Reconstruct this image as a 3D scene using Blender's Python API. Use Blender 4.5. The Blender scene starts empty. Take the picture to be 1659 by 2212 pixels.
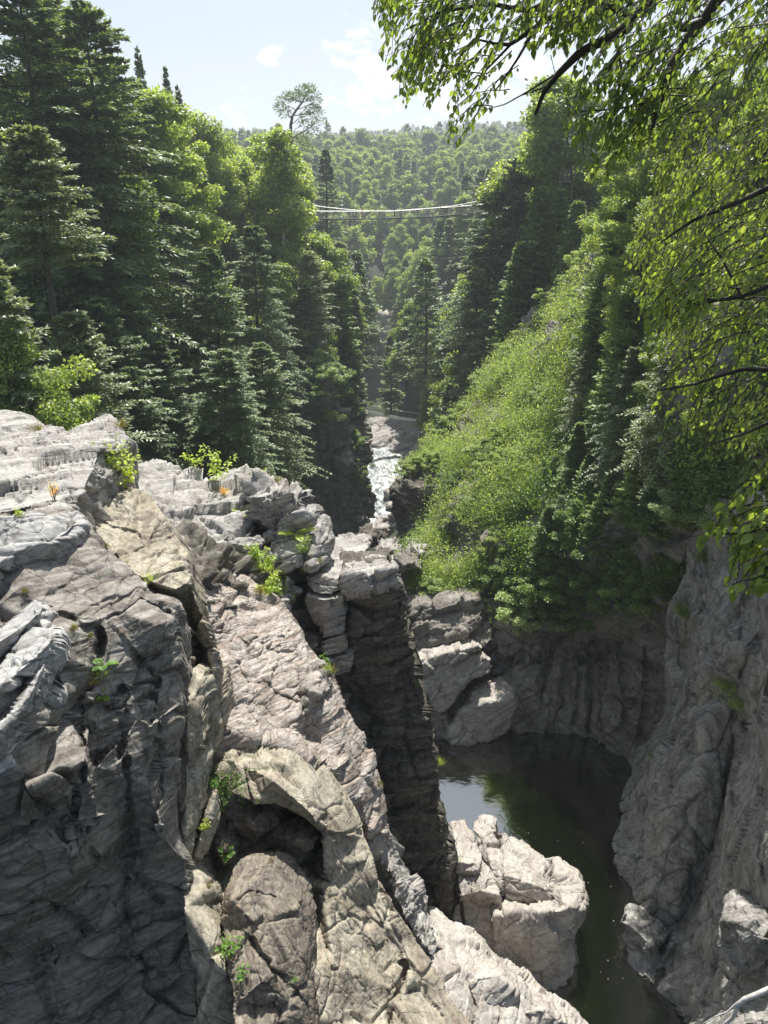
import bpy, bmesh, math, random
import numpy as np
from mathutils import Vector, Matrix
from mathutils.geometry import delaunay_2d_cdt
SC = bpy.context.scene
COL = SC.collection
R = math.radians

# ------------------------------------------------------------------ camera
W0, H0, F0 = 1659.0, 2212.0, 1640.0
PITCH = R(23.6)
cam_d = bpy.data.cameras.new('camera'); cam = bpy.data.objects.new('camera', cam_d); COL.objects.link(cam)
cam.location = (0, 0, 0); cam.rotation_euler = (math.pi/2 - PITCH, 0, 0)
cam_d.sensor_fit = 'VERTICAL'; cam_d.sensor_height = 24.0; cam_d.lens = 24.0*F0/H0
cam_d.clip_start = 0.05; cam_d.clip_end = 12000
SC.camera = cam
# ------------------------------------------------------------------ light
SUN_AZ, SUN_EL = R(3), R(57)          # azimuth measured from +Y (forward) towards +X (right)
sun_v = Vector((math.sin(SUN_AZ)*math.cos(SUN_EL), math.cos(SUN_AZ)*math.cos(SUN_EL), math.sin(SUN_EL)))
sd = bpy.data.lights.new('sun', 'SUN'); sd.energy = 5.0; sd.angle = R(0.55); sd.color = (1.0, 0.955, 0.88)
so = bpy.data.objects.new('sun', sd); COL.objects.link(so)
so.rotation_euler = sun_v.to_track_quat('Z', 'Y').to_euler(); so.location = (0, 0, 200)
world = bpy.data.worlds.new('World'); SC.world = world; world.use_nodes = True
wn = world.node_tree.nodes; wl = world.node_tree.links; wn.clear()
def wnode(t, **k):
    n = wn.new(t)
    for a, b in k.items(): setattr(n, a, b)
    return n
sky = wnode('ShaderNodeTexSky', sky_type='NISHITA', sun_disc=False, sun_elevation=SUN_EL, sun_rotation=SUN_AZ)
sky.air_density = 1.0; sky.dust_density = 1.6; sky.ozone_density = 1.0; sky.altitude = 200
tc = wnode('ShaderNodeTexCoord')
def wmath(op, a, b=None, c=None):
    n = wnode('ShaderNodeMath', operation=op)
    for i, v in enumerate((a, b, c)):
        if v is None: continue
        if isinstance(v, (int, float)): n.inputs[i].default_value = v
        else: wl.new(v, n.inputs[i])
    return n.outputs[0]
def wdot(v):
    n = wnode('ShaderNodeVectorMath', operation='DOT_PRODUCT'); wl.new(tc.outputs['Generated'], n.inputs[0]); n.inputs[1].default_value = Vector(v).normalized(); return n.outputs['Value']
def wrange(v, a, b, c=0.0, d=1.0):
    n = wnode('ShaderNodeMapRange', interpolation_type='SMOOTHSTEP'); wl.new(v, n.inputs['Value'])
    for k, x in (('From Min', a), ('From Max', b), ('To Min', c), ('To Max', d)): n.inputs[k].default_value = x
    return n.outputs['Result']
mp = wnode('ShaderNodeMapping'); mp.inputs['Scale'].default_value = (1.0, 1.0, 1.9); wl.new(tc.outputs['Generated'], mp.inputs['Vector'])
nz = wnode('ShaderNodeTexNoise'); nz.inputs['Scale'].default_value = 34.0; nz.inputs['Detail'].default_value = 9; nz.inputs['Roughness'].default_value = 0.6; nz.inputs['Distortion'].default_value = 0.35
wl.new(mp.outputs['Vector'], nz.inputs['Vector'])
# one small cloud, a bank of cumulus low ahead, thin streaks at the horizon; the rest of the dome stays clear
SUNC = wdot(sun_v)
def cpx(x, y): return ((x-829.5), 1503-.4003*(y-1106), -656.6-.9164*(y-1106))
m = None
for x, y, r, w in ((586, 116, .022, .95), (765, 125, .050, .75), (810, 180, .060, .9), (735, 190, .045, .6), (520, 235, .05, .5), (860, 60, .05, .6), (1000, 150, .09, .9), (1150, 100, .07, .9), (590, 245, .05, .35)):
    q = wrange(wdot(cpx(x, y)), math.cos(r), math.cos(r*.15), 0, w); m = q if m is None else wmath('MAXIMUM', m, q)
cf = wmath('MULTIPLY', wrange(wmath('ADD', wmath('MULTIPLY', m, .26), wmath('SUBTRACT', nz.outputs['Fac'], .20)), .44, .60), wmath('POWER', m, .8))
veil = wnode('ShaderNodeMixRGB'); veil.inputs['Color2'].default_value = (8.0, 9.1, 10.4, 1)
wl.new(sky.outputs['Color'], veil.inputs['Color1']); wl.new(wrange(SUNC, 0.1, 0.95, 0.05, 0.75), veil.inputs['Fac'])
cl = wnode('ShaderNodeMixRGB'); cl.inputs['Color2'].default_value = (17, 17, 17, 1)
wl.new(cf, cl.inputs['Fac']); wl.new(veil.outputs['Color'], cl.inputs['Color1'])
bgn = wnode('ShaderNodeBackground'); bgn.inputs['Strength'].default_value = 0.052
wl.new(cl.outputs['Color'], bgn.inputs['Color'])
wo = wnode('ShaderNodeOutputWorld'); wl.new(bgn.outputs['Background'], wo.inputs['Surface'])
SC.view_settings.view_transform = 'Standard'; SC.view_settings.look = 'None'; SC.view_settings.exposure = 0.85; SC.view_settings.gamma = 1.0
SC.cycles.max_bounces = 8; SC.cycles.transparent_max_bounces = 8; SC.cycles.volume_bounces = 0
SC.cycles.use_denoising = True

# ------------------------------------------------------------------ helpers
CT, ST = math.cos(PITCH), math.sin(PITCH)
def ray(x, y):
    x = np.asarray(x, float); y = np.asarray(y, float)
    dy = F0*CT - ST*(y - H0/2); dz = -F0*ST - CT*(y - H0/2)
    return (x - W0/2)/dy, dz/dy                      # X and Z per metre of forward distance
def P(x, y, Y=None, z=None):
    a, b = ray(x, y)
    if Y is None: Y = z/float(b)
    return (float(a)*Y, Y, float(b)*Y)
def YZ(y, z):                                        # forward distance at which a row sees height z
    return z/float(ray(0, y)[1])
def tag(o, label=None, cat=None, group=None, kind=None):
    if label: o['label'] = label
    if cat: o['category'] = cat
    if group: o['group'] = group
    if kind: o['kind'] = kind
    return o
def empty(name, loc=(0, 0, 0), rz=0.0, sc=1.0):
    o = bpy.data.objects.new(name, None); COL.objects.link(o); o.location = loc; o.rotation_euler = (0, 0, rz)
    o.scale = (sc, sc, sc) if not hasattr(sc, '__len__') else sc
    o.empty_display_size = 0.2
    return o
def mesh_np(name, V, Fc, mat, smooth=False, parent=None, mats=None, midx=None, link=True):
    """V (n,3); Fc (m,3) or (m,4) or list of such arrays"""
    fl = [Fc] if isinstance(Fc, np.ndarray) else Fc
    fl = [f for f in fl if len(f)]
    V = np.ascontiguousarray(V, np.float32)
    me = bpy.data.meshes.new(name)
    me.vertices.add(len(V)); me.vertices.foreach_set('co', V.ravel())
    nl = sum(f.size for f in fl); npoly = sum(len(f) for f in fl)
    me.loops.add(nl); me.polygons.add(npoly)
    me.loops.foreach_set('vertex_index', np.concatenate([f.ravel() for f in fl]).astype(np.int32))
    cnt = np.concatenate([np.full(len(f), f.shape[1]) for f in fl]); st = np.concatenate([[0], np.cumsum(cnt)[:-1]])
    me.polygons.foreach_set('loop_start', st.astype(np.int32)); me.polygons.foreach_set('loop_total', cnt.astype(np.int32))
    me.polygons.foreach_set('use_smooth', np.full(npoly, smooth))
    for m in (mats or [mat]): me.materials.append(m)
    if midx is not None: me.polygons.foreach_set('material_index', np.asarray(midx, np.int32))
    me.update(calc_edges=True); me.validate()
    o = bpy.data.objects.new(name, me)
    if link: COL.objects.link(o)
    if parent: o.parent = parent
    return o
def recenter(o):                                     # origin to the base of the mesh
    me = o.data; n = len(me.vertices); c = np.empty(n*3, np.float32); me.vertices.foreach_get('co', c); c = c.reshape(-1, 3)
    org = np.array([c[:, 0].mean(), c[:, 1].mean(), c[:, 2].min()], np.float32)
    me.vertices.foreach_set('co', (c - org).ravel()); o.location = org.tolist(); me.update(); return o

# noise -------------------------------------------------------------
_rs = np.random.RandomState(7)
_PT = _rs.permutation(4096).astype(np.int64); _PV = _rs.rand(4096).astype(np.float32)
def _h(ix, iy, iz): return _PT[(_PT[(_PT[ix & 4095] + iy) & 4095] + iz) & 4095]
def vnoise(p):
    f = np.floor(p); i = f.astype(np.int64); t = (p - f).astype(np.float32); u = t*t*t*(t*(t*6-15)+10)
    r = np.zeros(len(p), np.float32)
    for a in (0, 1):
        wa = u[:, 0] if a else 1-u[:, 0]
        for b in (0, 1):
            wb = wa*(u[:, 1] if b else 1-u[:, 1])
            for c in (0, 1):
                r += wb*(u[:, 2] if c else 1-u[:, 2])*_PV[_h(i[:, 0]+a, i[:, 1]+b, i[:, 2]+c)]
    return r*2-1
def fbm(p, oc=4, g=0.5):
    s = 0; a = 1.0
    for k in range(oc):
        s = s + a*vnoise(p*(2.03**k) + 17.3*k); a *= g
    return s
def vor(p):
    f = np.floor(p); i = f.astype(np.int64); t = p - f
    d1 = np.full(len(p), 9.0); d2 = np.full(len(p), 9.0); cid = np.zeros(len(p), np.int64); ov = np.zeros((len(p), 3))
    for a in (-1, 0, 1):
        for b in (-1, 0, 1):
            for c in (-1, 0, 1):
                h = _h(i[:, 0]+a, i[:, 1]+b, i[:, 2]+c)
                o = np.stack([a + _PV[h] - t[:, 0], b + _PV[(h*7+13) & 4095] - t[:, 1], c + _PV[(h*11+29) & 4095] - t[:, 2]], 1)
                d = np.sqrt((o*o).sum(1))
                n = d < d1
                d2 = np.where(n, d1, np.minimum(d2, d)); cid = np.where(n, h, cid); ov = np.where(n[:, None], o, ov); d1 = np.where(n, d, d1)
    g = np.stack([_PV[(cid*3+k*17) & 4095] for k in (1, 2, 3)], 1)-0.5
    return d2-d1, _PV[(cid*5+3) & 4095], (g*ov).sum(1)
def frame_of(n):
    n = np.array(n, float); n /= np.linalg.norm(n)
    a = np.cross(n, (0.3, 0.1, 1.0)); a /= np.linalg.norm(a); b = np.cross(n, a); return a, b, n
def vnormals(V, T):
    fn = np.cross(V[T[:, 1]]-V[T[:, 0]], V[T[:, 2]]-V[T[:, 0]])
    N = np.zeros_like(V)
    for k in range(3):
        for j in range(3): N[:, j] += np.bincount(T[:, k], fn[:, j], len(V))
    return N/(np.linalg.norm(N, axis=1, keepdims=True)+1e-12)

def in_poly(px, py, poly):
    c = np.zeros(px.shape, bool); n = len(poly)
    for i in range(n):
        x1, y1 = poly[i][:2]; x2, y2 = poly[(i+1) % n][:2]
        if y1 == y2: continue
        m = ((y1 > py) != (y2 > py)) & (px < (x2-x1)*(py-y1)/(y2-y1)+x1)
        c ^= m
    return c
def coarse(outline, lines, pts):
    vs, es, ys = [], [], []
    for k, p in enumerate(outline):
        vs.append(p[:2]); ys.append(p[2]); es.append((k, (k+1) % len(outline)))
    for ln in lines:
        for k, p in enumerate(ln):
            vs.append(p[:2]); ys.append(p[2])
            if k: es.append((len(vs)-2, len(vs)-1))
    for p in pts: vs.append(p[:2]); ys.append(p[2])
    o = delaunay_2d_cdt([Vector(v) for v in vs], es, [], 0, 0.01)
    ov = np.array([tuple(v) for v in o[0]]); A = np.array([v for v in vs]); iy = 1/np.array(ys)
    w = []
    for k, org in enumerate(o[3]):
        if org: w.append(iy[org[0]])
        else:
            d = np.hypot(*(A-ov[k]).T)+1e-3; q = np.argsort(d)[:3]; w.append((iy[q]/d[q]).sum()/(1/d[q]).sum())
    return ov, np.array(w), [t for t in o[2] if len(t) == 3]
def sheet(outline, lines=(), pts=(), sp=3.4, smooth=2):
    """dense triangulated surface through pixel/distance control points -> V, T, boundary loop edges, uv(px)"""
    ov, w, tris = coarse(outline, lines, pts)
    xs = [p[0] for p in outline]; ysx = [p[1] for p in outline]
    x0, x1, y0, y1 = min(xs), max(xs), min(ysx), max(ysx)
    nx = int((x1-x0)/sp)+2; ny = int((y1-y0)/(sp*0.866))+2
    gx, gy = np.meshgrid(np.arange(nx, dtype=float), np.arange(ny, dtype=float))
    px = x0 + sp*(gx + 0.5*(gy % 2)) - sp*0.5; py = y0 + sp*0.866*gy
    ins = in_poly(px, py, outline)
    I = np.full(px.shape, np.nan)
    for t in tris:
        (ax, ay), (bx, by), (cx, cy) = ov[t[0]], ov[t[1]], ov[t[2]]
        bb = (slice(max(0, int((min(ay, by, cy)-y0)/(sp*.866))-1), int((max(ay, by, cy)-y0)/(sp*.866))+3),
              slice(max(0, int((min(ax, bx, cx)-x0)/sp)-1), int((max(ax, bx, cx)-x0)/sp)+3))
        X, Yy = px[bb], py[bb]
        D = (by-cy)*(ax-cx)+(cx-bx)*(ay-cy)
        if abs(D) < 1e-9: continue
        l1 = ((by-cy)*(X-cx)+(cx-bx)*(Yy-cy))/D; l2 = ((cy-ay)*(X-cx)+(ax-cx)*(Yy-cy))/D; l3 = 1-l1-l2
        m = (l1 > -1e-6) & (l2 > -1e-6) & (l3 > -1e-6)
        I[bb] = np.where(m, l1*w[t[0]]+l2*w[t[1]]+l3*w[t[2]], I[bb])
    ok = ins & ~np.isnan(I)
    for _ in range(smooth):
        Z = np.where(ok, I, 0); M = ok.astype(float)
        def sh(a):
            b = np.pad(a, 1); return b[:-2, 1:-1]+b[2:, 1:-1]+b[1:-1, :-2]+b[1:-1, 2:]+2*a
        I = np.where(ok, sh(Z)/np.maximum(sh(M), 1e-9), I)
    idx = -np.ones(px.shape, np.int64); idx[ok] = np.arange(ok.sum())
    a, b = ray(px[ok], py[ok]); Yd = 1/I[ok]
    V = np.stack([a*Yd, Yd, b*Yd], 1)
    T = []
    for par in (0, 1):
        r0 = idx[par:-1:2]; r1 = idx[par+1::2][:len(r0)]
        if par == 0: q = [(r0[:, :-1], r1[:, :-1], r0[:, 1:]), (r0[:, 1:], r1[:, :-1], r1[:, 1:])]
        else: q = [(r0[:, :-1], r1[:, :-1], r1[:, 1:]), (r0[:, :-1], r1[:, 1:], r0[:, 1:])]
        for t in q:
            t = np.stack([z.ravel() for z in t], 1); T.append(t[(t >= 0).all(1)])
    T = np.concatenate(T)
    return V, T, np.stack([px[ok], py[ok]], 1)
def boundary(T, n):
    e = np.concatenate([T[:, [0, 1]], T[:, [1, 2]], T[:, [2, 0]]])
    key = np.sort(e, 1); k = key[:, 0]*n+key[:, 1]
    u, inv, c = np.unique(k, return_inverse=True, return_counts=True)
    return e[c[inv] == 1]
ROCKS = {}
def rock_disp(V, N, st, seed):
    s = seed*13.7
    a, b, n = frame_of(st.get('bed', (0.5, 0.15, 0.85)))
    q = V + s
    wp = st.get('warp', 0.25)*0.5; wsz = st.get('wsz', 2.0)
    Q = q + np.stack([fbm(q/wsz+31*k, 2) for k in range(3)], 1)*wp
    L = np.stack([Q@a, Q@b, Q@n], 1)
    d = np.zeros(len(V))
    if st.get('big', 0): d += st['big']*fbm(q/st.get('bigs', 3.0), 2, 0.4)
    bs = np.array(st.get('block', (1.6, 1.0, 0.7)))
    if st.get('blk', 0):
        A = st['blk']; ck = st.get('crack', 0.08)
        sb = st.get('sub', 1.0)
        for m, w, t in ((1.0, 1.0, 1.1), (0.42, 0.40*sb, 0.5), (0.17, 0.15*sb, 0.2)):
            e, r, g = vor(L/(bs*m)+9.1*m); d += A*w*(0.8*(r-0.5)+t*g*1.3) - ck*w*np.exp(-(e/(0.035/m**.4))**2)*(vnoise(q/(3*m))>-.15)
    if st.get('lay', 0):
        th = st.get('th', 0.16)*1.5
        for k, (m, am) in enumerate(((1.0, 1.0), (0.33, 0.38))):
            msk = np.clip(0.55+1.6*vnoise(L/(th*m*np.array([16, 12, 7]))+4*k), 0, 1.2)
            u = L[:, 2]/(th*m); u = u + 0.55*vnoise(np.stack([L[:, 0]/(th*m*14), L[:, 1]/(th*m*14), u*.45], 1)) + 0.45*np.sin(u*1.7)
            fl = np.floor(u); fr = u-fl
            rr = _PV[_h(fl.astype(np.int64), np.floor(L[:, 0]/(th*m*15)+fl*.37).astype(np.int64)+5*k, np.floor(L[:, 1]/(th*m*12)+fl*.61).astype(np.int64))]
            d += 0.8*st['lay']*am*msk*(1.2*(rr-0.5) + 0.35*fr - 0.35*np.exp(-((fr-0.03)/0.07)**2))
    d += 0.45*st.get('fine', 0.02)*fbm(q/st.get('fs', 0.35), 3, 0.5)
    rg = st.get('ridge', 0)
    if rg: d -= rg*np.exp(-np.abs(fbm(Q/st.get('rs', 1.3)+3.3, 2))/0.016)
    return V + N*d[:, None]
def rock(name, outline, lines=(), pts=(), sp=3.4, smooth=1, back=(0.1, 1.0, -0.35), thick=2.0, mat=None, st=None, seed=1,
         label=None, cat=None, group=None, kind=None, grow=0.12, flat=False, cuts=()):
    st = st or {}
    V, T, px = sheet(outline, lines, pts, sp, smooth)
    # joints: grooves cut into the face, the rock on one side standing a little proud
    jx = px + np.stack([fbm(np.stack([px[:, 0]/22, px[:, 1]/22, np.full(len(px), k+seed*.7)], 1), 2) for k in (0., 9.)], 1)*5.0
    for pl, w, dep in cuts:
        best = np.full(len(px), 1e9); sd = np.zeros(len(px))
        for (x1, y1), (x2, y2) in zip(pl[:-1], pl[1:]):
            ex, ey = x2-x1, y2-y1; L2 = ex*ex+ey*ey; t = np.clip(((jx[:, 0]-x1)*ex+(jx[:, 1]-y1)*ey)/L2, 0, 1)
            dx, dy = jx[:, 0]-x1-t*ex, jx[:, 1]-y1-t*ey; d = np.hypot(dx, dy); m = d < best
            best = np.where(m, d, best); sd = np.where(m, np.sign(ex*dy-ey*dx), sd)
        g = dep*(np.exp(-(best/w)**2) + .40*np.exp(-(best/(w*5)))*(sd > 0))
        V = V*(1+g/np.linalg.norm(V, axis=1))[:, None]
    N = vnormals(V, T)
    toward = -(V*N).sum(1)
    if toward.mean() < 0: T = T[:, ::-1]; N = -N
    n = len(V)
    be = boundary(T, n)
    K = 7
    bv = np.unique(be); mp_ = -np.ones(n, np.int64); mp_[bv] = np.arange(len(bv))
    B0 = V[bv]; bd = np.array(back, float); bd /= np.linalg.norm(bd)
    cen = B0.mean(0)
    rings = []
    for k in range(1, K+1):
        t = (k/K)**1.5
        out = B0-cen; out -= np.outer(out@bd, bd)
        g = grow*math.sin(math.pi*min(1, t*1.05))*0.9 - 0.35*t*t
        rings.append(B0 + bd*thick*t + out*g)
    apex = (rings[-1].mean(0)+bd*thick*0.08)[None]
    VV = np.concatenate([V]+rings+[apex])
    TT = [T]; prev = lambda v: v
    m = len(bv)
    for k in range(K):
        i0 = be[:, 0] if k == 0 else n+(k-1)*m+mp_[be[:, 0]]
        i1 = be[:, 1] if k == 0 else n+(k-1)*m+mp_[be[:, 1]]
        j0 = n+k*m+mp_[be[:, 0]]; j1 = n+k*m+mp_[be[:, 1]]
        TT += [np.stack([i1, i0, j0], 1), np.stack([i1, j0, j1], 1)]
    ap = len(VV)-1; j0 = n+(K-1)*m+mp_[be[:, 0]]; j1 = n+(K-1)*m+mp_[be[:, 1]]
    TT.append(np.stack([j1, j0, np.full(len(j0), ap)], 1))
    TT = np.concatenate(TT)
    NN = vnormals(VV, TT)
    ed = np.concatenate([TT[:, [0, 1]], TT[:, [1, 2]], TT[:, [2, 0]]]); nv = len(VV)
    for _ in range(5):                               # soften normals so neighbouring facets push the same way
        NN = NN + np.stack([np.bincount(ed[:, 0], NN[ed[:, 1], j], nv) + np.bincount(ed[:, 1], NN[ed[:, 0], j], nv) for j in range(3)], 1)
        NN /= np.linalg.norm(NN, axis=1, keepdims=True)+1e-12
    VV = rock_disp(VV, NN, st, seed)
    o = mesh_np(name, VV, TT, mat, smooth=not flat)
    ROCKS.setdefault(name, []).append((VV[:n], T, px))
    tag(o, label, cat, group, kind)
    recenter(o)
    return o

# materials ----------------------------------------------------------
def newmat(name):
    m = bpy.data.materials.new(name); m.use_nodes = True; nt = m.node_tree; nt.nodes.clear(); return m, nt
class NB:
    def __init__(s, nt): s.nt = nt
    def n(s, t, **k):
        x = s.nt.nodes.new(t)
        for a, b in k.items():
            if a.startswith('i_'):
                x.inputs[a[2:].replace('_', ' ')].default_value = b
            else: setattr(x, a, b)
        return x
    def l(s, a, b): s.nt.links.new(a, b)
    def ramp(s, src, stops):
        r = s.n('ShaderNodeValToRGB'); e = r.color_ramp.elements
        while len(e) < len(stops): e.new(0.5)
        for k, (p, c) in enumerate(stops):
            e[k].position = p; e[k].color = (c, c, c, 1) if not hasattr(c, '__len__') else (*c, 1)
        s.l(src, r.inputs['Fac']); return r.outputs['Color']
    def mix(s, f, a, b, bt='MIX'):
        m = s.n('ShaderNodeMixRGB', blend_type=bt)
        for i, v in ((0, f), (1, a), (2, b)):
            if isinstance(v, (int, float)): m.inputs[i].default_value = v
            elif isinstance(v, tuple): m.inputs[i].default_value = (*v, 1)
            else: s.l(v, m.inputs[i])
        return m.outputs[0]
    def noise(s, vec, sc, det=6, ro=0.55, dist=0.0):
        t = s.n('ShaderNodeTexNoise'); t.inputs['Scale'].default_value = sc; t.inputs['Detail'].default_value = det
        t.inputs['Roughness'].default_value = ro; t.inputs['Distortion'].default_value = dist
        s.l(vec, t.inputs['Vector']); return t.outputs['Fac']
ROCK_K = 1.04
def rock_mat(name, c1, c2, c3, scale=1.0, bed=(0.5, 0.15, 0.85), lichen=0.5, strata=1.0, bump=0.5, dark=(0.06, 0.055, 0.05), moss=0.0, gloss=0.8, vein=0.25):
    c1, c2, c3 = [tuple(x*ROCK_K for x in c) for c in (c1, c2, c3)]
    m, nt = newmat(name); b = NB(nt)
    geo = b.n('ShaderNodeNewGeometry')
    a_, b_, n_ = frame_of(bed)
    def rowvec(v):
        d = b.n('ShaderNodeVectorMath', operation='DOT_PRODUCT'); b.l(geo.outputs['Position'], d.inputs[0]); d.inputs[1].default_value = tuple(v); return d.outputs['Value']
    cx = b.n('ShaderNodeCombineXYZ')
    for k, (v, s_) in enumerate(((a_, 0.17), (b_, 0.17), (n_, 3.4))): b.l(rowvec(v*s_), cx.inputs[k])
    pos = b.n('ShaderNodeVectorMath', operation='SCALE'); b.l(geo.outputs['Position'], pos.inputs[0]); pos.inputs['Scale'].default_value = scale
    pos = pos.outputs[0]
    lv = b.n('ShaderNodeVectorMath', operation='SCALE'); b.l(cx.outputs[0], lv.inputs[0]); lv.inputs['Scale'].default_value = scale; lv = lv.outputs[0]
    # warp the layers a little
    nw = b.n('ShaderNodeTexNoise'); nw.inputs['Scale'].default_value = 0.8; b.l(pos, nw.inputs['Vector'])
    wv = b.n('ShaderNodeVectorMath', operation='MULTIPLY_ADD'); b.l(nw.outputs['Color'], wv.inputs[0]); wv.inputs[1].default_value = (0.6, 0.6, 0.6); b.l(lv, wv.inputs[2]); lv = wv.outputs[0]
    big = b.noise(pos, 0.55, 5, 0.6)
    lay = b.noise(lv, 1.9, 8, 0.68); layf = b.noise(lv, 7.5, 6, 0.7)
    fine = b.noise(pos, 9.0, 8, 0.7)
    col = b.mix(b.ramp(big, [(0.36, 0.0), (0.62, 1.0)]), c1, c2)
    col = b.mix(b.ramp(lay, [(0.42, 0.0), (0.60, 1.0)]), col, c3)
    col = b.mix(b.ramp(layf, [(0.33, 0.52*strata), (0.47, 0.0)]), col, dark)
    if vein:
        col = b.mix(b.ramp(lay, [(0.64, 0.0), (0.70, vein)]), col, (0.50, 0.47, 0.42))
    # weathering stains: blotches with their own outline
    st = b.noise(pos, 1.7, 9, 0.72, 0.6)
    col = b.mix(b.ramp(st, [(0.50, 0.0), (0.64, 0.72)]), col, dark)
    li = b.noise(pos, 4.6, 9, 0.8, 0.3)
    col = b.mix(b.ramp(li, [(0.52, 0.0), (0.60, lichen)]), col, (0.34, 0.335, 0.28))
    if moss:
        mo = b.noise(pos, 2.3, 9, 0.75, 0.4)
        col = b.mix(b.ramp(mo, [(0.52, 0.0), (0.66, moss)]), col, (0.115, 0.115, 0.03))
    sp = b.ramp(fine, [(0.30, 0.72), (0.52, 1.0), (0.75, 1.22)])
    col = b.mix(1.0, col, sp, 'MULTIPLY')
    vf = b.n('ShaderNodeTexVoronoi', feature='DISTANCE_TO_EDGE'); vf.inputs['Scale'].default_value = 0.9
    wv2 = b.n('ShaderNodeVectorMath', operation='MULTIPLY_ADD'); b.l(nw.outputs['Color'], wv2.inputs[0]); wv2.inputs[1].default_value = (1.2, 1.2, 1.2); b.l(pos, wv2.inputs[2])
    b.l(wv2.outputs[0], vf.inputs['Vector'])
    crk = b.ramp(vf.outputs['Distance'], [(0.0, 0.0), (0.018, 1.0)])
    col = b.mix(crk, b.mix(0.45, col, (0.03, 0.028, 0.025)), col)
    p = b.n('ShaderNodeBsdfPrincipled'); p.inputs['Roughness'].default_value = gloss; p.inputs['Specular IOR Level'].default_value = 0.3
    b.l(col, p.inputs['Base Color'])
    h1 = b.n('ShaderNodeMath', operation='MULTIPLY_ADD'); b.l(layf, h1.inputs[0]); h1.inputs[1].default_value = 0.9*strata; b.l(fine, h1.inputs[2])
    h2 = b.n('ShaderNodeMath', operation='MULTIPLY_ADD'); b.l(crk, h2.inputs[0]); h2.inputs[1].default_value = 0.5; b.l(h1.outputs[0], h2.inputs[2])
    h3 = b.n('ShaderNodeMath', operation='MULTIPLY_ADD'); b.l(lay, h3.inputs[0]); h3.inputs[1].default_value = 1.6*strata; b.l(h2.outputs[0], h3.inputs[2])
    bp = b.n('ShaderNodeBump'); bp.inputs['Strength'].default_value = bump; bp.inputs['Distance'].default_value = 0.035/scale
    b.l(h3.outputs[0], bp.inputs['Height']); b.l(bp.outputs['Normal'], p.inputs['Normal'])
    o = b.n('ShaderNodeOutputMaterial'); b.l(p.outputs[0], o.inputs['Surface']); return m
LEAF_K = 1.75
def leaf_mat(name, c1, c2, trans=0.35, rough=0.45, hue=0.25, nscale=0.5, tcol=None, spec=0.4, c3=None):
    c1, c2 = [tuple(x*LEAF_K for x in c) for c in (c1, c2)]; trans = min(.55, trans+.10)
    m, nt = newmat(name); b = NB(nt)
    oi = b.n('ShaderNodeObjectInfo'); geo = b.n('ShaderNodeNewGeometry')
    nz_ = b.noise(geo.outputs['Position'], nscale, 4, 0.6)
    f1 = b.ramp(nz_, [(0.35, 0.0), (0.65, 1.0)])
    col = b.mix(f1, c1, c2)
    isl = geo.outputs['Random Per Island']
    col = b.mix(1.0, col, b.ramp(isl, [(0.0, 0.62), (1.0, 1.38)]), 'MULTIPLY')
    col = b.mix(1.0, col, b.ramp(oi.outputs['Random'], [(0.0, (1-hue, 1-hue*.8, 1-hue)), (1.0, (1+hue, 1+hue*.7, 1+hue*.4))]), 'MULTIPLY')
    if c3: col = b.mix(b.ramp(isl, [(0.955, 0.0), (0.96, 1.0)]), col, c3)
    p = b.n('ShaderNodeBsdfPrincipled'); p.inputs['Roughness'].default_value = rough; p.inputs['Specular IOR Level'].default_value = spec; b.l(col, p.inputs['Base Color'])
    t = b.n('ShaderNodeBsdfTranslucent'); b.l(b.mix(1.0, col, tcol or (1.5, 1.5, 0.6), 'MULTIPLY'), t.inputs['Color'])
    mx = b.n('ShaderNodeMixShader'); mx.inputs[0].default_value = trans; b.l(p.outputs[0], mx.inputs[1]); b.l(t.outputs[0], mx.inputs[2])
    o = b.n('ShaderNodeOutputMaterial'); b.l(mx.outputs[0], o.inputs['Surface']); return m
def plain_mat(name, c, rough=0.8, var=0.3, sc=6.0, metal=0.0, c2=None, stretch=None):
    m, nt = newmat(name); b = NB(nt); geo = b.n('ShaderNodeTexCoord'); v = geo.outputs['Object']
    if stretch:
        q = b.n('ShaderNodeMapping'); q.inputs['Scale'].default_value = stretch; b.l(v, q.inputs['Vector']); v = q.outputs[0]
    nz_ = b.noise(v, sc, 6, 0.65)
    col = b.mix(b.ramp(nz_, [(0.35, 0.0), (0.65, 1.0)]), tuple(x*(1-var) for x in c), c2 or tuple(x*(1+var) for x in c))
    p = b.n('ShaderNodeBsdfPrincipled'); p.inputs['Roughness'].default_value = rough; p.inputs['Metallic'].default_value = metal; b.l(col, p.inputs['Base Color'])
    bp = b.n('ShaderNodeBump'); bp.inputs['Strength'].default_value = 0.5; bp.inputs['Distance'].default_value = 0.02; b.l(nz_, bp.inputs['Height']); b.l(bp.outputs[0], p.inputs['Normal'])
    o = b.n('ShaderNodeOutputMaterial'); b.l(p.outputs[0], o.inputs['Surface']); return m
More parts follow.
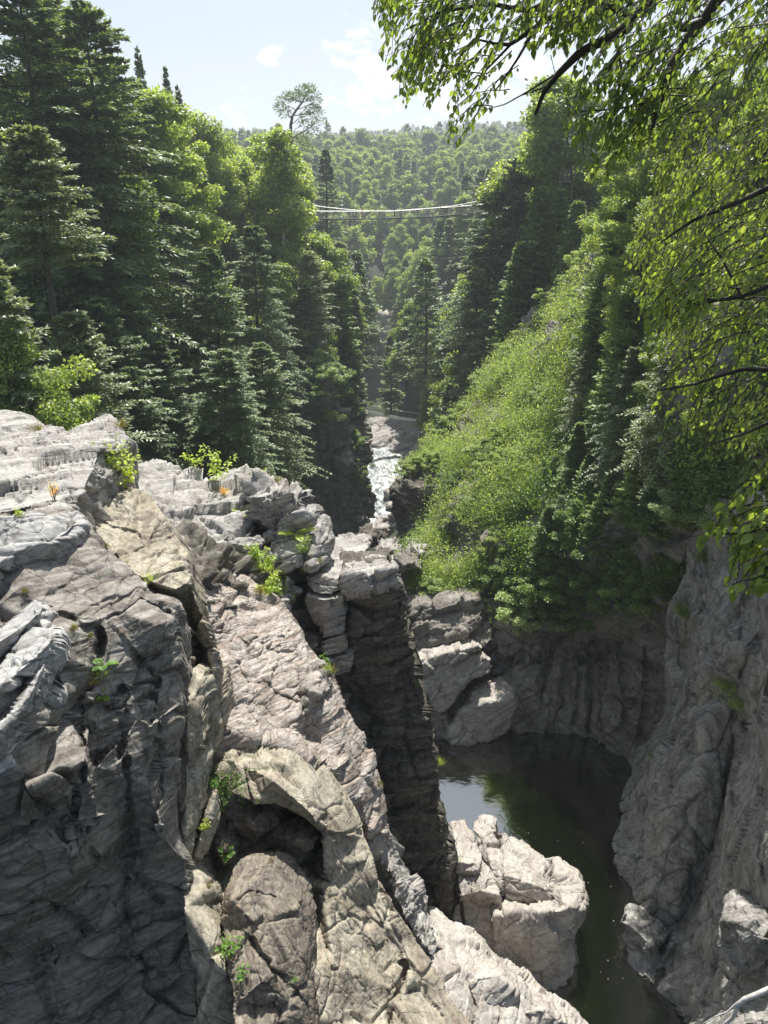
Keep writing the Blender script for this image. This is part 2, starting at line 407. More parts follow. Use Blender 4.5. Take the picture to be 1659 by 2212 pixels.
# ------------------------------------------------------------------ rock materials
BED = (-0.35, 0.45, 0.82); VBED = (0.70, 0.70, 0.12)
M_grey = rock_mat('grey_rock', (0.33, 0.315, 0.295), (0.22, 0.205, 0.19), (0.42, 0.405, 0.38), 1.0, BED, 0.45, 0.9, 0.6)
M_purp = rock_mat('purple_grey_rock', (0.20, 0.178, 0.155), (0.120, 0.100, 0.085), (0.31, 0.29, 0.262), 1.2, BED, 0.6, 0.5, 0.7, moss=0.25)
M_pink = rock_mat('pinkish_rock', (0.40, 0.345, 0.295), (0.35, 0.29, 0.245), (0.45, 0.42, 0.38), 0.9, BED, 0.25, 1.9, 0.85, dark=(0.16, 0.12, 0.10), moss=0.12)
M_tan = rock_mat('tan_lichen_rock', (0.33, 0.29, 0.22), (0.22, 0.18, 0.135), (0.41, 0.375, 0.295), 1.2, (0.75, 0.2, 0.55), 0.6, 0.6, 0.7, moss=0.35)
M_brown = rock_mat('brown_lichen_rock', (0.15, 0.12, 0.095), (0.09, 0.075, 0.065), (0.24, 0.205, 0.16), 1.7, (0.75, 0.2, 0.55), 0.6, 0.5, 0.7, moss=0.3)
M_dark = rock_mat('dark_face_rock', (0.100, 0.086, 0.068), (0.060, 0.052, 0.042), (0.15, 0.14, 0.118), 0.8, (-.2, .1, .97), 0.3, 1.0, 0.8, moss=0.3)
M_light = rock_mat('pale_water_worn_rock', (0.39, 0.36, 0.32), (0.31, 0.275, 0.24), (0.44, 0.42, 0.385), 0.8, (-0.5, 0.2, 0.8), 0.2, 0.7, 0.5, dark=(0.2, 0.17, 0.15))
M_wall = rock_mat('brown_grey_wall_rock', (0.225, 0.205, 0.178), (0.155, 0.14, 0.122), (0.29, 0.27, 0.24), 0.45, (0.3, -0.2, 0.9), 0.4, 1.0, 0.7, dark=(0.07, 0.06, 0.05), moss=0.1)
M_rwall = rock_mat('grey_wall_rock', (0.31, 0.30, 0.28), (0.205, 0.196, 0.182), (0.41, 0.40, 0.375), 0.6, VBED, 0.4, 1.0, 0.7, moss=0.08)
M_lit = rock_mat('sunlit_bluish_rock', (0.38, 0.375, 0.37), (0.30, 0.295, 0.29), (0.44, 0.435, 0.42), 1.0, BED, 0.3, 0.8, 0.5)  # lit version of the near rock: sun on its ledge tops painted as lighter colour
M_cliff = rock_mat('far_cliff_rock', (0.38, 0.35, 0.31), (0.26, 0.24, 0.21), (0.50, 0.47, 0.42), 0.22, (0.9, 0.3, 0.1), 0.4, 1.0, 0.8, moss=0.5)
M_bank = rock_mat('river_bank_rock', (0.36, 0.34, 0.32), (0.27, 0.26, 0.25), (0.42, 0.40, 0.38), 0.16, (-0.4, 0.5, 0.75), 0.2, 1.0, 0.6)

S_blocky = dict(bed=BED, warp=0.15, wsz=2.5, big=0.25, bigs=4, blk=0.75, block=(1.5, 1.0, 0.5), crack=0.15, lay=0.10, th=0.20, fine=0.03, fs=0.4)
S_slab = dict(bed=BED, warp=0.2, wsz=3, big=0.22, bigs=4, blk=0.12, block=(3.2, 1.8, 1.0), crack=0.14, lay=0.075, th=0.16, fine=0.022, fs=0.3, ridge=0.10, rs=2.2)
S_round = dict(bed=(0.75, 0.2, 0.55), warp=0.3, wsz=1.6, big=0.16, bigs=1.8, blk=0.13, block=(1.8, 1.4, 1.0), crack=0.09, lay=0.02, th=0.14, fine=0.022, fs=0.25, ridge=0.07, rs=1.8)
S_rough = dict(bed=BED, warp=0.25, wsz=1.4, big=0.18, bigs=1.5, blk=0.26, block=(1.2, 0.9, 0.6), crack=0.09, lay=0.04, th=0.12, fine=0.035, fs=0.22, ridge=0.08, rs=1.3)
S_pinn = dict(bed=(-.2, .1, .97), warp=0.15, wsz=3, big=0.16, bigs=3, blk=0.32, block=(2.6, 2.0, 0.7), crack=0.12, lay=0.10, th=0.32, fine=0.04, fs=0.4)
S_wall = dict(bed=(0.3, -0.2, 0.9), warp=0.6, wsz=4, big=0.6, bigs=4.5, sub=.6, blk=0.45, block=(1.6, 2.6, 4.2), crack=0.16, lay=0.07, th=0.5, fine=0.05, fs=0.6, ridge=0.30, rs=3.2)
S_rwall = dict(bed=VBED, warp=0.5, wsz=3.5, big=0.28, bigs=3, blk=0.26, block=(1.7, 5.0, 1.3), sub=.6, crack=0.18, lay=0.025, th=0.5, fine=0.03, fs=0.4, ridge=0.12, rs=3.0)
S_worn = dict(bed=(-0.5, 0.2, 0.8), warp=0.5, wsz=2.2, big=0.26, bigs=2.4, blk=0.30, block=(2.4, 1.6, 1.1), crack=0.15, lay=0.035, th=0.35, fine=0.02, fs=0.3, ridge=0.14, rs=2.2)
S_cliff = dict(bed=(0.9, 0.3, 0.1), warp=1.5, wsz=9, big=2.0, bigs=11, blk=2.2, block=(10, 4, 2.6), crack=0.6, lay=0.35, th=1.4, fine=0.25, fs=2.0, ridge=0.7, rs=8)
S_bank = dict(bed=(-0.4, 0.5, 0.75), warp=1.0, wsz=9, big=1.2, bigs=9, blk=1.2, block=(9, 5, 2.5), crack=0.6, lay=0.25, th=1.2, fine=0.15, fs=2.0)


def scuts(n, x0, x1, y0, y1, slope, L, w, dep, seed):
    rr = random.Random(seed); out = []
    for k in range(n):
        x = rr.uniform(x0, x1); y = rr.uniform(y0, y1); l = L*rr.uniform(.5, 1.4); s_ = slope*rr.uniform(.85, 1.15)
        out.append(([(x, y), (x+l*.5, y+l*.5*s_+rr.uniform(-3, 3)), (x+l, y+l*s_)], w*rr.uniform(.7, 1.3), dep*rr.uniform(.6, 1.4)))
    return out
C_PINK = [([(432, 1301), (485, 1266), (526, 1251)], 3.5, .12), ([(457, 1363), (495, 1373), (535, 1395), (557, 1382)], 4, .18), ([(532, 1407), (572, 1388), (632, 1357)], 3, .1), ([(582, 1398), (607, 1407), (632, 1410)], 3.5, .14),
          ([(516, 1438), (532, 1479), (551, 1488), (557, 1476), (579, 1482), (607, 1507), (648, 1520)], 4, .2), ([(473, 1494), (504, 1504), (523, 1501), (541, 1513), (570, 1535)], 4, .16), ([(541, 1515), (541, 1575)], 3.5, .16)] + scuts(34, 410, 660, 1240, 1560, -.52, 110, 2.4, .045, 5)
C_NEAR = [([(170, 1115), (213, 1165), (233, 1201), (277, 1221)], 6, .25), ([(133, 1315), (187, 1355), (220, 1361), (217, 1401)], 5, .12), ([(220, 1366), (215, 1456), (175, 1531), (180, 1606)], 5, .28), ([(270, 1496), (260, 1556), (260, 1632)], 5, .2),
          ([(180, 1660), (175, 1760), (200, 1835)], 5, .25), ([(200, 1850), (280, 1875), (345, 1945)], 5, .2), ([(275, 1640), (280, 1835), (270, 1940), (300, 2070)], 5, .25), ([(0, 1935), (100, 1940), (200, 2010)], 6, .25), ([(280, 2015), (350, 1980), (410, 1970)], 5, .2),
          ([(310, 2070), (325, 2140), (425, 2200)], 5, .2), ([(60, 1700), (120, 1780), (190, 1830)], 5, .2), ([(0, 1150), (60, 1165), (120, 1150), (170, 1180)], 4, .14), ([(240, 1330), (300, 1300), (370, 1320)], 4, .12), ([(300, 1420), (340, 1470), (330, 1560)], 5, .16),
          ([(340, 1600), (350, 1700), (330, 1800)], 5, .18), ([(100, 2060), (90, 2140), (130, 2230)], 5, .2)] + scuts(16, -40, 330, 1300, 2100, -.45, 120, 2.8, .05, 7)
C_TAN = [([(714, 2005), (751, 1972), (780, 1989), (797, 1989)], 3, .09), ([(772, 1910), (805, 1955), (839, 2018), (872, 2068)], 3, .08), ([(872, 2080), (876, 2114), (843, 2168), (839, 2230)], 6, .25), ([(700, 2040), (712, 2110), (690, 2200)], 4, .15), ([(830, 1925), (850, 2010), (905, 2110), (960, 2190)], 3, .08)] + scuts(14, 700, 850, 1900, 2150, 1.9, 60, 2.2, .03, 9)
C_BRN = [([(539, 2026), (580, 2080), (618, 2110), (664, 2172)], 4, .14), ([(515, 1943), (546, 1930), (590, 1940)], 3, .08), ([(600, 2110), (590, 2212)], 3, .08)]
C_PIN = [([(754, 1304), (791, 1320), (804, 1332), (838, 1326), (885, 1312)], 4.5, .38), ([(751, 1373), (813, 1363), (835, 1373), (895, 1345)], 4, .28), ([(830, 1436), (870, 1421), (905, 1406)], 4, .25), ([(750, 1270), (748, 1350), (756, 1450)], 4, .25), ([(760, 1470), (800, 1560), (810, 1660)], 4, .2),
         ([(870, 1520), (880, 1600), (905, 1680)], 4, .2), ([(850, 1750), (900, 1740), (960, 1765)], 4, .22), ([(890, 1890), (930, 1860), (965, 1850)], 4, .2), ([(770, 1420), (820, 1400), (850, 1385)], 3, .14)] + scuts(16, 750, 850, 1270, 1850, -.18, 90, 2.6, .08, 11)
C_POOL = [([(1270, 1580), (1275, 1506), (1280, 1426), (1310, 1391), (1355, 1341)], 5, .7), ([(1300, 1571), (1297, 1456), (1310, 1406)], 4, .4), ([(1352, 1566), (1347, 1486), (1335, 1406)], 4, .4), ([(1155, 1571), (1170, 1496), (1190, 1406), (1210, 1366)], 5, .6), ([(1245, 1426), (1290, 1416), (1330, 1386)], 4, .5),
          ([(1300, 1501), (1380, 1521), (1415, 1526)], 3.5, .35), ([(1330, 1386), (1360, 1416), (1420, 1446)], 4, .45), ([(1195, 1575), (1215, 1500), (1235, 1420)], 4, .4), ([(1240, 1560), (1255, 1480), (1262, 1400)], 4, .4), ([(1130, 1500), (1150, 1450), (1190, 1380)], 4, .4), ([(1380, 1600), (1400, 1500), (1395, 1400)], 4, .35)]
C_RW = [([(1465, 1334), (1475, 1515)], 4, .35), ([(1482, 1300), (1492, 1480)], 4, .3), ([(1507, 1334), (1512, 1419), (1491, 1515), (1443, 1610)], 5, .4), ([(1581, 1366), (1550, 1430)], 4, .3), ([(1600, 1462), (1635, 1377)], 6, .5), ([(1396, 1860), (1427, 1897)], 3, .12), ([(1449, 1833), (1438, 1913)], 3, .12),
        ([(1539, 1850), (1581, 1621), (1656, 1472)], 7, .6), ([(1550, 1908), (1581, 1982), (1592, 2025)], 5, .35), ([(1412, 2126), (1438, 2078), (1507, 1972), (1528, 1919)], 6, .45), ([(1400, 1700), (1385, 1790), (1372, 1860)], 5, .35), ([(1620, 1560), (1600, 1700), (1610, 1850)], 4, .25), ([(1659, 1700), (1630, 1780), (1640, 1900)], 4, .25),
        ([(1520, 1180), (1510, 1280), (1530, 1330)], 5, .4), ([(1580, 1150), (1570, 1260)], 5, .4), ([(1620, 1230), (1600, 1330)], 5, .35), ([(1460, 1700), (1475, 1620), (1500, 1560)], 3.5, .18), ([(1480, 2060), (1540, 2080), (1600, 2130)], 4, .25), ([(1440, 2120), (1500, 2150), (1560, 2200)], 4, .2)]
C_TL = [([(80, 985), (150, 960), (220, 935)], 3.5, .14), ([(0, 1010), (60, 985), (120, 968)], 3, .12), ([(40, 1050), (110, 1010), (180, 985)], 3.5, .12), ([(80, 938), (128, 930)], 4, .2), ([(0, 975), (40, 968), (48, 985)], 5, .25), ([(30, 1090), (90, 1050), (150, 1030)], 3, .1)] + scuts(18, -40, 130, 950, 1100, -.36, 110, 2.2, .035, 13)
C_R5 = [([(230, 1120), (262, 1140), (300, 1150)], 3, .1), ([(320, 1230), (345, 1200), (370, 1180)], 3, .08)] + scuts(10, 250, 370, 1160, 1280, -.6, 50, 2.2, .03, 15)
C_BLD = [([(1072, 1985), (1130, 1978), (1190, 1975)], 3, .08), ([(1140, 2000), (1150, 2080)], 2.6, .08), ([(1200, 1975), (1210, 2060), (1200, 2120)], 2.6, .08)]
# ================================================================== the gorge, far to near
# river bank behind the low footbridge
rock('river_bank', [(770, 940, 190), (800, 905, 203), (850, 893, 206), (900, 897, 204), (950, 905, 200), (1000, 930, 190), (1010, 1000, 170), (960, 1010, 167),
     (900, 998, 171), (868, 982, 176.5), (840, 970, 181), (800, 962, 184.5), (770, 975, 181)], pts=[(850, 935, 188), (900, 945, 184), (950, 950, 181)], sp=1.6, smooth=1,
     mat=M_bank, st=dict(S_bank, big=.5, blk=1.0), seed=31, back=(0, 0.6, -1), thick=8, kind='structure', label='pale layered rock bank of the river beneath the low footbridge')
# far wall of the gorge seen through the gap above the low footbridge
rock('gorge_wall', [(745, 690, 232), (790, 680, 232), (830, 690, 232), (845, 760, 230), (850, 900, 228), (780, 920, 228), (745, 900, 230)], sp=2.2,
     mat=M_cliff, st=S_cliff, seed=32, back=(0, 1, -0.1), thick=12, kind='structure', label='dim grey gorge wall beyond the wooded cliff point')
# wooded cliff on the left bank
rock('cliff', [(560, 840, 84), (600, 790, 86), (650, 745, 88), (705, 730, 92), (752, 745, 98), (778, 830, 104), (784, 905, 106), (786, 953, 107), (795, 985, 107), (796, 1012, 106), (800, 1032, 106),
     (811, 1051, 105), (817, 1082, 105), (825, 1110, 105), (822, 1150, 104), (800, 1190, 100), (700, 1200, 92), (640, 1150, 88), (560, 1110, 82), (520, 1030, 78)],
     lines=[[(700, 760, 90), (722, 870, 89), (745, 980, 89), (762, 1080, 90), (775, 1170, 92)]],
     pts=[(660, 850, 86), (640, 960, 83), (690, 1050, 87), (765, 950, 98), (785, 1080, 99)], sp=2.6,
     mat=M_cliff, st=S_cliff, seed=33, back=(-0.5, 1, -0.1), thick=14, kind='structure', label='tall dark gorge cliff with mossy ledges under the left bank trees')
# the hillside on the right, all its bare ground
HILL = dict(outline=[(868, 1018, 64), (900, 990, 66), (960, 935, 70), (1000, 885, 73), (1060, 790, 76), (1120, 735, 76), (1165, 680, 75), (1210, 620, 73), (1262, 540, 69), (1300, 470, 65), (1345, 410, 60),
     (1420, 340, 55), (1520, 250, 49), (1720, 150, 40), (1760, 700, 26), (1760, 1120, 24), (1560, 1100, 28.5), (1500, 1150, 30.5), (1450, 1280, 33), (1400, 1345, 35.5), (1300, 1345, 37), (1200, 1345, 38),
     (1120, 1352, 39), (1050, 1345, 40), (960, 1345, 41), (900, 1335, 42), (880, 1250, 45), (872, 1180, 49), (900, 1160, 52), (952, 1100, 53.5), (960, 1030, 58), (900, 1050, 60)],
     lines=[[(1060, 960, 55), (1150, 850, 57), (1240, 720, 56), (1300, 600, 53)]], pts=[(1000, 1080, 50), (1000, 1200, 45.5), (1120, 1050, 46), (1200, 1150, 40), (1260, 1000, 45), (1350, 900, 42), (1400, 1100, 35),
     (1400, 700, 42), (1500, 500, 39), (1500, 900, 32), (1600, 800, 28), (950, 1260, 43.5)])
S_hill = dict(bed=BED, warp=0.6, wsz=4, big=0.9, bigs=5, blk=0.7, block=(3, 2, 1.4), crack=0.2, lay=0.06, th=0.4, fine=0.08, fs=0.7)
HV, HT, HPX = sheet(HILL['outline'], HILL['lines'], HILL['pts'], 6.0, 3)
rock('hillside', HILL['outline'], HILL['lines'], HILL['pts'], 5.0, 3, back=(0.6, 0.5, -1.0), thick=9, mat=M_wall, st=S_hill, seed=34, kind='structure', grow=0.0,
     label='steep rocky hillside under the goldenrod and shrubs')
# back wall of the pool
rock('pool_wall', [(1085, 1360, 39.5), (1120, 1335, 39.6), (1180, 1300, 40), (1240, 1270, 39.5), (1320, 1225, 38.5), (1400, 1180, 36.5), (1480, 1150, 34.5), (1520, 1300, 33.6), (1480, 1500, 33.2), (1440, 1660, 32.6),
     (1372, 1660, 33.2), (1362, 1632, 34.0), (1305, 1610, 34.9), (1275, 1592, 35.5), (1230, 1590, 35.9), (1190, 1580, 36.2), (1140, 1578, 36.3), (1095, 1588, 36.0), (1050, 1600, 35.6), (1060, 1500, 36.6), (1100, 1440, 37.8)],
     lines=[[(1200, 1300, 39.2), (1215, 1400, 37.9), (1230, 1520, 36.8)], [(1290, 1330, 37.2), (1270, 1450, 37.0), (1272, 1580, 35.8)]],
     pts=[(1350, 1400, 36.0), (1355, 1550, 34.6), (1160, 1450, 37.2), (1250, 1480, 36.4), (1420, 1400, 34.8)],
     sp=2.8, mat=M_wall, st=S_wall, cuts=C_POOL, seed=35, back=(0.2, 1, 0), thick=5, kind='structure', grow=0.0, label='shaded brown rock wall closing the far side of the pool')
# right wall
o_rw = [(1520, 1090, 29.5), (1504, 1137, 30), (1477, 1181, 31), (1472, 1231, 31.3), (1462, 1281, 31.6), (1446, 1321, 32), (1435, 1356, 32.3), (1430, 1416, 32.4), (1427, 1496, 32.4), (1420, 1556, 32.4),
     (1392, 1586, 32.4), (1372, 1616, 32.4), (1360, 1651, 32.2), (1357, 1675, 31.8), (1342, 1725, 30.4), (1339, 1780, 29.0), (1318, 1825, 27.7), (1326, 1860, 26.8), (1345, 1900, 25.7), (1364, 1920, 25.2),
     (1364, 1980, 24.4), (1337, 2010, 23.4), (1346, 2060, 22.3), (1382, 2110, 21.2), (1407, 2145, 20.4), (1447, 2176, 19.8), (1470, 2240, 18.6), (1720, 2240, 12.5), (1720, 1100, 20), (1620, 1060, 25)]
rock('gorge_wall', o_rw,
     lines=[[(1475, 1420, 31.2), (1455, 1500, 30.8), (1428, 1590, 30.2), (1395, 1650, 30.0)],
            [(1500, 1330, 28.6), (1498, 1430, 28.2), (1482, 1520, 27.7), (1452, 1600, 27.3), (1428, 1690, 26.7), (1408, 1760, 26.0), (1386, 1850, 25.3)],
            [(1496, 1580, 26.2), (1474, 1670, 25.4), (1456, 1770, 24.6), (1430, 1880, 23.9), (1400, 1990, 23.4)],
            [(1520, 1560, 25.4), (1520, 1660, 24.6), (1500, 1800, 24.0), (1470, 1930, 23.2), (1430, 2020, 23.0)],
            [(1592, 1500, 25.0), (1582, 1640, 24.7), (1560, 1750, 24.3), (1530, 1860, 23.9), (1505, 1940, 23.5), (1465, 2010, 22.9)],
            [(1610, 1520, 24.0), (1600, 1620, 23.2), (1580, 1760, 22.4), (1552, 1880, 21.8), (1522, 1960, 21.4), (1480, 2030, 21.3), (1430, 2080, 21.3)],
            [(1570, 1290, 26.0), (1545, 1370, 25.8), (1530, 1440, 26.0)]],
     pts=[(1600, 1200, 25.5), (1560, 1200, 28), (1659, 1300, 22.5), (1620, 1400, 23.6), (1659, 1500, 20.5), (1659, 1700, 18.8), (1620, 1850, 18.2), (1659, 2000, 16.0), (1560, 2040, 18.6), (1600, 2140, 16.2), (1500, 2120, 19.2), (1620, 2212, 14)],
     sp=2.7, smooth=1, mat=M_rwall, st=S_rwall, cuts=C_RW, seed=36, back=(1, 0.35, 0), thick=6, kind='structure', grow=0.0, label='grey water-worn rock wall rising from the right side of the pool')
rock('boulder', [(1335, 1985, 22.6), (1345, 1968, 23.1), (1362, 1965, 23.1), (1378, 1972, 23.0), (1392, 1978, 22.9), (1412, 1985, 22.7), (1428, 2005, 22.4), (1436, 2030, 22.0), (1420, 2052, 21.6), (1412, 2085, 21.2), (1408, 2130, 20.4), (1382, 2108, 21.0), (1356, 2078, 21.6), (1342, 2035, 22.2)],
     pts=[(1375, 2010, 21.9), (1400, 2040, 21.5)], sp=2.6, mat=M_rwall, st=S_rough, seed=37, back=(.6, .6, -.4), thick=1.4,
     label='lumpy grey boulder wedged at the foot of the right wall by the water', cat='boulder')
rock('boulder', [(1562, 1962, 17.8), (1590, 1950, 17.6), (1625, 1965, 17.0), (1662, 1995, 16.3), (1660, 2060, 15.9), (1640, 2100, 15.7), (1600, 2090, 16.2), (1560, 2080, 16.9), (1552, 2010, 17.5)],
     lines=[[(1560, 1990, 17.2), (1600, 1995, 16.6), (1650, 2030, 15.8)]], sp=2.6, mat=M_rwall, st=dict(S_rough, block=(1.5, 1.1, 1.0)), seed=38, back=(.7, .6, -.4), thick=1.6,
     label='angular grey block standing out of the lower right wall', cat='boulder')
rock('boulder', [(1505, 1390, 27.2), (1530, 1330, 27.0), (1558, 1285, 26.9), (1582, 1312, 26.0), (1605, 1338, 25.0), (1620, 1360, 24.6), (1598, 1420, 24.5), (1570, 1460, 24.9), (1530, 1440, 25.6), (1502, 1430, 26.8)],
     lines=[[(1582, 1312, 25.8), (1560, 1360, 25.3), (1532, 1440, 25.3)]], pts=[(1590, 1360, 24.6)], sp=2.6, mat=M_rwall, st=dict(S_rough, big=.1, blk=.2), seed=39, back=(.7, .6, -.2), thick=2.0,
     label='split slab of pale grey rock leaning high on the right wall', cat='boulder')
# dark crag on the ridge
rock('rock_crag', [(1262, 590, 62), (1268, 545, 63), (1285, 515, 63.5), (1315, 512, 62), (1332, 540, 58), (1330, 590, 53), (1300, 625, 53), (1275, 650, 55), (1258, 640, 59)], lines=[[(1290, 525, 61), (1292, 630, 53)]],
     sp=2.6, mat=M_dark, st=dict(S_blocky, blk=0.7, block=(2, 1.4, 1)), seed=40, back=(0.4, 1, 0), thick=2.5, label='dark blocky crag poking out of the greenery high on the ridge', cat='crag')
rock('rock_crag', [(1172, 690, 70), (1180, 655, 71), (1200, 640, 71), (1222, 648, 69), (1228, 672, 66), (1205, 700, 65), (1180, 705, 67)], sp=2.6, mat=M_dark, st=dict(S_blocky, blk=0.6), seed=41, back=(0.4, 1, 0), thick=2,
     label='small dark ledge jutting from the ridge below the higher crag', cat='crag')
rock('rock_crag', [(992, 930, 65), (1005, 900, 67), (1035, 880, 67), (1062, 905, 62), (1050, 945, 58), (1035, 975, 56.5), (1005, 975, 58), (990, 960, 61)], sp=2.6, mat=M_dark, st=dict(S_blocky, blk=0.8), seed=42, back=(0.5, 1, 0), thick=2.5,
     label='brown rock face showing under the grassy brow near the river', cat='crag')
# dark boulder on the far side
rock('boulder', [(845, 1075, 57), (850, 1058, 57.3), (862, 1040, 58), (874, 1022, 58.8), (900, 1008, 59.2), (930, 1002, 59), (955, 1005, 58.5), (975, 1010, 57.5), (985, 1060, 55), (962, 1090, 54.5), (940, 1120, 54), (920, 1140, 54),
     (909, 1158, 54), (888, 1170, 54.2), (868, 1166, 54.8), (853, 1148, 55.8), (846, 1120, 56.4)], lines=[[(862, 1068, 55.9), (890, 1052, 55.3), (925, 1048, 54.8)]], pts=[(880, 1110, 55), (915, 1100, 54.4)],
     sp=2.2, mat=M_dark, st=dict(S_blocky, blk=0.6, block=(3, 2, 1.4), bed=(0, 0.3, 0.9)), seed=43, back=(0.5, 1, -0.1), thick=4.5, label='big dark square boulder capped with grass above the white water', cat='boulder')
rock('boulder', [(915, 1175, 50.5), (930, 1130, 51.5), (950, 1095, 52), (972, 1075, 51.5), (985, 1090, 50), (975, 1120, 49.5), (950, 1165, 49), (935, 1195, 48.5), (918, 1195, 49.5)], sp=2.6, mat=M_wall, st=dict(S_blocky, blk=.4), seed=44, back=(.5, 1, 0), thick=2.5,
     label='brown slanting rock below the grassy slope beside the dark boulder', cat='boulder')
# tumble of blocks at the lip, behind the pinnacle
TB = [((800, 1160, 62), 34, 26, M_dark, 'dark angular block at the lip between cliff and dark boulder'), ((842, 1190, 50), 36, 22, M_grey, 'tilted grey block just beyond the pinnacle top'),
      ((880, 1215, 44), 34, 22, M_wall, 'low brown ledge to the right of the pinnacle top'), ((815, 1142, 70), 26, 20, M_light, 'pale block below the cliff foot by the rapids'), ((905, 1192, 47), 26, 18, M_grey, 'flat grey slab under the dark boulder')]
for k, ((x, y, Y), w, h, m, lb) in enumerate(TB):
    rr = random.Random(k); ol = []
    for j in range(9):
        a = j/9*2*math.pi; q = rr.uniform(.8, 1.2); ol.append((x+w*q*math.cos(a), y+h*q*math.sin(a), Y*(1+.03*-math.sin(a))))
    rock('boulder', ol, pts=[(x, y, Y*.965)], sp=2.2, mat=m, st=dict(S_blocky, blk=.6), seed=50+k, back=(0, 1, -.4), thick=2.5, label=lb, cat='boulder')
rock('rock_ledge', [(855, 1190, 50), (880, 1165, 51), (915, 1170, 50), (935, 1200, 48), (915, 1240, 45), (900, 1290, 43), (892, 1340, 41), (860, 1300, 43), (850, 1230, 47)], sp=2.8, mat=M_wall, st=dict(S_blocky, blk=.5), seed=56, back=(.3, 1, -.5), thick=3,
     label='broken brown ledges between the pinnacle and the goldenrod clump', cat='rock ledge')
# rocks left of the pool
rock('rock_ledge', [(880, 1300, 42), (905, 1278, 42.5), (950, 1272, 42.4), (1000, 1270, 42.2), (1040, 1282, 41.5), (1045, 1315, 40.4), (1030, 1350, 39.4), (1005, 1372, 38.8), (960, 1385, 38.6), (920, 1398, 38.6), (898, 1392, 39)],
     lines=[[(890, 1312, 40.6), (950, 1300, 40.6), (1020, 1296, 40.4)]], sp=2.6, mat=M_wall, st=dict(S_blocky, blk=.5, block=(2.4, 1.6, .9)), seed=57, back=(.2, 1, -.3), thick=3, label='dark grey block ledge under the goldenrod clump', cat='rock ledge')
for k, (ol, ln, lb, mt) in enumerate([
    ([(895, 1415, 38.0), (910, 1402, 38.4), (960, 1388, 38.8), (1005, 1376, 39.0), (1032, 1385, 38.5), (1040, 1402, 37.6), (1000, 1422, 37.0), (950, 1442, 36.8), (915, 1455, 36.9), (898, 1452, 37.3)], [[(905, 1428, 37.2), (960, 1412, 37.2), (1030, 1396, 37.3)]], 'smooth pale slab, the topmost of the worn ledges left of the pool', M_light),
    ([(900, 1470, 36.8), (925, 1450, 37.0), (975, 1430, 37.2), (1030, 1415, 37.4), (1062, 1425, 37.1), (1060, 1450, 36.8), (1010, 1478, 36.4), (985, 1520, 35.9), (960, 1540, 35.6), (925, 1532, 35.8), (902, 1515, 36.2)], [[(905, 1490, 36.4), (960, 1470, 36.6), (1020, 1446, 36.9)], [(950, 1510, 36.0), (1000, 1480, 36.2)]], 'pale cracked slab in the middle of the ledges left of the pool', M_light),
    ([(915, 1540, 35.9), (950, 1535, 36.0), (968, 1560, 35.8), (968, 1605, 35.2), (940, 1620, 35.0), (915, 1610, 35.3)], [], 'narrow dark rock at the water between pinnacle and pale boulder', M_wall),
    ([(968, 1600, 35.1), (975, 1575, 35.3), (990, 1545, 35.7), (1003, 1520, 36.2), (1020, 1495, 36.7), (1060, 1478, 37.0), (1095, 1478, 36.9), (1112, 1496, 36.4), (1114, 1525, 35.9), (1105, 1555, 35.6), (1095, 1585, 35.5), (1055, 1600, 35.2), (1010, 1606, 35.0), (985, 1610, 35.0)], [[(1000, 1540, 35.5), (1050, 1520, 35.6), (1108, 1510, 35.8)]], 'largest pale rounded boulder at the left end of the pool', M_light),
    ([(1010, 1356, 39.6), (1030, 1338, 40.2), (1060, 1340, 40), (1072, 1352, 39.6), (1068, 1385, 38.8), (1045, 1400, 38.5), (1020, 1398, 38.6), (1008, 1380, 39)], [], 'small squarish grey boulder below the pale green shrub', M_wall),
    ([(1068, 1372, 39.4), (1085, 1352, 39.8), (1110, 1350, 39.6), (1130, 1365, 39.2), (1135, 1395, 38.5), (1115, 1415, 38.2), (1085, 1422, 38.1), (1070, 1405, 38.5)], [], 'dark rounded boulder against the back wall under the shrubs', M_wall),
    ([(1092, 1462, 37.4), (1120, 1440, 37.8), (1165, 1435, 37.8), (1180, 1460, 37.4), (1172, 1490, 37.0), (1170, 1560, 36.4), (1120, 1580, 36.0), (1098, 1560, 36.0), (1108, 1500, 36.6)], [[(1100, 1480, 36.9), (1170, 1470, 36.9)], [(1105, 1520, 36.4), (1170, 1510, 36.5)]], 'stacked brown ledges where the worn rocks meet the back wall', M_wall)]):
    rock('boulder' if 'boulder' in lb or 'rock at' in lb else 'rock_ledge', ol, ln, sp=2.3, mat=mt, st=dict(S_worn, blk=.3, big=.2), seed=60+k, back=(.1, 1, -.45), thick=2.5, label=lb, cat='boulder' if 'boulder' in lb else 'rock ledge')
rock('rock_bank', [(895, 1390, 39), (950, 1370, 40), (1010, 1350, 40.5), (1120, 1345, 40.5), (1180, 1400, 39), (1180, 1560, 37), (1100, 1590, 36.3), (1050, 1602, 35.9), (960, 1612, 35.6), (915, 1625, 35.3), (895, 1500, 37.2)], sp=4,
     mat=M_wall, st=S_blocky, seed=59, back=(0, 1, -.5), thick=2, kind='structure', label='shadowed rock behind the pale ledges left of the pool')

# ================================================================== foreground, left of the gorge
# floor of the gully and base behind the near rocks
rock('gully_floor', [(240, 1060, 27), (400, 1040, 29), (560, 1120, 28), (640, 1140, 28), (700, 1170, 27.5), (690, 1300, 25.5), (740, 1450, 24.6), (800, 1600, 23.6), (880, 1880, 22.6), (960, 2010, 22), (900, 2100, 19), (760, 1900, 17), (600, 1600, 16.5), (420, 1500, 15.5),
     (380, 1300, 17), (240, 1200, 19)], pts=[(600, 1260, 24), (680, 1420, 22.8)], sp=6, mat=M_dark, st=S_blocky, seed=70, back=(0, .6, -1), thick=8, kind='structure', label='dark gully floor between the near rocks and the pinnacle')
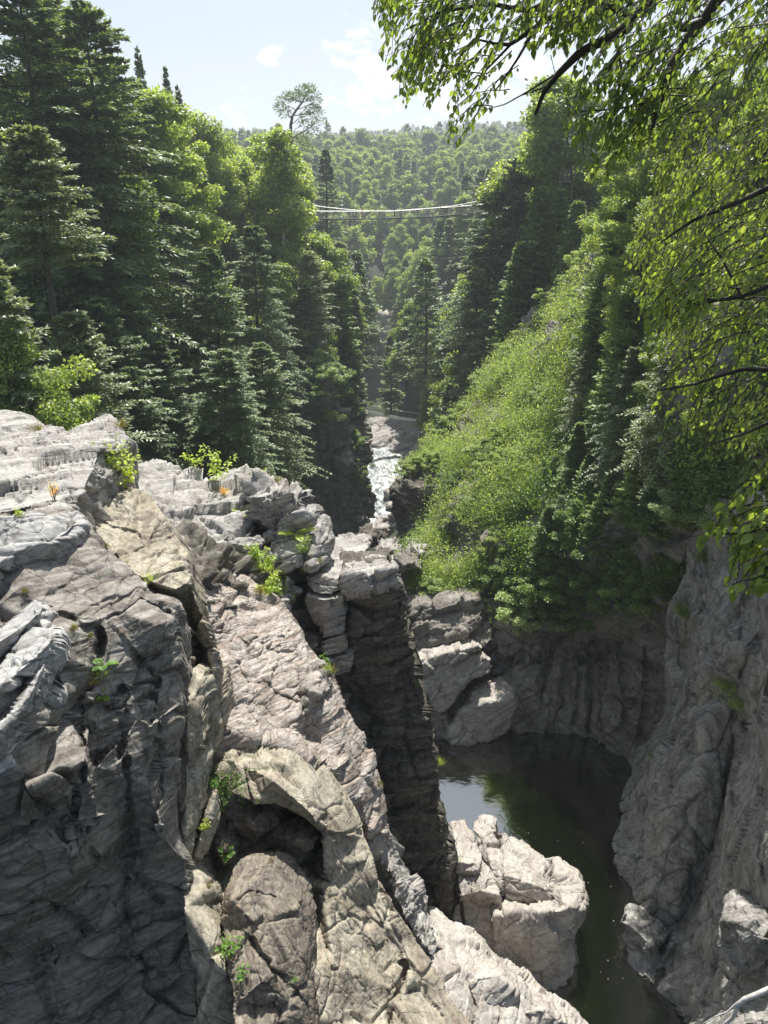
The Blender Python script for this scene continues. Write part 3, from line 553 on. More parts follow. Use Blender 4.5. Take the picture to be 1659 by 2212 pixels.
# outcrop on the crest
rock('rock_outcrop', [(240, 1075, 24), (252, 1030, 26.5), (262, 1018, 27.5), (300, 1012, 28.5), (330, 1008, 29), (352, 1004, 29), (372, 1010, 29), (387, 1026, 28.5), (415, 1021, 28.7), (440, 1028, 28.5), (470, 1022, 28.6), (512, 1014, 29), (530, 1020, 28.8),
     (545, 1030, 28.4), (556, 1050, 27.6), (552, 1085, 26.4), (548, 1120, 25.4), (535, 1160, 24.6), (528, 1200, 24), (510, 1220, 23.4), (480, 1200, 22.8), (440, 1170, 22.6), (400, 1155, 22), (350, 1120, 21.8), (290, 1090, 22)],
     lines=[[(300, 1050, 26), (380, 1062, 25.8), (450, 1075, 25.6), (520, 1085, 25.8)], [(370, 1100, 23.6), (440, 1130, 23.6), (500, 1150, 24)]], sp=2.6, smooth=0,
     mat=M_grey, st=dict(S_blocky, blk=.6, block=(2.2, 1.3, .8), sub=.6, lay=.03), seed=71, back=(-.1, 1, -.6), thick=4, label='rugged layered grey outcrop along the crest below the dark trees', cat='rock outcrop')
rock('rock_outcrop', [(548, 1050, 27), (560, 1038, 27.6), (600, 1042, 27.8), (628, 1050, 27.6), (652, 1058, 27.2), (657, 1075, 26.6), (648, 1100, 25.8), (640, 1125, 25.2), (622, 1150, 24.8), (600, 1170, 24.6), (580, 1175, 24.6), (566, 1140, 25), (555, 1100, 25.6)],
     lines=[[(555, 1062, 26.2), (600, 1068, 25.8), (645, 1085, 25.6)]], sp=2.4, smooth=0, mat=M_grey, st=dict(S_blocky, blk=.8, block=(1.3, .9, .4)), seed=72, back=(0, 1, -.5), thick=2.6,
     label='squat blocky knob at the right end of the crest outcrop', cat='rock outcrop')
rock('rock_slab', [(588, 1200, 24.2), (600, 1175, 24.6), (622, 1145, 25.2), (642, 1108, 26), (660, 1088, 26.6), (680, 1088, 26.6), (682, 1105, 26), (668, 1135, 25.2), (658, 1165, 24.4), (650, 1200, 23.8), (642, 1225, 23.4), (615, 1215, 23.6)],
     lines=[[(600, 1185, 24), (640, 1150, 24.6), (676, 1105, 25.6)]], sp=2.4, mat=M_grey, st=dict(S_pinn, blk=.12), seed=73, back=(.2, 1, -.4), thick=1.6, label='leaning flat grey slab at the head of the fern gully', cat='rock slab')
rock('rock_slab', [(655, 1200, 24.4), (668, 1150, 25.4), (685, 1115, 26.2), (695, 1118, 26.2), (700, 1145, 25.6), (712, 1165, 25.2), (710, 1190, 24.8), (700, 1215, 24.2), (672, 1235, 23.6), (655, 1230, 23.8)],
     lines=[[(690, 1140, 25.2), (682, 1180, 24.4), (672, 1225, 23.5)]], sp=2.4, mat=M_grey, st=dict(S_pinn, blk=.12), seed=74, back=(.2, 1, -.4), thick=1.6, label='upright grey slab leaning beside the pinnacle top', cat='rock slab')
for k, (ol, lb) in enumerate([([(535, 1275, 22.6), (548, 1235, 23.4), (590, 1165, 24.3), (612, 1178, 24.2), (622, 1205, 23.8), (622, 1270, 23.0), (605, 1330, 22.4), (570, 1330, 22.2), (540, 1300, 22.4)], 'narrow grey step block standing in the leafy gully'),
                              ([(480, 1190, 23.2), (500, 1165, 23.8), (535, 1150, 24.3), (556, 1165, 24.2), (560, 1200, 23.6), (545, 1235, 23.0), (520, 1225, 22.8), (500, 1215, 22.8)], 'cracked grey block at the lower end of the crest outcrop')]):
    rock('boulder', ol, sp=2.4, smooth=0, mat=M_grey, st=dict(S_blocky, blk=.5), seed=75+k, back=(0, 1, -.5), thick=1.5, label=lb, cat='boulder')
# pinnacle with its top blocks
rock('rock_slab', [(700, 1212, 27.0), (706, 1185, 28), (720, 1160, 29), (760, 1152, 29.6), (797, 1155, 29.6), (798, 1172, 28.8), (790, 1196, 27.2), (750, 1205, 26.8), (722, 1216, 26.4)], lines=[[(708, 1204, 27), (750, 1194, 27.2), (795, 1182, 27.8)]], sp=2.4, smooth=0,
     mat=M_grey, st=dict(S_pinn, blk=.2, th=.25), seed=78, back=(0, 1, -.6), thick=2, label='flat pale block lying directly behind the pinnacle top', cat='rock slab')
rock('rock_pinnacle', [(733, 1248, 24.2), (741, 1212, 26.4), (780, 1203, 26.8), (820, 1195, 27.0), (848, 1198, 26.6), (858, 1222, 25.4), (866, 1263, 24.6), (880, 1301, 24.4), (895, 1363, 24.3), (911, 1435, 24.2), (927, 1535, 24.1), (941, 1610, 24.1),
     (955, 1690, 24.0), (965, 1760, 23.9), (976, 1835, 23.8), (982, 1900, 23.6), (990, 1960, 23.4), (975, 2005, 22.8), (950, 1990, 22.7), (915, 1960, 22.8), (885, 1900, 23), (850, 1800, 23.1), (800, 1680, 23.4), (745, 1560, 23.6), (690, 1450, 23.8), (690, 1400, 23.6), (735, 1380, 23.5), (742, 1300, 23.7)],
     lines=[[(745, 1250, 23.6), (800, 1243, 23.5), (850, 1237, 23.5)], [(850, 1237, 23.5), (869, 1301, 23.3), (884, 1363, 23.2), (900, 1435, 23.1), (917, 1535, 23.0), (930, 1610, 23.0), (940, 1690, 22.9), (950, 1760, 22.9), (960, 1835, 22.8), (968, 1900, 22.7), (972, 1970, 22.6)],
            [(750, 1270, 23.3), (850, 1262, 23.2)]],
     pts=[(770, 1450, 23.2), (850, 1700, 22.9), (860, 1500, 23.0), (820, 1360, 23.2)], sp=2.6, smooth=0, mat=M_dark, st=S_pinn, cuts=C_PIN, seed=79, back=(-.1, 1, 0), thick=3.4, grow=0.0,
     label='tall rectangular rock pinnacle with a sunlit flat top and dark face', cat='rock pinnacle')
rock('rock_slab', [(742, 1232, 24.5), (745, 1212, 26.2), (780, 1203, 26.8), (820, 1195, 27.1), (848, 1198, 26.7), (856, 1222, 25.3), (860, 1245, 24.2), (855, 1262, 23.4), (800, 1270, 23.1), (748, 1280, 23.2)], lines=[[(745, 1246, 23.4), (800, 1238, 23.3), (854, 1232, 23.5)]],
     sp=2.3, smooth=0, mat=M_grey, st=dict(S_pinn, blk=.15, th=.22), seed=80, back=(0, 1, -.8), thick=1.0, label='pale flat cap block on top of the tall pinnacle', cat='rock slab')
STEP = [([(660, 1240, 24.6), (668, 1215, 25.6), (700, 1208, 26.0), (740, 1211, 25.9), (742, 1240, 24.4), (740, 1275, 23.4), (712, 1284, 23.2), (680, 1282, 23.4), (662, 1262, 24)], [[(668, 1248, 23.9), (705, 1244, 23.7), (738, 1250, 23.5)]], 'notched pale block on the left shoulder of the pinnacle'),
        ([(655, 1300, 23.6), (664, 1272, 24.2), (690, 1278, 23.8), (742, 1275, 23.6), (746, 1315, 23.2), (740, 1345, 23.0), (700, 1358, 22.9), (676, 1350, 23.2)], [[(662, 1290, 23.2), (700, 1296, 23.0), (742, 1290, 23.0)]], 'upper dark step below the notched pale block'),
        ([(688, 1350, 23.9), (692, 1332, 24.4), (745, 1318, 24.6), (746, 1340, 23.3), (744, 1370, 23.0), (698, 1382, 22.9), (688, 1370, 23.2)], [[(690, 1348, 22.9), (744, 1335, 22.8)]], 'upper of the sunlit stair ledges left of the pinnacle face'),
        ([(690, 1390, 23.8), (697, 1372, 24.3), (735, 1358, 24.4), (746, 1370, 23.6), (750, 1402, 22.9), (706, 1420, 22.7), (692, 1408, 23.1)], [[(694, 1386, 22.8), (744, 1374, 22.7)]], 'middle of the sunlit stair ledges left of the pinnacle face'),
        ([(694, 1430, 23.6), (704, 1408, 24.1), (751, 1396, 24.0), (760, 1416, 23.0), (755, 1450, 22.7), (715, 1462, 22.6), (700, 1448, 23)], [[(702, 1424, 22.7), (752, 1414, 22.6)]], 'lowest of the sunlit stair ledges left of the pinnacle face')]
for k, (ol, ln, lb) in enumerate(STEP):
    rock('rock_ledge', ol, ln, sp=2.2, smooth=0, mat=M_grey, st=dict(S_pinn, blk=.14, big=.05, lay=.05), seed=82+k, back=(0, 1, -.3), thick=1.6, label=lb, cat='rock ledge')
# boulders at the foot of the pinnacle by the water
rock('boulder', [(978, 1815, 24.6), (985, 1800, 25.1), (1015, 1795, 25.3), (1030, 1812, 24.9), (1042, 1850, 24.1), (1055, 1880, 23.5), (1072, 1910, 22.9), (1080, 1950, 22.3), (1080, 2010, 21.7), (1070, 2055, 21.3), (1030, 2030, 21.7), (998, 2020, 21.9), (990, 1960, 22.6), (982, 1890, 23.4)],
     lines=[[(985, 1860, 23.6), (1030, 1866, 23.3), (1060, 1895, 22.9)], [(990, 1940, 22.4), (1040, 1925, 22.2), (1078, 1935, 22.0)]], sp=2.4, mat=M_light, st=S_worn, seed=90, back=(-.1, 1, -.6), thick=3, label='tall pale pillar-shaped boulder touching the pinnacle foot', cat='boulder')
rock('boulder', [(1022, 1812, 25.2), (1028, 1798, 25.6), (1050, 1786, 25.9), (1075, 1784, 25.9), (1088, 1792, 25.7), (1092, 1825, 24.9), (1105, 1835, 24.7), (1130, 1840, 24.5), (1160, 1852, 24.2), (1184, 1868, 23.9), (1200, 1888, 23.6), (1205, 1915, 23.1), (1195, 1938, 22.7), (1186, 1955, 22.3),
     (1140, 1955, 22.2), (1100, 1945, 22.4), (1072, 1945, 22.5), (1062, 1900, 23.2), (1040, 1850, 24.2)], lines=[[(1095, 1890, 22.9), (1140, 1905, 22.5), (1190, 1925, 22.4)]], pts=[(1080, 1850, 24), (1140, 1870, 23.6)], sp=2.3, mat=M_light, st=S_worn, seed=91,
     back=(0, 1, -.6), thick=3, label='upper pale boulder with a square corner overlooking the pool', cat='boulder')
rock('boulder', [(1070, 1965, 22.1), (1110, 1960, 22.3), (1150, 1962, 22.4), (1186, 1955, 22.6), (1200, 1920, 23.1), (1206, 1893, 23.6), (1232, 1897, 23.5), (1255, 1917, 23.1), (1267, 1948, 22.6), (1266, 1975, 22.2), (1257, 1992, 21.9), (1243, 2018, 21.6), (1243, 2065, 21.1), (1237, 2110, 20.8), (1212, 2138, 20.5),
     (1180, 2150, 20.3), (1120, 2110, 20.5), (1075, 2070, 20.9), (1066, 2010, 21.4)], lines=[[(1074, 1980, 21.2), (1120, 1972, 21.1), (1180, 1970, 21.2), (1230, 1965, 21.4), (1258, 1965, 21.9)]], pts=[(1140, 2040, 20.9), (1210, 2050, 20.9)], sp=2.3, mat=M_light, st=dict(S_worn, big=.2), cuts=C_BLD, seed=92,
     back=(0, 1, -.4), thick=3, label='broad boulder with a rounded sunlit lip rising straight from the water', cat='boulder')
rock('boulder', [(972, 1985, 22.5), (980, 1960, 22.8), (995, 1945, 23), (1003, 1985, 22.5), (1004, 2015, 22.2), (985, 2012, 22.3)], sp=2.2, mat=M_light, st=dict(S_worn, big=.08, blk=.1), seed=93, back=(0, 1, -.4), thick=1.2, label='small wedge rock squeezed between pinnacle foot and pillar boulder', cat='boulder')
rock('rock_bank', [(900, 1975, 20.5), (930, 1968, 20.2), (960, 1975, 19.9), (1000, 1995, 19.5), (1030, 2020, 19.1), (1062, 2050, 18.8), (1100, 2080, 18.5), (1150, 2125, 18.1), (1200, 2148, 17.9), (1240, 2178, 17.6), (1280, 2215, 17.2), (1300, 2260, 16.6), (1000, 2260, 14.2), (930, 2100, 16)],
     lines=[[(960, 2030, 18), (1050, 2095, 17), (1150, 2160, 16.8), (1240, 2215, 16.4)]], pts=[(1050, 2180, 15.6), (1150, 2212, 15.8)], sp=2.6, mat=M_light, st=dict(S_worn, blk=.25, block=(1.6, 1.0, .8), sub=.5), seed=94, back=(0, .8, -1), thick=4, kind='structure', label='pale rumpled rock shelf at the lower edge above the water')
for k, (ol, ln, lb) in enumerate([
    ([(1005, 2120, 16.4), (1030, 2078, 17.4), (1070, 2068, 17.8), (1110, 2098, 17.6), (1128, 2140, 17.0), (1120, 2180, 16.4), (1075, 2195, 15.8), (1030, 2180, 15.6)], [[(1030, 2110, 16.4), (1075, 2110, 16.6), (1115, 2145, 16.3)]], 'bulging pale knob in the middle of the lower rock shelf'),
    ([(1120, 2215, 15.8), (1122, 2170, 16.8), (1150, 2140, 17.3), (1190, 2150, 17.3), (1222, 2180, 17.0), (1240, 2230, 16.2), (1180, 2260, 15.4)], [[(1130, 2190, 15.9), (1180, 2180, 16.2), (1225, 2210, 16)]], 'pale rounded block at the lower edge nearest the dark water')]):
    rock('boulder', ol, ln, sp=2.4, mat=M_light, st=dict(S_worn, blk=.2, big=.15), seed=95+k, back=(0, .8, -.8), thick=2, label=lb, cat='boulder')
# bluish strip along the edge of the near slab
rock('rock_ledge', [(812, 1818, 15.2), (826, 1808, 15.6), (845, 1850, 15.3), (872, 1890, 15.0), (898, 1935, 14.7), (918, 1985, 14.4), (938, 2020, 14.2), (940, 2078, 13.6), (918, 2060, 13.2), (895, 2022, 13.4), (868, 1976, 13.6), (842, 1920, 14), (820, 1870, 14.6)],
     lines=[[(850, 1880, 14.3), (880, 1930, 14.0), (910, 2000, 13.6)]], sp=2.3, mat=M_grey, st=dict(S_slab, big=.2, blk=.25, block=(1.2, .9, .5)), seed=98, back=(.1, .8, -.8), thick=2.2, label='thin bluish ledge running down the right edge of the near slab', cat='rock ledge')
# pink slab
rock('rock_slab', [(385, 1175, 20), (392, 1151, 21.5), (420, 1160, 22), (455, 1175, 22.5), (480, 1191, 22.8), (500, 1215, 22.6), (530, 1236, 22.2), (560, 1259, 21.8), (595, 1291, 21), (630, 1330, 20.2), (652, 1376, 19.2), (682, 1416, 18.8), (706, 1440, 18.4), (725, 1460, 18.2), (742, 1506, 17.8), (780, 1581, 17),
     (802, 1631, 16.6), (820, 1690, 16), (832, 1750, 15.5), (832, 1800, 15), (822, 1842, 14.5), (805, 1850, 14.2), (785, 1825, 14.2), (765, 1780, 14), (735, 1730, 13.7), (700, 1680, 13.3), (660, 1640, 13.2), (600, 1612, 13.2), (540, 1600, 13.1), (500, 1640, 12.9), (470, 1640, 12.8), (455, 1560, 13.2), (455, 1450, 14.5), (430, 1330, 16.5), (400, 1250, 18.2)],
     lines=[[(500, 1228, 21.8), (560, 1290, 20.6), (610, 1340, 19.2), (640, 1400, 17.9), (664, 1450, 17.2)],
            [(664, 1450, 17.2), (648, 1500, 16.2), (655, 1545, 15.6), (640, 1570, 15.0)],
            [(644, 1545, 15.0), (634, 1585, 14.4), (560, 1600, 13.5)],
            [(690, 1460, 16.8), (694, 1510, 16.2), (685, 1545, 15.6)],
            [(720, 1540, 16.0), (760, 1640, 15.0), (785, 1720, 14.4), (800, 1790, 14.0)]],
     pts=[(462, 1400, 15.8), (550, 1400, 17), (600, 1480, 15.9), (520, 1520, 14.2), (660, 1590, 15.4), (690, 1600, 15.2), (715, 1690, 13.9)], sp=2.5, smooth=1,
     mat=M_pink, st=S_slab, cuts=C_PINK, seed=100, back=(.1, .8, -1), thick=3.5, grow=0.02, label='large tilted pinkish slab with parallel grooves in full sun', cat='rock slab')
rock('boulder', [(650, 1500, 16.1), (658, 1462, 16.9), (672, 1440, 17.4), (692, 1432, 17.5), (708, 1450, 17.2), (714, 1480, 16.8), (700, 1510, 16.2), (692, 1530, 15.8), (665, 1540, 15.6), (650, 1525, 15.8)], lines=[[(658, 1490, 16.0), (690, 1500, 15.8)]], sp=2.3, mat=M_purp,
     st=dict(S_rough, big=.08, blk=.12), seed=101, back=(0, .8, -.6), thick=1.2, label='small rounded block set in the right side of the pink slab', cat='boulder')
# lit boulder in the middle of the left rocks
rock('boulder', [(158, 1100, 14.8), (180, 1085, 15.6), (212, 1068, 16.6), (250, 1054, 17.6), (285, 1049, 18), (310, 1060, 17.7), (335, 1082, 17), (360, 1110, 16.4), (377, 1140, 15.9), (392, 1170, 15.4), (408, 1195, 15.0), (415, 1230, 14.5), (420, 1265, 14), (426, 1300, 13.6), (440, 1335, 13.4), (452, 1370, 13.2), (463, 1405, 13),
     (466, 1440, 12.8), (458, 1480, 12.6), (440, 1520, 12.4), (425, 1560, 12.2), (400, 1540, 12.4), (388, 1400, 12.6), (380, 1310, 12.7), (330, 1285, 12.7), (290, 1265, 12.9), (250, 1220, 13.3), (200, 1170, 13.9)],
     lines=[[(290, 1240, 12.9), (335, 1262, 12.7), (380, 1275, 12.9), (402, 1262, 13.6), (415, 1240, 14.1)], [(300, 1262, 13.5), (345, 1285, 13.7), (395, 1300, 14.0)], [(405, 1330, 14.2), (425, 1420, 13.8), (430, 1500, 13.2)]],
     pts=[(250, 1130, 15.2), (320, 1180, 14.4), (340, 1120, 15.6)], sp=2.5, smooth=1, mat=M_tan, st=dict(S_slab, lay=.05, th=.11, blk=.14, bed=(-.3, .25, .9)), cuts=C_R5, seed=102, back=(0, .8, -1), thick=2.8, grow=0.03,
     label='sunlit lichen-spotted boulder with a rounded nose overhanging a dark cleft', cat='boulder')
# top left boulder and the one behind it
rock('boulder', [(-60, 905, 21), (-20, 897, 21.4), (10, 893, 21.5), (35, 895, 21.4), (55, 905, 21), (70, 916, 20.6), (78, 935, 19.8), (30, 965, 18.8), (-60, 975, 18)], lines=[[(-40, 930, 19.6), (60, 930, 19.6)]], sp=2.6, mat=M_grey, st=dict(S_slab, lay=.035), seed=103, back=(-.1, 1, -.6), thick=2.5,
     label='low pale boulder at the left edge behind the big tilted one', cat='boulder')
rock('boulder', [(-80, 1010, 14), (-60, 960, 17.6), (0, 942, 18.6), (30, 925, 19.4), (80, 918, 19.7), (108, 911, 20), (136, 913, 19.9), (145, 926, 19.4), (180, 908, 19.8), (208, 900, 20.1), (235, 900, 20), (250, 908, 19.6), (262, 922, 19.1), (270, 940, 18.7), (267, 962, 18.2), (262, 990, 17.8), (254, 1020, 17.4), (252, 1048, 16.9),
     (228, 1066, 16.4), (205, 1078, 15.7), (170, 1092, 13.6), (120, 1090, 13.2), (80, 1092, 12.9), (30, 1104, 12.6), (-80, 1125, 11.9)],
     lines=[[(240, 910, 19.4), (228, 940, 18.2), (215, 975, 16.7), (200, 1015, 15.2), (185, 1055, 14.1), (172, 1085, 13.4)], [(85, 935, 18.6), (125, 928, 18.9), (142, 935, 18.6)]], pts=[(100, 1000, 15.6), (20, 1040, 13.8)], sp=2.6, smooth=1,
     mat=M_grey, st=dict(S_slab, blk=.26, block=(3, 1.8, .8), lay=.035), cuts=C_TL, seed=104, back=(0, .8, -1), thick=3, grow=0.02, label='big tilted boulder at upper left with a streaked sunny top and dark right face', cat='boulder')
# narrow columns in the cleft
rock('rock_fin', [(372, 1560, 11.3), (392, 1500, 11.6), (415, 1500, 11.7), (428, 1530, 11.7), (432, 1600, 11.5), (430, 1680, 11.2), (422, 1760, 10.8), (408, 1830, 10.5), (398, 1862, 10.3), (388, 1830, 10.3), (376, 1770, 10.5), (370, 1680, 10.8)], lines=[[(405, 1520, 11.0), (408, 1640, 10.8), (400, 1800, 10.1)]], sp=2.6, mat=M_tan,
     st=dict(S_round, bed=(.9, .3, .1), lay=.03), seed=105, back=(0, 1, -.1), thick=1.5, label='tall smooth grey fin in the cleft beside the shaded rock face', cat='rock fin')
rock('rock_fin', [(430, 1560, 12.6), (440, 1510, 13), (455, 1478, 13.3), (468, 1470, 13.3), (478, 1515, 13.1), (482, 1570, 12.8), (474, 1620, 12.5), (458, 1665, 12.2), (440, 1690, 12.1), (432, 1650, 12.3)], lines=[[(452, 1500, 12.5), (450, 1640, 11.9)]], sp=2.6, mat=M_tan, st=dict(S_round, lay=.03), seed=106, back=(0, 1, -.2), thick=1.5,
     label='short rounded fin wedged below the overhanging boulder nose', cat='rock fin')
rock('rock_fin', [(408, 1862, 10.5), (418, 1820, 10.8), (434, 1770, 11.2), (448, 1720, 11.5), (462, 1682, 11.8), (474, 1690, 11.8), (478, 1740, 11.4), (466, 1785, 11.1), (448, 1825, 10.8), (432, 1862, 10.5), (420, 1875, 10.4)], lines=[[(425, 1840, 10.4), (450, 1770, 10.8), (468, 1705, 11.3)]], sp=2.6, mat=M_tan, st=dict(S_round, lay=.02), seed=107,
     back=(0, 1, -.4), thick=.8, label='thin sunlit mossy fin slanting down inside the cleft', cat='rock fin')
# near tan slab, its nose and block
rock('rock_slab', [(395, 1870, 10.3), (420, 1850, 10.8), (440, 1800, 11.6), (460, 1700, 12.8), (500, 1650, 13.4), (600, 1680, 13.5), (700, 1720, 13.6), (745, 1770, 13.4), (782, 1809, 13.1), (801, 1855, 12.7), (820, 1890, 12.5), (839, 1918, 12.2), (868, 1976, 11.8), (897, 2022, 11.6), (939, 2076, 11.2), (976, 2147, 10.7), (1030, 2225, 10.2), (1040, 2260, 9.6),
     (420, 2260, 7.7), (408, 2100, 8.3), (400, 1960, 8.9)],
     lines=[[(705, 1814, 12.9), (690, 1860, 12.4), (700, 1920, 11.2)], [(480, 1860, 11.4), (560, 1870, 11.7), (640, 1900, 11.7), (672, 1947, 11.3)], [(440, 1925, 9.6), (500, 1950, 10.4), (560, 1990, 10.6)], [(705, 1960, 10.8), (720, 2080, 9.8), (715, 2212, 8.9)],
            [(870, 2212, 9.6), (850, 2140, 10.2), (880, 2080, 10.9)]],
     pts=[(500, 1780, 12.1), (600, 1800, 12.25), (560, 1740, 12.3), (660, 1830, 12.15), (780, 1900, 12.1), (800, 2050, 10.9), (470, 2080, 8.3), (560, 2150, 8.4), (930, 2200, 9.9), (780, 2200, 9.4)], sp=2.6, smooth=1, mat=M_tan, st=dict(S_round, bed=(.8, .35, .4), lay=.03, th=.2), cuts=C_TAN, seed=108, back=(0, .7, -1), thick=3, grow=0.02,
     label='large tan sunlit slab running down to the lower edge beside the cleft', cat='rock slab')
rock('boulder', [(470, 1672, 12.2), (480, 1630, 12.9), (500, 1598, 13.3), (525, 1592, 13.4), (551, 1601, 13.4), (585, 1600, 13.6), (618, 1599, 13.7), (647, 1614, 13.6), (672, 1640, 13.5), (697, 1664, 13.4), (726, 1710, 13.2), (755, 1755, 13.1), (782, 1809, 12.8), (803, 1858, 12.4), (812, 1900, 12.1), (792, 1950, 11.75), (752, 1962, 11.5), (718, 1920, 11.5), (702, 1868, 11.6), (700, 1828, 11.75), (690, 1800, 11.9), (655, 1765, 11.9), (600, 1730, 11.8), (540, 1730, 11.6), (490, 1710, 11.8)],
     lines=[[(500, 1640, 12.4), (552, 1660, 12.1), (592, 1688, 11.7), (650, 1738, 11.5), (700, 1790, 11.5)], [(530, 1605, 13.2), (545, 1650, 12.7)]], sp=2.4, smooth=1, mat=M_tan, st=dict(S_round, big=.08, blk=.12, sub=.5), seed=109, back=(0, 1, -.55), thick=1.3,
     label='craggy tan boulder arching over the dark hollow', cat='boulder')
rock('boulder', [(485, 1940, 9.8), (500, 1905, 10.2), (522, 1882, 10.5), (559, 1872, 10.7), (593, 1864, 10.8), (614, 1889, 10.7), (640, 1920, 10.5), (660, 1950, 10.3), (678, 1980, 10.1), (684, 2014, 9.9), (682, 2097, 9.3), (676, 2212, 8.5), (672, 2260, 8.0), (520, 2260, 7.4), (500, 2180, 7.8), (480, 2080, 8.4), (475, 2000, 9.1)],
     lines=[[(500, 1945, 9.2), (590, 1885, 10.3), (640, 1960, 9.7), (655, 2060, 9.0), (650, 2180, 8.2)]], pts=[(560, 2000, 8.9), (570, 2120, 8.1)], sp=2.5, smooth=1, mat=M_brown, st=dict(S_round, big=.1, blk=.1), cuts=C_BRN, seed=110, back=(.05, 1, -.5), thick=1.0,
     label='brown lichen-mottled pointed block below the hollow', cat='boulder')
for k, (x, y, Y, w, h, lb) in enumerate([(628, 1810, 11.95, 62, 44, 'rounded brown rock bulging down inside the top of the hollow'), (545, 1775, 12.0, 54, 50, 'shaded brown rock behind the spindly shrub'), (640, 1880, 12.0, 34, 26, 'brown stone lodged in the dark hollow'), (700, 1880, 12.0, 34, 44, 'lump of tan rock bulging at the edge of the hollow'), (485, 1830, 11.4, 32, 40, 'dark stone in the shade left of the hollow'), (580, 1835, 12.2, 24, 18, 'small sunlit stone at the back of the hollow')]):
    ol = []
    rr = random.Random(k+9)
    for j in range(9):
        a = j/9*2*math.pi; q = rr.uniform(.8, 1.2); ol.append((x+w*q*math.cos(a), y+h*q*math.sin(a), Y*(1-.03*math.sin(a))))
    rock('boulder', ol, pts=[(x, y+4, Y*.95)], sp=2.5, mat=M_brown if k != 3 else M_tan, st=dict(S_rough, big=.06, blk=.1), seed=112+k, back=(0, 1, -.5), thick=.7, label=lb, cat='boulder')
# the big near rock on the left
rock('boulder', [(-90, 1130, 11.2), (0, 1112, 12.0), (40, 1108, 12.2), (80, 1092, 12.7), (115, 1086, 13), (140, 1084, 13.1), (158, 1098, 13), (175, 1118, 12.9), (205, 1155, 12.7), (235, 1190, 12.5), (262, 1220, 12.3), (290, 1250, 12.1), (335, 1272, 11.9), (380, 1287, 11.9), (395, 1300, 11.9), (397, 1330, 11.6), (391, 1360, 11.4), (390, 1400, 11.2),
     (392, 1450, 11.0), (390, 1520, 10.7), (380, 1600, 10.4), (385, 1700, 10.1), (385, 1790, 9.8), (400, 1860, 9.5), (408, 1960, 9.2), (418, 2060, 9.1), (428, 2260, 9.1), (200, 2260, 8.7), (-90, 2260, 8.0), (-90, 1600, 7.6)],
     lines=[[(165, 1130, 12.5), (172, 1180, 12.0), (200, 1215, 11.7), (260, 1260, 11.5), (330, 1300, 11.3), (385, 1315, 11.5)],
            [(165, 1250, 11.3), (250, 1320, 10.7), (340, 1350, 10.6), (375, 1340, 11.2)],
            [(-90, 1262, 10.5), (0, 1255, 10.7), (30, 1215, 11.2), (55, 1180, 11.6), (100, 1170, 11.6)], [(-90, 1285, 10.1), (0, 1285, 10.2), (50, 1255, 10.6)],
            [(0, 1340, 9.7), (75, 1290, 10.4), (95, 1305, 10.2)], [(-90, 1390, 8.9), (0, 1378, 9.2), (60, 1345, 9.6), (88, 1318, 10.0)], [(-90, 1410, 9.0), (0, 1396, 9.3), (50, 1375, 9.6)],
            [(-90, 1460, 8.5), (0, 1428, 8.9), (75, 1332, 9.8)], [(0, 1455, 8.7), (80, 1335, 9.75), (110, 1370, 9.5)], [(-90, 1510, 8.0), (0, 1490, 8.2), (70, 1440, 8.7), (110, 1380, 9.3)], [(-90, 1525, 8.3), (0, 1505, 8.5), (60, 1465, 8.9)],
            [(0, 1560, 8.1), (50, 1500, 8.6), (65, 1408, 9.2)], [(-90, 1600, 7.4), (0, 1575, 7.7), (55, 1510, 8.2), (95, 1415, 9.0)],
            [(222, 1440, 9.7), (218, 1500, 9.5), (195, 1555, 9.4), (200, 1650, 9.3)], [(140, 1600, 8.4), (190, 1640, 8.3), (200, 1740, 8.1), (190, 1840, 7.8)], [(205, 1660, 8.9), (212, 1760, 8.6), (200, 1860, 8.3)],
            [(330, 1560, 9.6), (320, 1680, 9.3), (350, 1800, 9.0)]],
     pts=[(60, 1140, 12.0), (120, 1220, 11.5), (300, 1420, 10.3), (300, 1550, 9.7), (60, 1700, 7.5), (60, 1850, 7.7), (130, 1950, 8.1), (300, 1900, 9.3), (300, 2050, 9.3), (150, 2100, 8.4), (270, 1760, 9.2)],
     sp=2.6, smooth=1, mat=M_purp, st=dict(S_rough, blk=.26, sub=.35, fine=.02, block=(2.4, 1.7, 1.1), lay=.018, big=.16, bigs=2.0, crack=.16, ridge=.06, rs=2.4), cuts=C_NEAR, seed=120, back=(0, .7, -1), thick=2.5, grow=0.01, label='huge near rock filling the left side, pale on top and shaded below', cat='boulder')

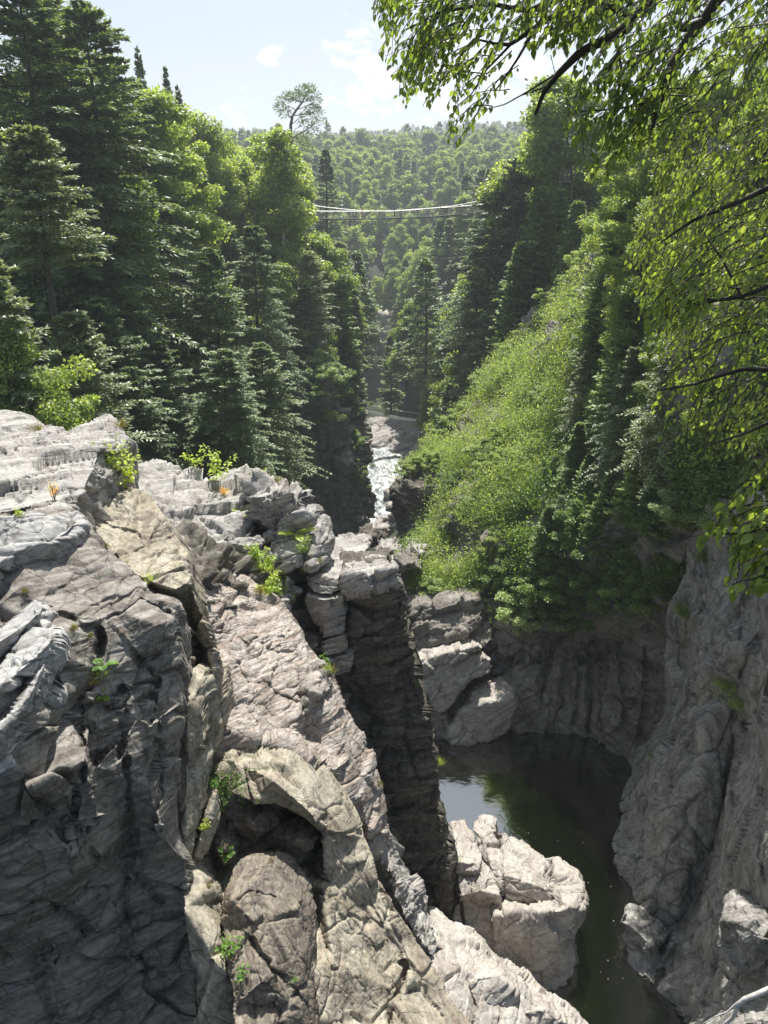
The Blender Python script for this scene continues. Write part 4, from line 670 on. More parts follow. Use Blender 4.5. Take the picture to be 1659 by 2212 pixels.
# sunlit ledges of the near rock on the left, brightness put into their colour
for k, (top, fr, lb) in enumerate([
    ([(-70, 1405, 8.9), (0, 1345, 9.55), (72, 1288, 10.25), (92, 1296, 10.2), (106, 1314, 9.9)], [(98, 1334, 9.7), (62, 1372, 9.3), (0, 1412, 8.8), (-70, 1450, 8.3)], 'upper of three sunlit ledges jutting from the near rock at the left edge'),
    ([(-70, 1498, 7.9), (0, 1436, 8.62), (58, 1368, 9.3), (84, 1338, 9.7), (104, 1346, 9.6), (120, 1368, 9.4)], [(112, 1400, 9.0), (66, 1456, 8.4), (0, 1512, 7.9), (-70, 1560, 7.5)], 'middle of three sunlit ledges jutting from the near rock at the left edge'),
    ([(-70, 1640, 6.9), (0, 1556, 7.75), (38, 1492, 8.35), (62, 1408, 9.05), (86, 1408, 9.05), (104, 1424, 8.9)], [(100, 1460, 8.6), (66, 1528, 8.0), (0, 1606, 7.3), (-70, 1680, 6.8)], 'lowest of three sunlit ledges jutting from the near rock at the left edge')]):
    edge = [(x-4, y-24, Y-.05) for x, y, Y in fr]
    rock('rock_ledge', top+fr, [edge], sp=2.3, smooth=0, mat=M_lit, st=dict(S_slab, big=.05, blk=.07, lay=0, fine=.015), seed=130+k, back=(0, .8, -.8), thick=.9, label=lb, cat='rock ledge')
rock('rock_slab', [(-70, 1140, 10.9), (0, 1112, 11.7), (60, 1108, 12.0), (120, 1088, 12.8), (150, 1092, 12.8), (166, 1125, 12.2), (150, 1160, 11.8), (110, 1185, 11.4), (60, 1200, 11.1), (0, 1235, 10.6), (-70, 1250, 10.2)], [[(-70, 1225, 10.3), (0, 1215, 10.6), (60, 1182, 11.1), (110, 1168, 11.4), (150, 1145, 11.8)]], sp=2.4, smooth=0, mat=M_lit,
     st=dict(S_slab, big=.1, blk=.12), seed=134, back=(0, .8, -.8), thick=.8, label='sunlit fractured slab along the top of the near rock on the left', cat='rock slab')

for k, (x, y, w, h, lb) in enumerate([(838, 1066, 9, 13, 'pale upright boulder standing in the rapids'), (842, 1092, 12, 9, 'pale rounded rock in the rapids below the upright boulder'), (852, 1118, 13, 9, 'pale low rock in the rapids nearest the dark square boulder'), (832, 1122, 9, 7, 'small pale rock in the rapids close to the cliff foot')]):
    Y0 = YZ(y+h, -62.0); ol = []
    for j in range(9):
        a = j/9*2*math.pi; ol.append((x+w*(1+.15*math.sin(3*a+k))*math.cos(a), y+h*math.sin(a), Y0+(.8-.8*math.sin(a))))
    rock('boulder', ol, pts=[(x, y, Y0-.6)], sp=1.6, mat=M_light, st=dict(S_worn, big=.3, blk=.3), seed=140+k, back=(0, 1, -.4), thick=1.6, label=lb, cat='boulder')
# ------------------------------------------------------------------ terrain, water, far hills
ST_Y = [-20, 20, 40, 60, 80, 110, 139, 180, 215, 250, 320, 420, 600, 800, 1050, 1500, 4000]
PR = {-20: [(-300, 0), (-60, -10), (-30, -30), (-12, -45), (0, -60), (4, -60), (22, -45), (30, -30), (60, -8), (300, 0)],
      20: [(-300, 0), (-60, -6), (-30, -30), (-12, -45), (0, -60), (4, -60), (22, -45), (30, -30), (60, -8), (300, 0)],
      40: [(-300, 4), (-60, -2), (-30, -9), (-20, -17), (-10, -34), (2, -60), (14, -50), (28, -20), (50, -2), (300, 10)],
      60: [(-300, 6), (-70, 0), (-36, -7), (-24, -15), (-13, -30), (-3, -62), (8, -46), (22, -14), (45, 0), (300, 12)],
      80: [(-300, 8), (-80, 1), (-36, -6), (-25, -11), (-14, -26), (-6, -64), (5, -50), (16, -20), (38, 2), (300, 15)],
      110: [(-300, 9), (-90, 2), (-38, -5), (-24, -8), (-15, -16), (-5, -64), (2, -58), (6, -42), (22, -14), (300, 18)],
      139: [(-300, 10), (-90, 2), (-38, -4), (-24, -6), (-15, -9), (-7, -64), (3.6, -62), (9, -38), (32, -10), (300, 20)],
      180: [(-300, 12), (-90, 5), (-45, 0), (-25, -6), (-12, -20), (-8, -66), (14, -66), (24, -48), (60, -8), (300, 22)],
      215: [(-300, 14), (-90, 6), (-50, 0), (-30, -8), (-15, -24), (-8, -60), (14, -57), (34, -38), (70, -8), (300, 26)],
      250: [(-300, 16), (-90, 6), (-55, 0), (-30, -12), (-15, -26), (0, -38), (12, -38), (36, -26), (80, -4), (300, 30)],
      320: [(-300, 20), (-100, 8), (-60, 2), (-30, -6), (-12, -9), (0, -10), (14, -10), (40, -6), (90, 4), (300, 34)],
      420: [(-300, 24), (-110, 8), (-70, 4), (-30, 4), (-12, 4), (0, 4), (16, 4), (50, 6), (110, 10), (300, 36)],
      600: [(-400, 28), (-150, 14), (-90, 11), (-40, 10), (-15, 10), (0, 10), (20, 11), (60, 12), (140, 16), (400, 36)],
      800: [(-500, 34), (-200, 24), (-120, 21), (-60, 20), (-20, 20), (0, 20), (30, 21), (80, 22), (180, 26), (500, 40)],
      1050: [(-700, 44), (-300, 46), (-160, 40), (-80, 38), (-30, 38), (0, 40), (40, 44), (100, 48), (250, 52), (700, 60)],
      1500: [(-900, 30), (-400, 30), (-200, 30), (-100, 30), (-40, 30), (0, 30), (50, 30), (150, 30), (300, 30), (900, 30)],
      4000: [(-3000, 0), (-900, 0), (-400, 0), (-200, 0), (-60, 0), (0, 0), (90, 0), (300, 0), (600, 0), (3000, 0)]}
def terrain(X, Y):
    X = np.atleast_1d(np.asarray(X, float)); Y = np.atleast_1d(np.asarray(Y, float))
    out = np.zeros_like(X); Ya = np.array(ST_Y, float)
    k = np.clip(np.searchsorted(Ya, Y)-1, 0, len(Ya)-2); t = np.clip((Y-Ya[k])/(Ya[k+1]-Ya[k]), 0, 1)
    for kk in np.unique(k):
        m = k == kk
        A = np.array(PR[ST_Y[kk]], float); B = np.array(PR[ST_Y[kk+1]], float)
        za = np.interp(X[m], A[:, 0], A[:, 1]); zb = np.interp(X[m], B[:, 0], B[:, 1])
        out[m] = za*(1-t[m])+zb*t[m]
    return out + 1.2*fbm(np.stack([X/18, Y/18, X*0], 1), 3)
ys_ = np.concatenate([np.arange(-20, 260, 2.0), np.arange(260, 700, 8), np.arange(700, 1560, 25), np.linspace(1600, 4000, 14)])
us_ = np.sinh(np.linspace(-4.2, 4.2, 190))/math.sinh(4.2)
gx, gy = np.meshgrid(us_, ys_)
gx = gx*np.interp(gy, [0, 250, 1000, 4000], [240, 300, 800, 3000])
TVv = np.stack([gx.ravel(), gy.ravel(), terrain(gx.ravel(), gy.ravel())], 1)
nr, nc = gx.shape; ii = np.arange(nr*nc).reshape(nr, nc)
TQ = np.stack([ii[:-1, :-1].ravel(), ii[:-1, 1:].ravel(), ii[1:, 1:].ravel(), ii[1:, :-1].ravel()], 1)
M_soil = plain_mat('forest_floor', (0.022, 0.034, 0.012), 0.95, 0.4, 0.4, c2=(0.045, 0.055, 0.022))
tag(mesh_np('terrain', TVv, TQ, M_soil, True), 'forest floor of the gorge sides and far hills', kind='structure')

def water_mat(name, deep, rough, bsc, bst, foam=0.0, gl=0.0, mir=0.0):
    m, nt = newmat(name); b = NB(nt); geo = b.n('ShaderNodeNewGeometry'); pos = geo.outputs['Position']
    mp_ = b.n('ShaderNodeMapping'); mp_.inputs['Scale'].default_value = (1.0, 1.6 if not foam else 0.45, 1.0); b.l(pos, mp_.inputs['Vector'])
    n1 = b.noise(mp_.outputs[0], bsc, 5, 0.55, 0.6)
    p = b.n('ShaderNodeBsdfPrincipled'); p.inputs['Roughness'].default_value = rough; p.inputs['IOR'].default_value = 1.33
    p.inputs['Specular IOR Level'].default_value = gl
    if foam:
        f = b.noise(mp_.outputs[0], 0.5, 9, 0.78, 1.6)
        fr = b.ramp(f, [(0.42, 0.0), (0.60, foam)])
        b.l(b.mix(fr, deep, (0.85, 0.86, 0.86)), p.inputs['Base Color'])
    else:
        b.l(b.mix(b.ramp(b.noise(pos, 0.22, 3), [(0.4, 0.0), (0.65, 1.0)]), deep, tuple(x*1.7 for x in deep)), p.inputs['Base Color'])
    bp = b.n('ShaderNodeBump'); bp.inputs['Strength'].default_value = bst; bp.inputs['Distance'].default_value = 0.05 if not foam else 0.5
    b.l(n1, bp.inputs['Height']); b.l(bp.outputs[0], p.inputs['Normal'])
    o = b.n('ShaderNodeOutputMaterial')
    if mir:
        g = b.n('ShaderNodeBsdfGlossy'); g.inputs['Roughness'].default_value = 0.015; b.l(bp.outputs[0], g.inputs['Normal']); mx = b.n('ShaderNodeMixShader'); mx.inputs[0].default_value = mir
        b.l(p.outputs[0], mx.inputs[1]); b.l(g.outputs[0], mx.inputs[2]); b.l(mx.outputs[0], o.inputs['Surface'])
    else: b.l(p.outputs[0], o.inputs['Surface'])
    return m
M_pool = water_mat('pool_water', (0.0035, 0.0045, 0.002), 0.02, 2.2, 0.13, gl=1.0, mir=0.38)
M_river = water_mat('white_water', (0.10, 0.125, 0.13), 0.25, 0.8, 0.9, foam=0.9, gl=0.6)
def grid_plane(x0, x1, y0, y1, n, fz):
    a, c = np.meshgrid(np.linspace(x0, x1, n), np.linspace(y0, y1, n)); k = np.arange(n*n).reshape(n, n)
    return np.stack([a.ravel(), c.ravel(), fz(a.ravel(), c.ravel())], 1), np.stack([k[:-1, :-1].ravel(), k[:-1, 1:].ravel(), k[1:, 1:].ravel(), k[1:, :-1].ravel()], 1)
V_, Q_ = grid_plane(-1, 22, 12, 39, 40, lambda x, y: np.full(x.shape, -30.0))
tag(mesh_np('pool_water', V_, Q_, M_pool, True), 'dark still pool mirroring the sky at the gorge bottom', kind='structure')
V_, Q_ = grid_plane(-22, 24, 96, 215, 260, lambda x, y: -62.0 + 0.35*fbm(np.stack([x/3, y/4.5, x*0], 1), 5, .6))
tag(mesh_np('river_water', V_, Q_, M_river, True), 'foaming white river rapids below the low footbridge', kind='structure')
# bubbles and bits of leaf floating on the pool
rs = np.random.RandomState(5); vv, ff = [], []
for k in range(70):
    px = rs.uniform(975, 1340); py = rs.uniform(1600, 2120)
    if px < 1100+ (py-1600)*.35 and rs.rand() < .8: px += 130
    x, y, z = P(px, py, z=-29.985); s = rs.uniform(.008, .022)
    a0 = rs.rand()*6; n0 = len(vv)
    vv += [(x+s*math.cos(a0+j*1.047), y+s*math.sin(a0+j*1.047), z) for j in range(6)] + [(x, y, z+.012)]
    ff += [(n0+j, n0+(j+1) % 6, n0+6) for j in range(6)]
tag(mesh_np('foam_flecks', np.array(vv), np.array(ff), plain_mat('foam', (.5, .5, .46), .8, .1)), 'scattered pale foam flecks drifting on the dark pool', kind='stuff')
# ------------------------------------------------------------------ foliage building blocks
def nrm(a): return a/(np.linalg.norm(a, axis=-1, keepdims=True)+1e-12)
def inst(tv, tf, pos, D, N, sc):
    """copies of a small leaf template: tv (k,3) x=side y=along z=normal"""
    D = nrm(D); S = nrm(np.cross(D, N)); N2 = np.cross(S, D); sc = np.broadcast_to(np.asarray(sc, float), (len(pos),) if np.ndim(sc) < 2 else np.shape(sc))
    if sc.ndim == 1: sc = np.stack([sc, sc, sc], 1)
    V = pos[:, None] + tv[None, :, 0:1]*(S*sc[:, :1])[:, None] + tv[None, :, 1:2]*(D*sc[:, 1:2])[:, None] + tv[None, :, 2:3]*(N2*sc[:, 2:3])[:, None]
    Fc = tf[None] + (np.arange(len(pos))*len(tv))[:, None, None]
    return V.reshape(-1, 3), Fc.reshape(-1, tf.shape[1])
DIA = np.array([(0, 0, 0), (.5, .45, -.06), (0, 1, 0), (-.5, .45, -.06)], float); DIAF = np.array([(0, 1, 2, 3)])
LEAF = np.array([(0, 0, 0), (0, .35, -.03), (0, .7, -.02), (0, 1.08, -.10), (.27, .18, .04), (.33, .42, .06), (.2, .75, .02), (-.27, .18, .04), (-.33, .42, .06), (-.2, .75, .02)], float)
LEAFF = np.array([(0, 4, 5, 1), (1, 5, 6, 2), (2, 6, 3, 3), (0, 1, 8, 7), (1, 2, 9, 8), (2, 3, 9, 9)])
LEAFT = np.array([(0, 4, 5), (0, 5, 1), (1, 5, 6), (1, 6, 2), (2, 6, 3), (0, 1, 8), (0, 8, 7), (1, 2, 9), (1, 9, 8), (2, 3, 9)])
class Acc:
    def __init__(s): s.V = []; s.F = {}; s.n = 0
    def add(s, V, Fc):
        s.V.append(V); s.F.setdefault(Fc.shape[1], []).append(Fc + s.n); s.n += len(V); return s
    def arr(s): return np.concatenate(s.V), [np.concatenate(f) for k, f in sorted(s.F.items())]
    def mesh(s, name, mat, smooth=False, parent=None, link=True):
        V, Fc = s.arr(); return mesh_np(name, V, Fc, mat, smooth, parent, link=link)
def tube(acc, pts, r0, r1, k=6, rr=None):
    pts = np.asarray(pts, float); n = len(pts); T = nrm(np.gradient(pts, axis=0))
    ref = np.array((0.13, 0.31, 0.94)) if abs(T[:, 2]).mean() < .8 else np.array((1, 0.1, 0.))
    S = nrm(np.cross(T, ref)); U = np.cross(S, T); r = np.linspace(r0, r1, n) if rr is None else np.asarray(rr)
    a = np.arange(k)/k*2*math.pi
    V = pts[:, None] + (S[:, None]*np.cos(a)[None, :, None] + U[:, None]*np.sin(a)[None, :, None])*r[:, None, None]
    i = np.arange(n*k).reshape(n, k); j = np.roll(i, -1, 1)
    acc.add(V.reshape(-1, 3), np.stack([i[:-1].ravel(), j[:-1].ravel(), j[1:].ravel(), i[1:].ravel()], 1))
def walk(rs, p, d, L, n, wob, grav=0.0):
    p = np.array(p, float); d = nrm(np.array(d, float)); out = [p.copy()]
    for _ in range(n):
        d = nrm(d + rs.normal(0, wob, 3) + np.array((0, 0, grav))); p = p + d*L/n; out.append(p.copy())
    return np.array(out)

M_bark = plain_mat('grey_brown_bark', (0.10, 0.085, 0.07), 0.9, 0.45, 5, stretch=(4, 4, 0.7))
M_birch = plain_mat('pale_birch_bark', (0.55, 0.52, 0.48), 0.75, 0.3, 5, stretch=(2, 2, 6))
M_twig = plain_mat('dark_twig_bark', (0.055, 0.042, 0.032), 0.85, 0.4, 9)
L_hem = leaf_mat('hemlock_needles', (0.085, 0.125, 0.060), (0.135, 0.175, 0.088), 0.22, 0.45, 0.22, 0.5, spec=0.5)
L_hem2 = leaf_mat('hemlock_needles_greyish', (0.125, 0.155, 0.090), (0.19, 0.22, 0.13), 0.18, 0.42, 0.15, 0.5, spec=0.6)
L_spr = leaf_mat('spruce_needles', (0.065, 0.095, 0.055), (0.095, 0.130, 0.070), 0.16, 0.5, 0.2, 0.5)
L_ced = leaf_mat('cedar_sprays', (0.095, 0.145, 0.052), (0.155, 0.205, 0.072), 0.2, 0.5, 0.15, 0.4)
L_dec = leaf_mat('broad_leaves', (0.125, 0.175, 0.060), (0.190, 0.235, 0.080), 0.38, 0.42, 0.22, 0.35)
L_dec2 = leaf_mat('birch_leaves', (0.165, 0.215, 0.075), (0.230, 0.270, 0.095), 0.40, 0.40, 0.15, 0.35)
L_shr = leaf_mat('shrub_leaves', (0.080, 0.130, 0.040), (0.130, 0.185, 0.065), 0.33, 0.42, 0.25, 0.6)
L_pale = leaf_mat('pale_shrub_leaves', (0.17, 0.22, 0.11), (0.23, 0.28, 0.15), 0.3, 0.4, 0.15, 0.8)
L_near = leaf_mat('overhanging_leaves', (0.080, 0.115, 0.040), (0.135, 0.175, 0.060), 0.42, 0.34, 0.1, 1.1, tcol=(1.7, 1.65, 0.55), spec=0.5)
L_neary = leaf_mat('overhanging_leaves_yellow_green', (0.105, 0.145, 0.045), (0.155, 0.195, 0.062), 0.42, 0.33, 0.1, 1.6, tcol=(1.6, 1.6, 0.5), spec=0.45)
L_fern = leaf_mat('fern_fronds', (0.07, 0.14, 0.03), (0.11, 0.19, 0.04), 0.35, 0.5, 0.1, 2.0)
L_gold = leaf_mat('yellow_green_sapling_leaves', (0.22, 0.30, 0.06), (0.32, 0.36, 0.09), 0.45, 0.4, 0.1, 2.0)
L_oran = leaf_mat('turning_orange_leaves', (0.42, 0.26, 0.06), (0.50, 0.38, 0.10), 0.4, 0.5, 0.1, 3.0)

MAT_RO = leaf_mat('goldenrod_leaves', (0.150, 0.195, 0.070), (0.215, 0.262, 0.110), 0.4, 0.5, 0.0, 0.35)
# ------------------------------------------------------------------ tree prototypes (true size in metres, base at the origin)
def conifer(seed, H, Rr, nb, nt, leafL, leafW, droop=-0.12, clear=0.08, hem=True, k2=3, ragged=0.3, apex=1.0, pw=0.85):
    rs = np.random.RandomState(seed); crown, wood = Acc(), Acc()
    tp = np.array([(0.25*math.sin(t*2.2+seed)*t*H/18, 0.2*math.sin(t*3+seed*2)*t*H/18, t*H) for t in np.linspace(0, 1, 12)])
    tube(wood, tp, H*0.013+0.05, 0.02, 7)
    hs = clear+(1-clear)*np.sort(rs.rand(nb)**0.92); az = np.arange(nb)*2.399+rs.rand(nb)*0.8
    P_, D_, N_, S_ = [], [], [], []
    for h, a in zip(hs, az):
        prof = (1-h)**pw*(0.55+0.45*min(1, (h-clear)/0.15+.3)) + 0.03
        L = Rr*prof*rs.uniform(1-ragged, 1+ragged*0.6)
        z = h*H; cx = np.interp(z, tp[:, 2], tp[:, 0]); cy = np.interp(z, tp[:, 2], tp[:, 1])
        up = 0.55*(h**1.5)+0.05 if not hem else 0.35*h**2 + 0.12
        t = np.linspace(0.0, 1, nt)
        r = t*L; zz = z + up*r + droop*r*r/max(Rr*.5, 1)*1.1 + rs.normal(0, .06)*L*t
        ca, sa = math.cos(a), math.sin(a); bend = rs.normal(0, .15)*t*t*L
        B = np.stack([cx+ca*r-sa*bend, cy+sa*r+ca*bend, zz], 1)
        if L > 0.5: tube(wood, B[::2] if len(B) > 4 else B, 0.012+0.012*L*(1-h), 0.006, 3)
        T = nrm(np.gradient(B, axis=0)); Sd = np.stack([-sa*np.ones(nt), ca*np.ones(nt), np.zeros(nt)], 1)
        for sgn in (-1, 1):
            tl = (0.42*L*np.sin(np.clip(t*1.15+.12, 0, 1)*math.pi)**.8*(1-.45*t)+0.10)*(t > .12)
            for q in range(k2):
                f = (q+rs.rand(nt)*.8)/k2
                m = (t > .12)
                d = nrm(T*0.75 + Sd*sgn*(0.8+.3*rs.rand(nt, 1)) + np.array((0, 0, -.12-.35*(1 if hem else 0)*1)) * f[:, None]*.8)
                pos = B + d*(tl*f)[:, None] + rs.normal(0, .05, (nt, 3))*leafL
                P_.append(pos[m]); D_.append((d + rs.normal(0, .28, (nt, 3)))[m]); S_.append(rs.uniform(.7, 1.3, m.sum()))
                N_.append((np.array((0, 0, 1.)) + rs.normal(0, .38, (nt, 3)))[m])
        P_.append(B[-2:]); D_.append(T[-2:]); N_.append(np.array([(0, 0, 1.)]*2)+rs.normal(0, .2, (2, 3))); S_.append(np.ones(2))
    k = 14; zt = np.linspace(H*.965, H*1.0, k)
    P_.append(np.stack([tp[-1, 0]+0*zt, tp[-1, 1]+0*zt, zt], 1)); aa = np.arange(k)*2.4
    D_.append(np.stack([np.cos(aa)*.5, np.sin(aa)*.5, np.ones(k)], 1)); N_.append(np.stack([np.sin(aa), -np.cos(aa), np.zeros(k)], 1)); S_.append(np.ones(k))
    Pp, Dd, Nn, Ss = map(np.concatenate, (P_, D_, N_, S_))
    crown.add(*inst(DIA, DIAF, Pp, Dd, Nn, np.stack([Ss*leafW, Ss*leafL, Ss*leafL], 1)))
    return crown, wood
def decid(seed, H, Rr, nl, per, leafL, clear=0.25, narrow=1.0, lob=0.22, leafn=DIA, wleaf=0.75):
    rs = np.random.RandomState(seed); crown, wood = Acc(), Acc()
    tp = walk(rs, (0, 0, 0), (0, 0, 1), H*.92, 12, 0.05, 0.03); tube(wood, tp, H*.012+.04, 0.03, 7)
    cen = []
    for k in range(nl):
        h = clear + (1-clear)*((k+rs.rand())/nl)**0.9; a = k*2.4+rs.rand()
        prof = math.sin(min(1, (h-clear)/(1-clear)*.86+.14)*math.pi)**.65
        L = Rr*prof*rs.uniform(.65, 1.1)*narrow
        z = h*H*.95; b = np.array([np.interp(z-L*.5, tp[:, 2], tp[:, 0]), np.interp(z-L*.5, tp[:, 2], tp[:, 1]), max(z-L*.55, .3*z)])
        e = b + np.array((math.cos(a)*L, math.sin(a)*L, L*.55))
        mid = (b+e)/2+np.array((0, 0, .1*L)); br = np.array([b, mid, e]); tube(wood, br, .02+.01*L, .01, 4)
        m = max(2, int(3+L*1.6))
        for j in range(m):
            t = rs.uniform(.35, 1.1); c = b*(1-t)+e*t + rs.normal(0, .33*Rr*.5, 3)*np.array((1, 1, .7)); cen.append(c)
            if rs.rand() < .5: tube(wood, [mid, (mid+c)/2+rs.normal(0, .1, 3), c], .015, .006, 3)
    cen.append(tp[-1]); cen.append(tp[-1]+(0, 0, .4)); cen = np.array(cen)
    n = len(cen)*per; ci = rs.randint(0, len(cen), n); R_ = H*.5*lob*rs.uniform(.55, 1.15, len(cen))[ci]
    u = nrm(rs.normal(0, 1, (n, 3))); rr = R_*rs.rand(n)**.38
    pos = cen[ci] + u*rr[:, None]*np.array((1, 1, .72))
    N = nrm(u*.6 + np.array((0, 0, .75)) + rs.normal(0, .45, (n, 3))); D = rs.normal(0, 1, (n, 3))+u*.6+np.array((0, 0, -.4))
    s = rs.uniform(.65, 1.3, n)*leafL
    crown.add(*inst(leafn, DIAF, pos, D, N, np.stack([s*wleaf, s, s], 1)))
    return crown, wood
PROTO = {}
def proto(kind, fn, mats, barks=None):
    c, w = fn; r = empty(kind); r.hide_render = False
    tr = w.mesh('trunk', barks or M_bark, True, link=False); cr_ = c.mesh('crown', mats, False, link=False)
    COL.objects.unlink(r); PROTO.setdefault(kind, []).append((tr.data, cr_.data, max(v.co.z for v in cr_.data.vertices)))
    bpy.data.objects.remove(r); bpy.data.objects.remove(tr); bpy.data.objects.remove(cr_)
rsP = random.Random(3)
def tree(kind, name, loc, H, label, cat='tree', group=None, rz=None, wide=1.0, v=None, mat=None):
    tr, cr_, h0 = PROTO[kind][rsP.randrange(len(PROTO[kind])) if v is None else v % len(PROTO[kind])]
    s = H/h0; e = empty(name, loc, rsP.uniform(0, 6.28) if rz is None else rz, (s*wide, s*wide, s))
    tag(e, label, cat, group)
    for nm, d in (('trunk', tr), ('crown', cr_)):
        o = bpy.data.objects.new(nm, d); COL.objects.link(o); o.parent = e
    if mat:
        o.material_slots[0].link = 'OBJECT'; o.material_slots[0].material = mat
    return e
# near/mid/far densities
for s in range(3): proto('hem_near', conifer(s+1, 17, 5.0, 210, 18, .29, .125, clear=.04, k2=5, ragged=.5, droop=-.18, pw=.66), L_hem)
for s in range(2): proto('hem_grey', conifer(s+5, 17, 4.6, 190, 17, .28, .12, clear=.30, k2=4, ragged=.5, pw=.6), L_hem2)
proto('hem_tall', conifer(9, 15, 4.0, 150, 15, .32, .13, clear=.50, k2=4, ragged=.5, pw=.5), L_hem2)
for s in range(2): proto('hem_mid', conifer(s+11, 17, 4.4, 130, 11, .50, .24, clear=.04, ragged=.5, pw=.65), L_hem)
for s in range(2): proto('spr_mid', conifer(s+21, 17, 3.2, 120, 9, .45, .20, droop=-.05, clear=.06, hem=False), L_spr)
for s in range(2): proto('ced_near', conifer(s+31, 9, 1.9, 230, 10, .26, .15, droop=.02, clear=.0, hem=False, ragged=.35, pw=.75, k2=3), L_ced)
for s in range(2): proto('ced_mid', conifer(s+35, 12, 2.1, 130, 8, .42, .24, droop=.02, clear=.0, hem=False, ragged=.3, pw=.7), L_ced)
for s in range(3): proto('dec_mid', decid(s+41, 14, 3.3, 20, 210, .30, lob=.17), L_dec)
for s in range(2): proto('bir_mid', decid(s+51, 16, 2.6, 22, 200, .28, clear=.15, lob=.14), L_dec2, M_birch)
for s in range(2): proto('dec_near', decid(s+61, 9, 2.6, 18, 330, .17, clear=.1, lob=.18), L_dec2)
for s in range(2): proto('dec_far', decid(s+71, 14, 3.6, 12, 75, .60, lob=.2), L_dec)
for s in range(2): proto('con_far', conifer(s+75, 16, 3.0, 60, 6, .95, .5, clear=.03, k2=2), L_hem)
proto('bush_near', decid(81, 2.0, 1.2, 12, 240, .085, clear=.05, lob=.26), L_shr)
proto('bush_near', decid(82, 1.8, 1.4, 12, 240, .085, clear=.0, lob=.28), L_shr)
proto('bush_pale', decid(83, 2.0, 1.4, 12, 240, .085, clear=.0, lob=.26), L_pale)

SKY = [(-400, -200), (0, -110), (100, -40), (165, 0), (215, 60), (260, 115), (300, 125), (370, 185), (430, 235), (480, 285), (560, 300), (590, 285), (690, 285), (800, 272), (900, 265), (1000, 262), (1060, 225), (1130, 190), (1220, 150), (1300, 120), (1659, -50), (2200, -100)]
def proj(x, y, z):
    c = y*CT - z*ST; return W0/2 + F0*x/c, H0/2 - F0*(y*ST + z*CT)/c
def by_tip(kind, name, x, y, Y, label, group=None, H=None, base=None, **k):
    X, _, Z = P(x, y, Y); g = float(terrain(X, Y)[0]) if base is None else base
    h = H or max(4.0, Z-g); return tree(kind, name, (X, Y, Z-h), h, label, group=group, **k)

# hand placed trees, left bank
by_tip('hem_near', 'hemlock_tree', 165, -6, 60, 'tallest dark hemlock on the skyline at upper left', v=0, wide=1.15, H=24)
by_tip('hem_near', 'hemlock_tree', 20, -70, 56, 'dark hemlock cut off by the upper left corner', v=1, wide=1.2, H=24)
by_tip('hem_grey', 'hemlock_tree', 80, -40, 64, 'grey green hemlock just left of the tallest skyline hemlock', v=1, wide=1.1, H=22)
by_tip('dec_mid', 'broadleaf_tree', 90, -10, 76, 'light leafy tree glimpsed behind the upper left hemlocks', v=0, H=18)
by_tip('hem_tall', 'hemlock_tree', 45, 262, 43, 'grey green hemlock with a long bare trunk near the left edge', v=0, wide=1.15, H=14)
by_tip('ced_mid', 'cedar_tree', 130, 200, 58, 'slim dark cedar beneath the tallest skyline hemlock', v=0, H=16)
by_tip('spr_mid', 'spruce_tree', 297, 96, 92, 'thin spiky tree top, the highest right of the tall hemlock', v=0, H=14, wide=.6)
by_tip('spr_mid', 'spruce_tree', 356, 140, 96, 'thin spiky tree top in the middle of the falling skyline', v=1, H=14, wide=.6)
by_tip('spr_mid', 'spruce_tree', 384, 180, 100, 'thin spiky tree top lowest on the falling skyline', v=0, H=14, wide=.6)
by_tip('hem_near', 'hemlock_tree', 245, 112, 70, 'dark hemlock just right of and behind the tallest one', v=2, H=20, wide=1.1)
by_tip('bir_mid', 'birch_tree', 325, 178, 74, 'bright leafy birch in the middle of the left skyline', v=0, H=17, wide=1.3)
by_tip('bir_mid', 'birch_tree', 385, 235, 78, 'bright leafy birch stepping down right of the tall birch', v=1, H=15, wide=1.3)
by_tip('dec_mid', 'broadleaf_tree', 452, 240, 98, 'rounded pale leafy tree where the left skyline drops to the hills', v=1, H=16, wide=1.0)
by_tip('dec_mid', 'broadleaf_tree', 505, 330, 104, 'soft leafy tree between the left skyline and the big birch', v=2, H=15)
by_tip('bir_mid', 'birch_tree', 598, 268, 98, 'big pale birch standing left of the high bridge', v=0, H=21, wide=1.25)
by_tip('bir_mid', 'birch_tree', 612, 330, 104, 'birch crown between the big birch and the twisted pine', v=1, H=17, wide=1.1)
by_tip('spr_mid', 'spruce_tree', 700, 318, 152, 'dark conifer behind the left end of the high bridge', v=1, H=18, wide=1.3)
by_tip('hem_near', 'hemlock_tree', 455, 530, 63, 'brightly lit hemlock in the middle of the left slope', v=0, H=15, wide=1.1)
by_tip('hem_near', 'hemlock_tree', 540, 480, 76, 'lit hemlock above and right of the brightest one', v=2, H=16)
by_tip('hem_near', 'hemlock_tree', 478, 752, 52, 'spreading hemlock nearest the crest outcrop', v=1, H=10, wide=1.5)
by_tip('hem_near', 'hemlock_tree', 330, 728, 54, 'hemlock with brownish tips left of the spreading one', v=2, H=11, wide=1.3)
by_tip('hem_near', 'hemlock_tree', 560, 735, 60, 'lit hemlock touching the left side of the cliff', v=0, H=12, wide=1.3)
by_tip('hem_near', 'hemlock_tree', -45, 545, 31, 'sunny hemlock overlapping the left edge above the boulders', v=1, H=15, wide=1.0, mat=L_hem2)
by_tip('dec_near', 'broadleaf_tree', 35, 700, 30, 'sunny leafy sapling at the left edge above the low boulder', v=0, H=8)
by_tip('hem_near', 'hemlock_tree', 190, 520, 55, 'dark drooping hemlock in the shade right of the bare trunk', v=0, H=17)
by_tip('hem_near', 'hemlock_tree', 215, 640, 50, 'lower dark hemlock behind the big tilted boulder', v=1, H=15, wide=1.2)
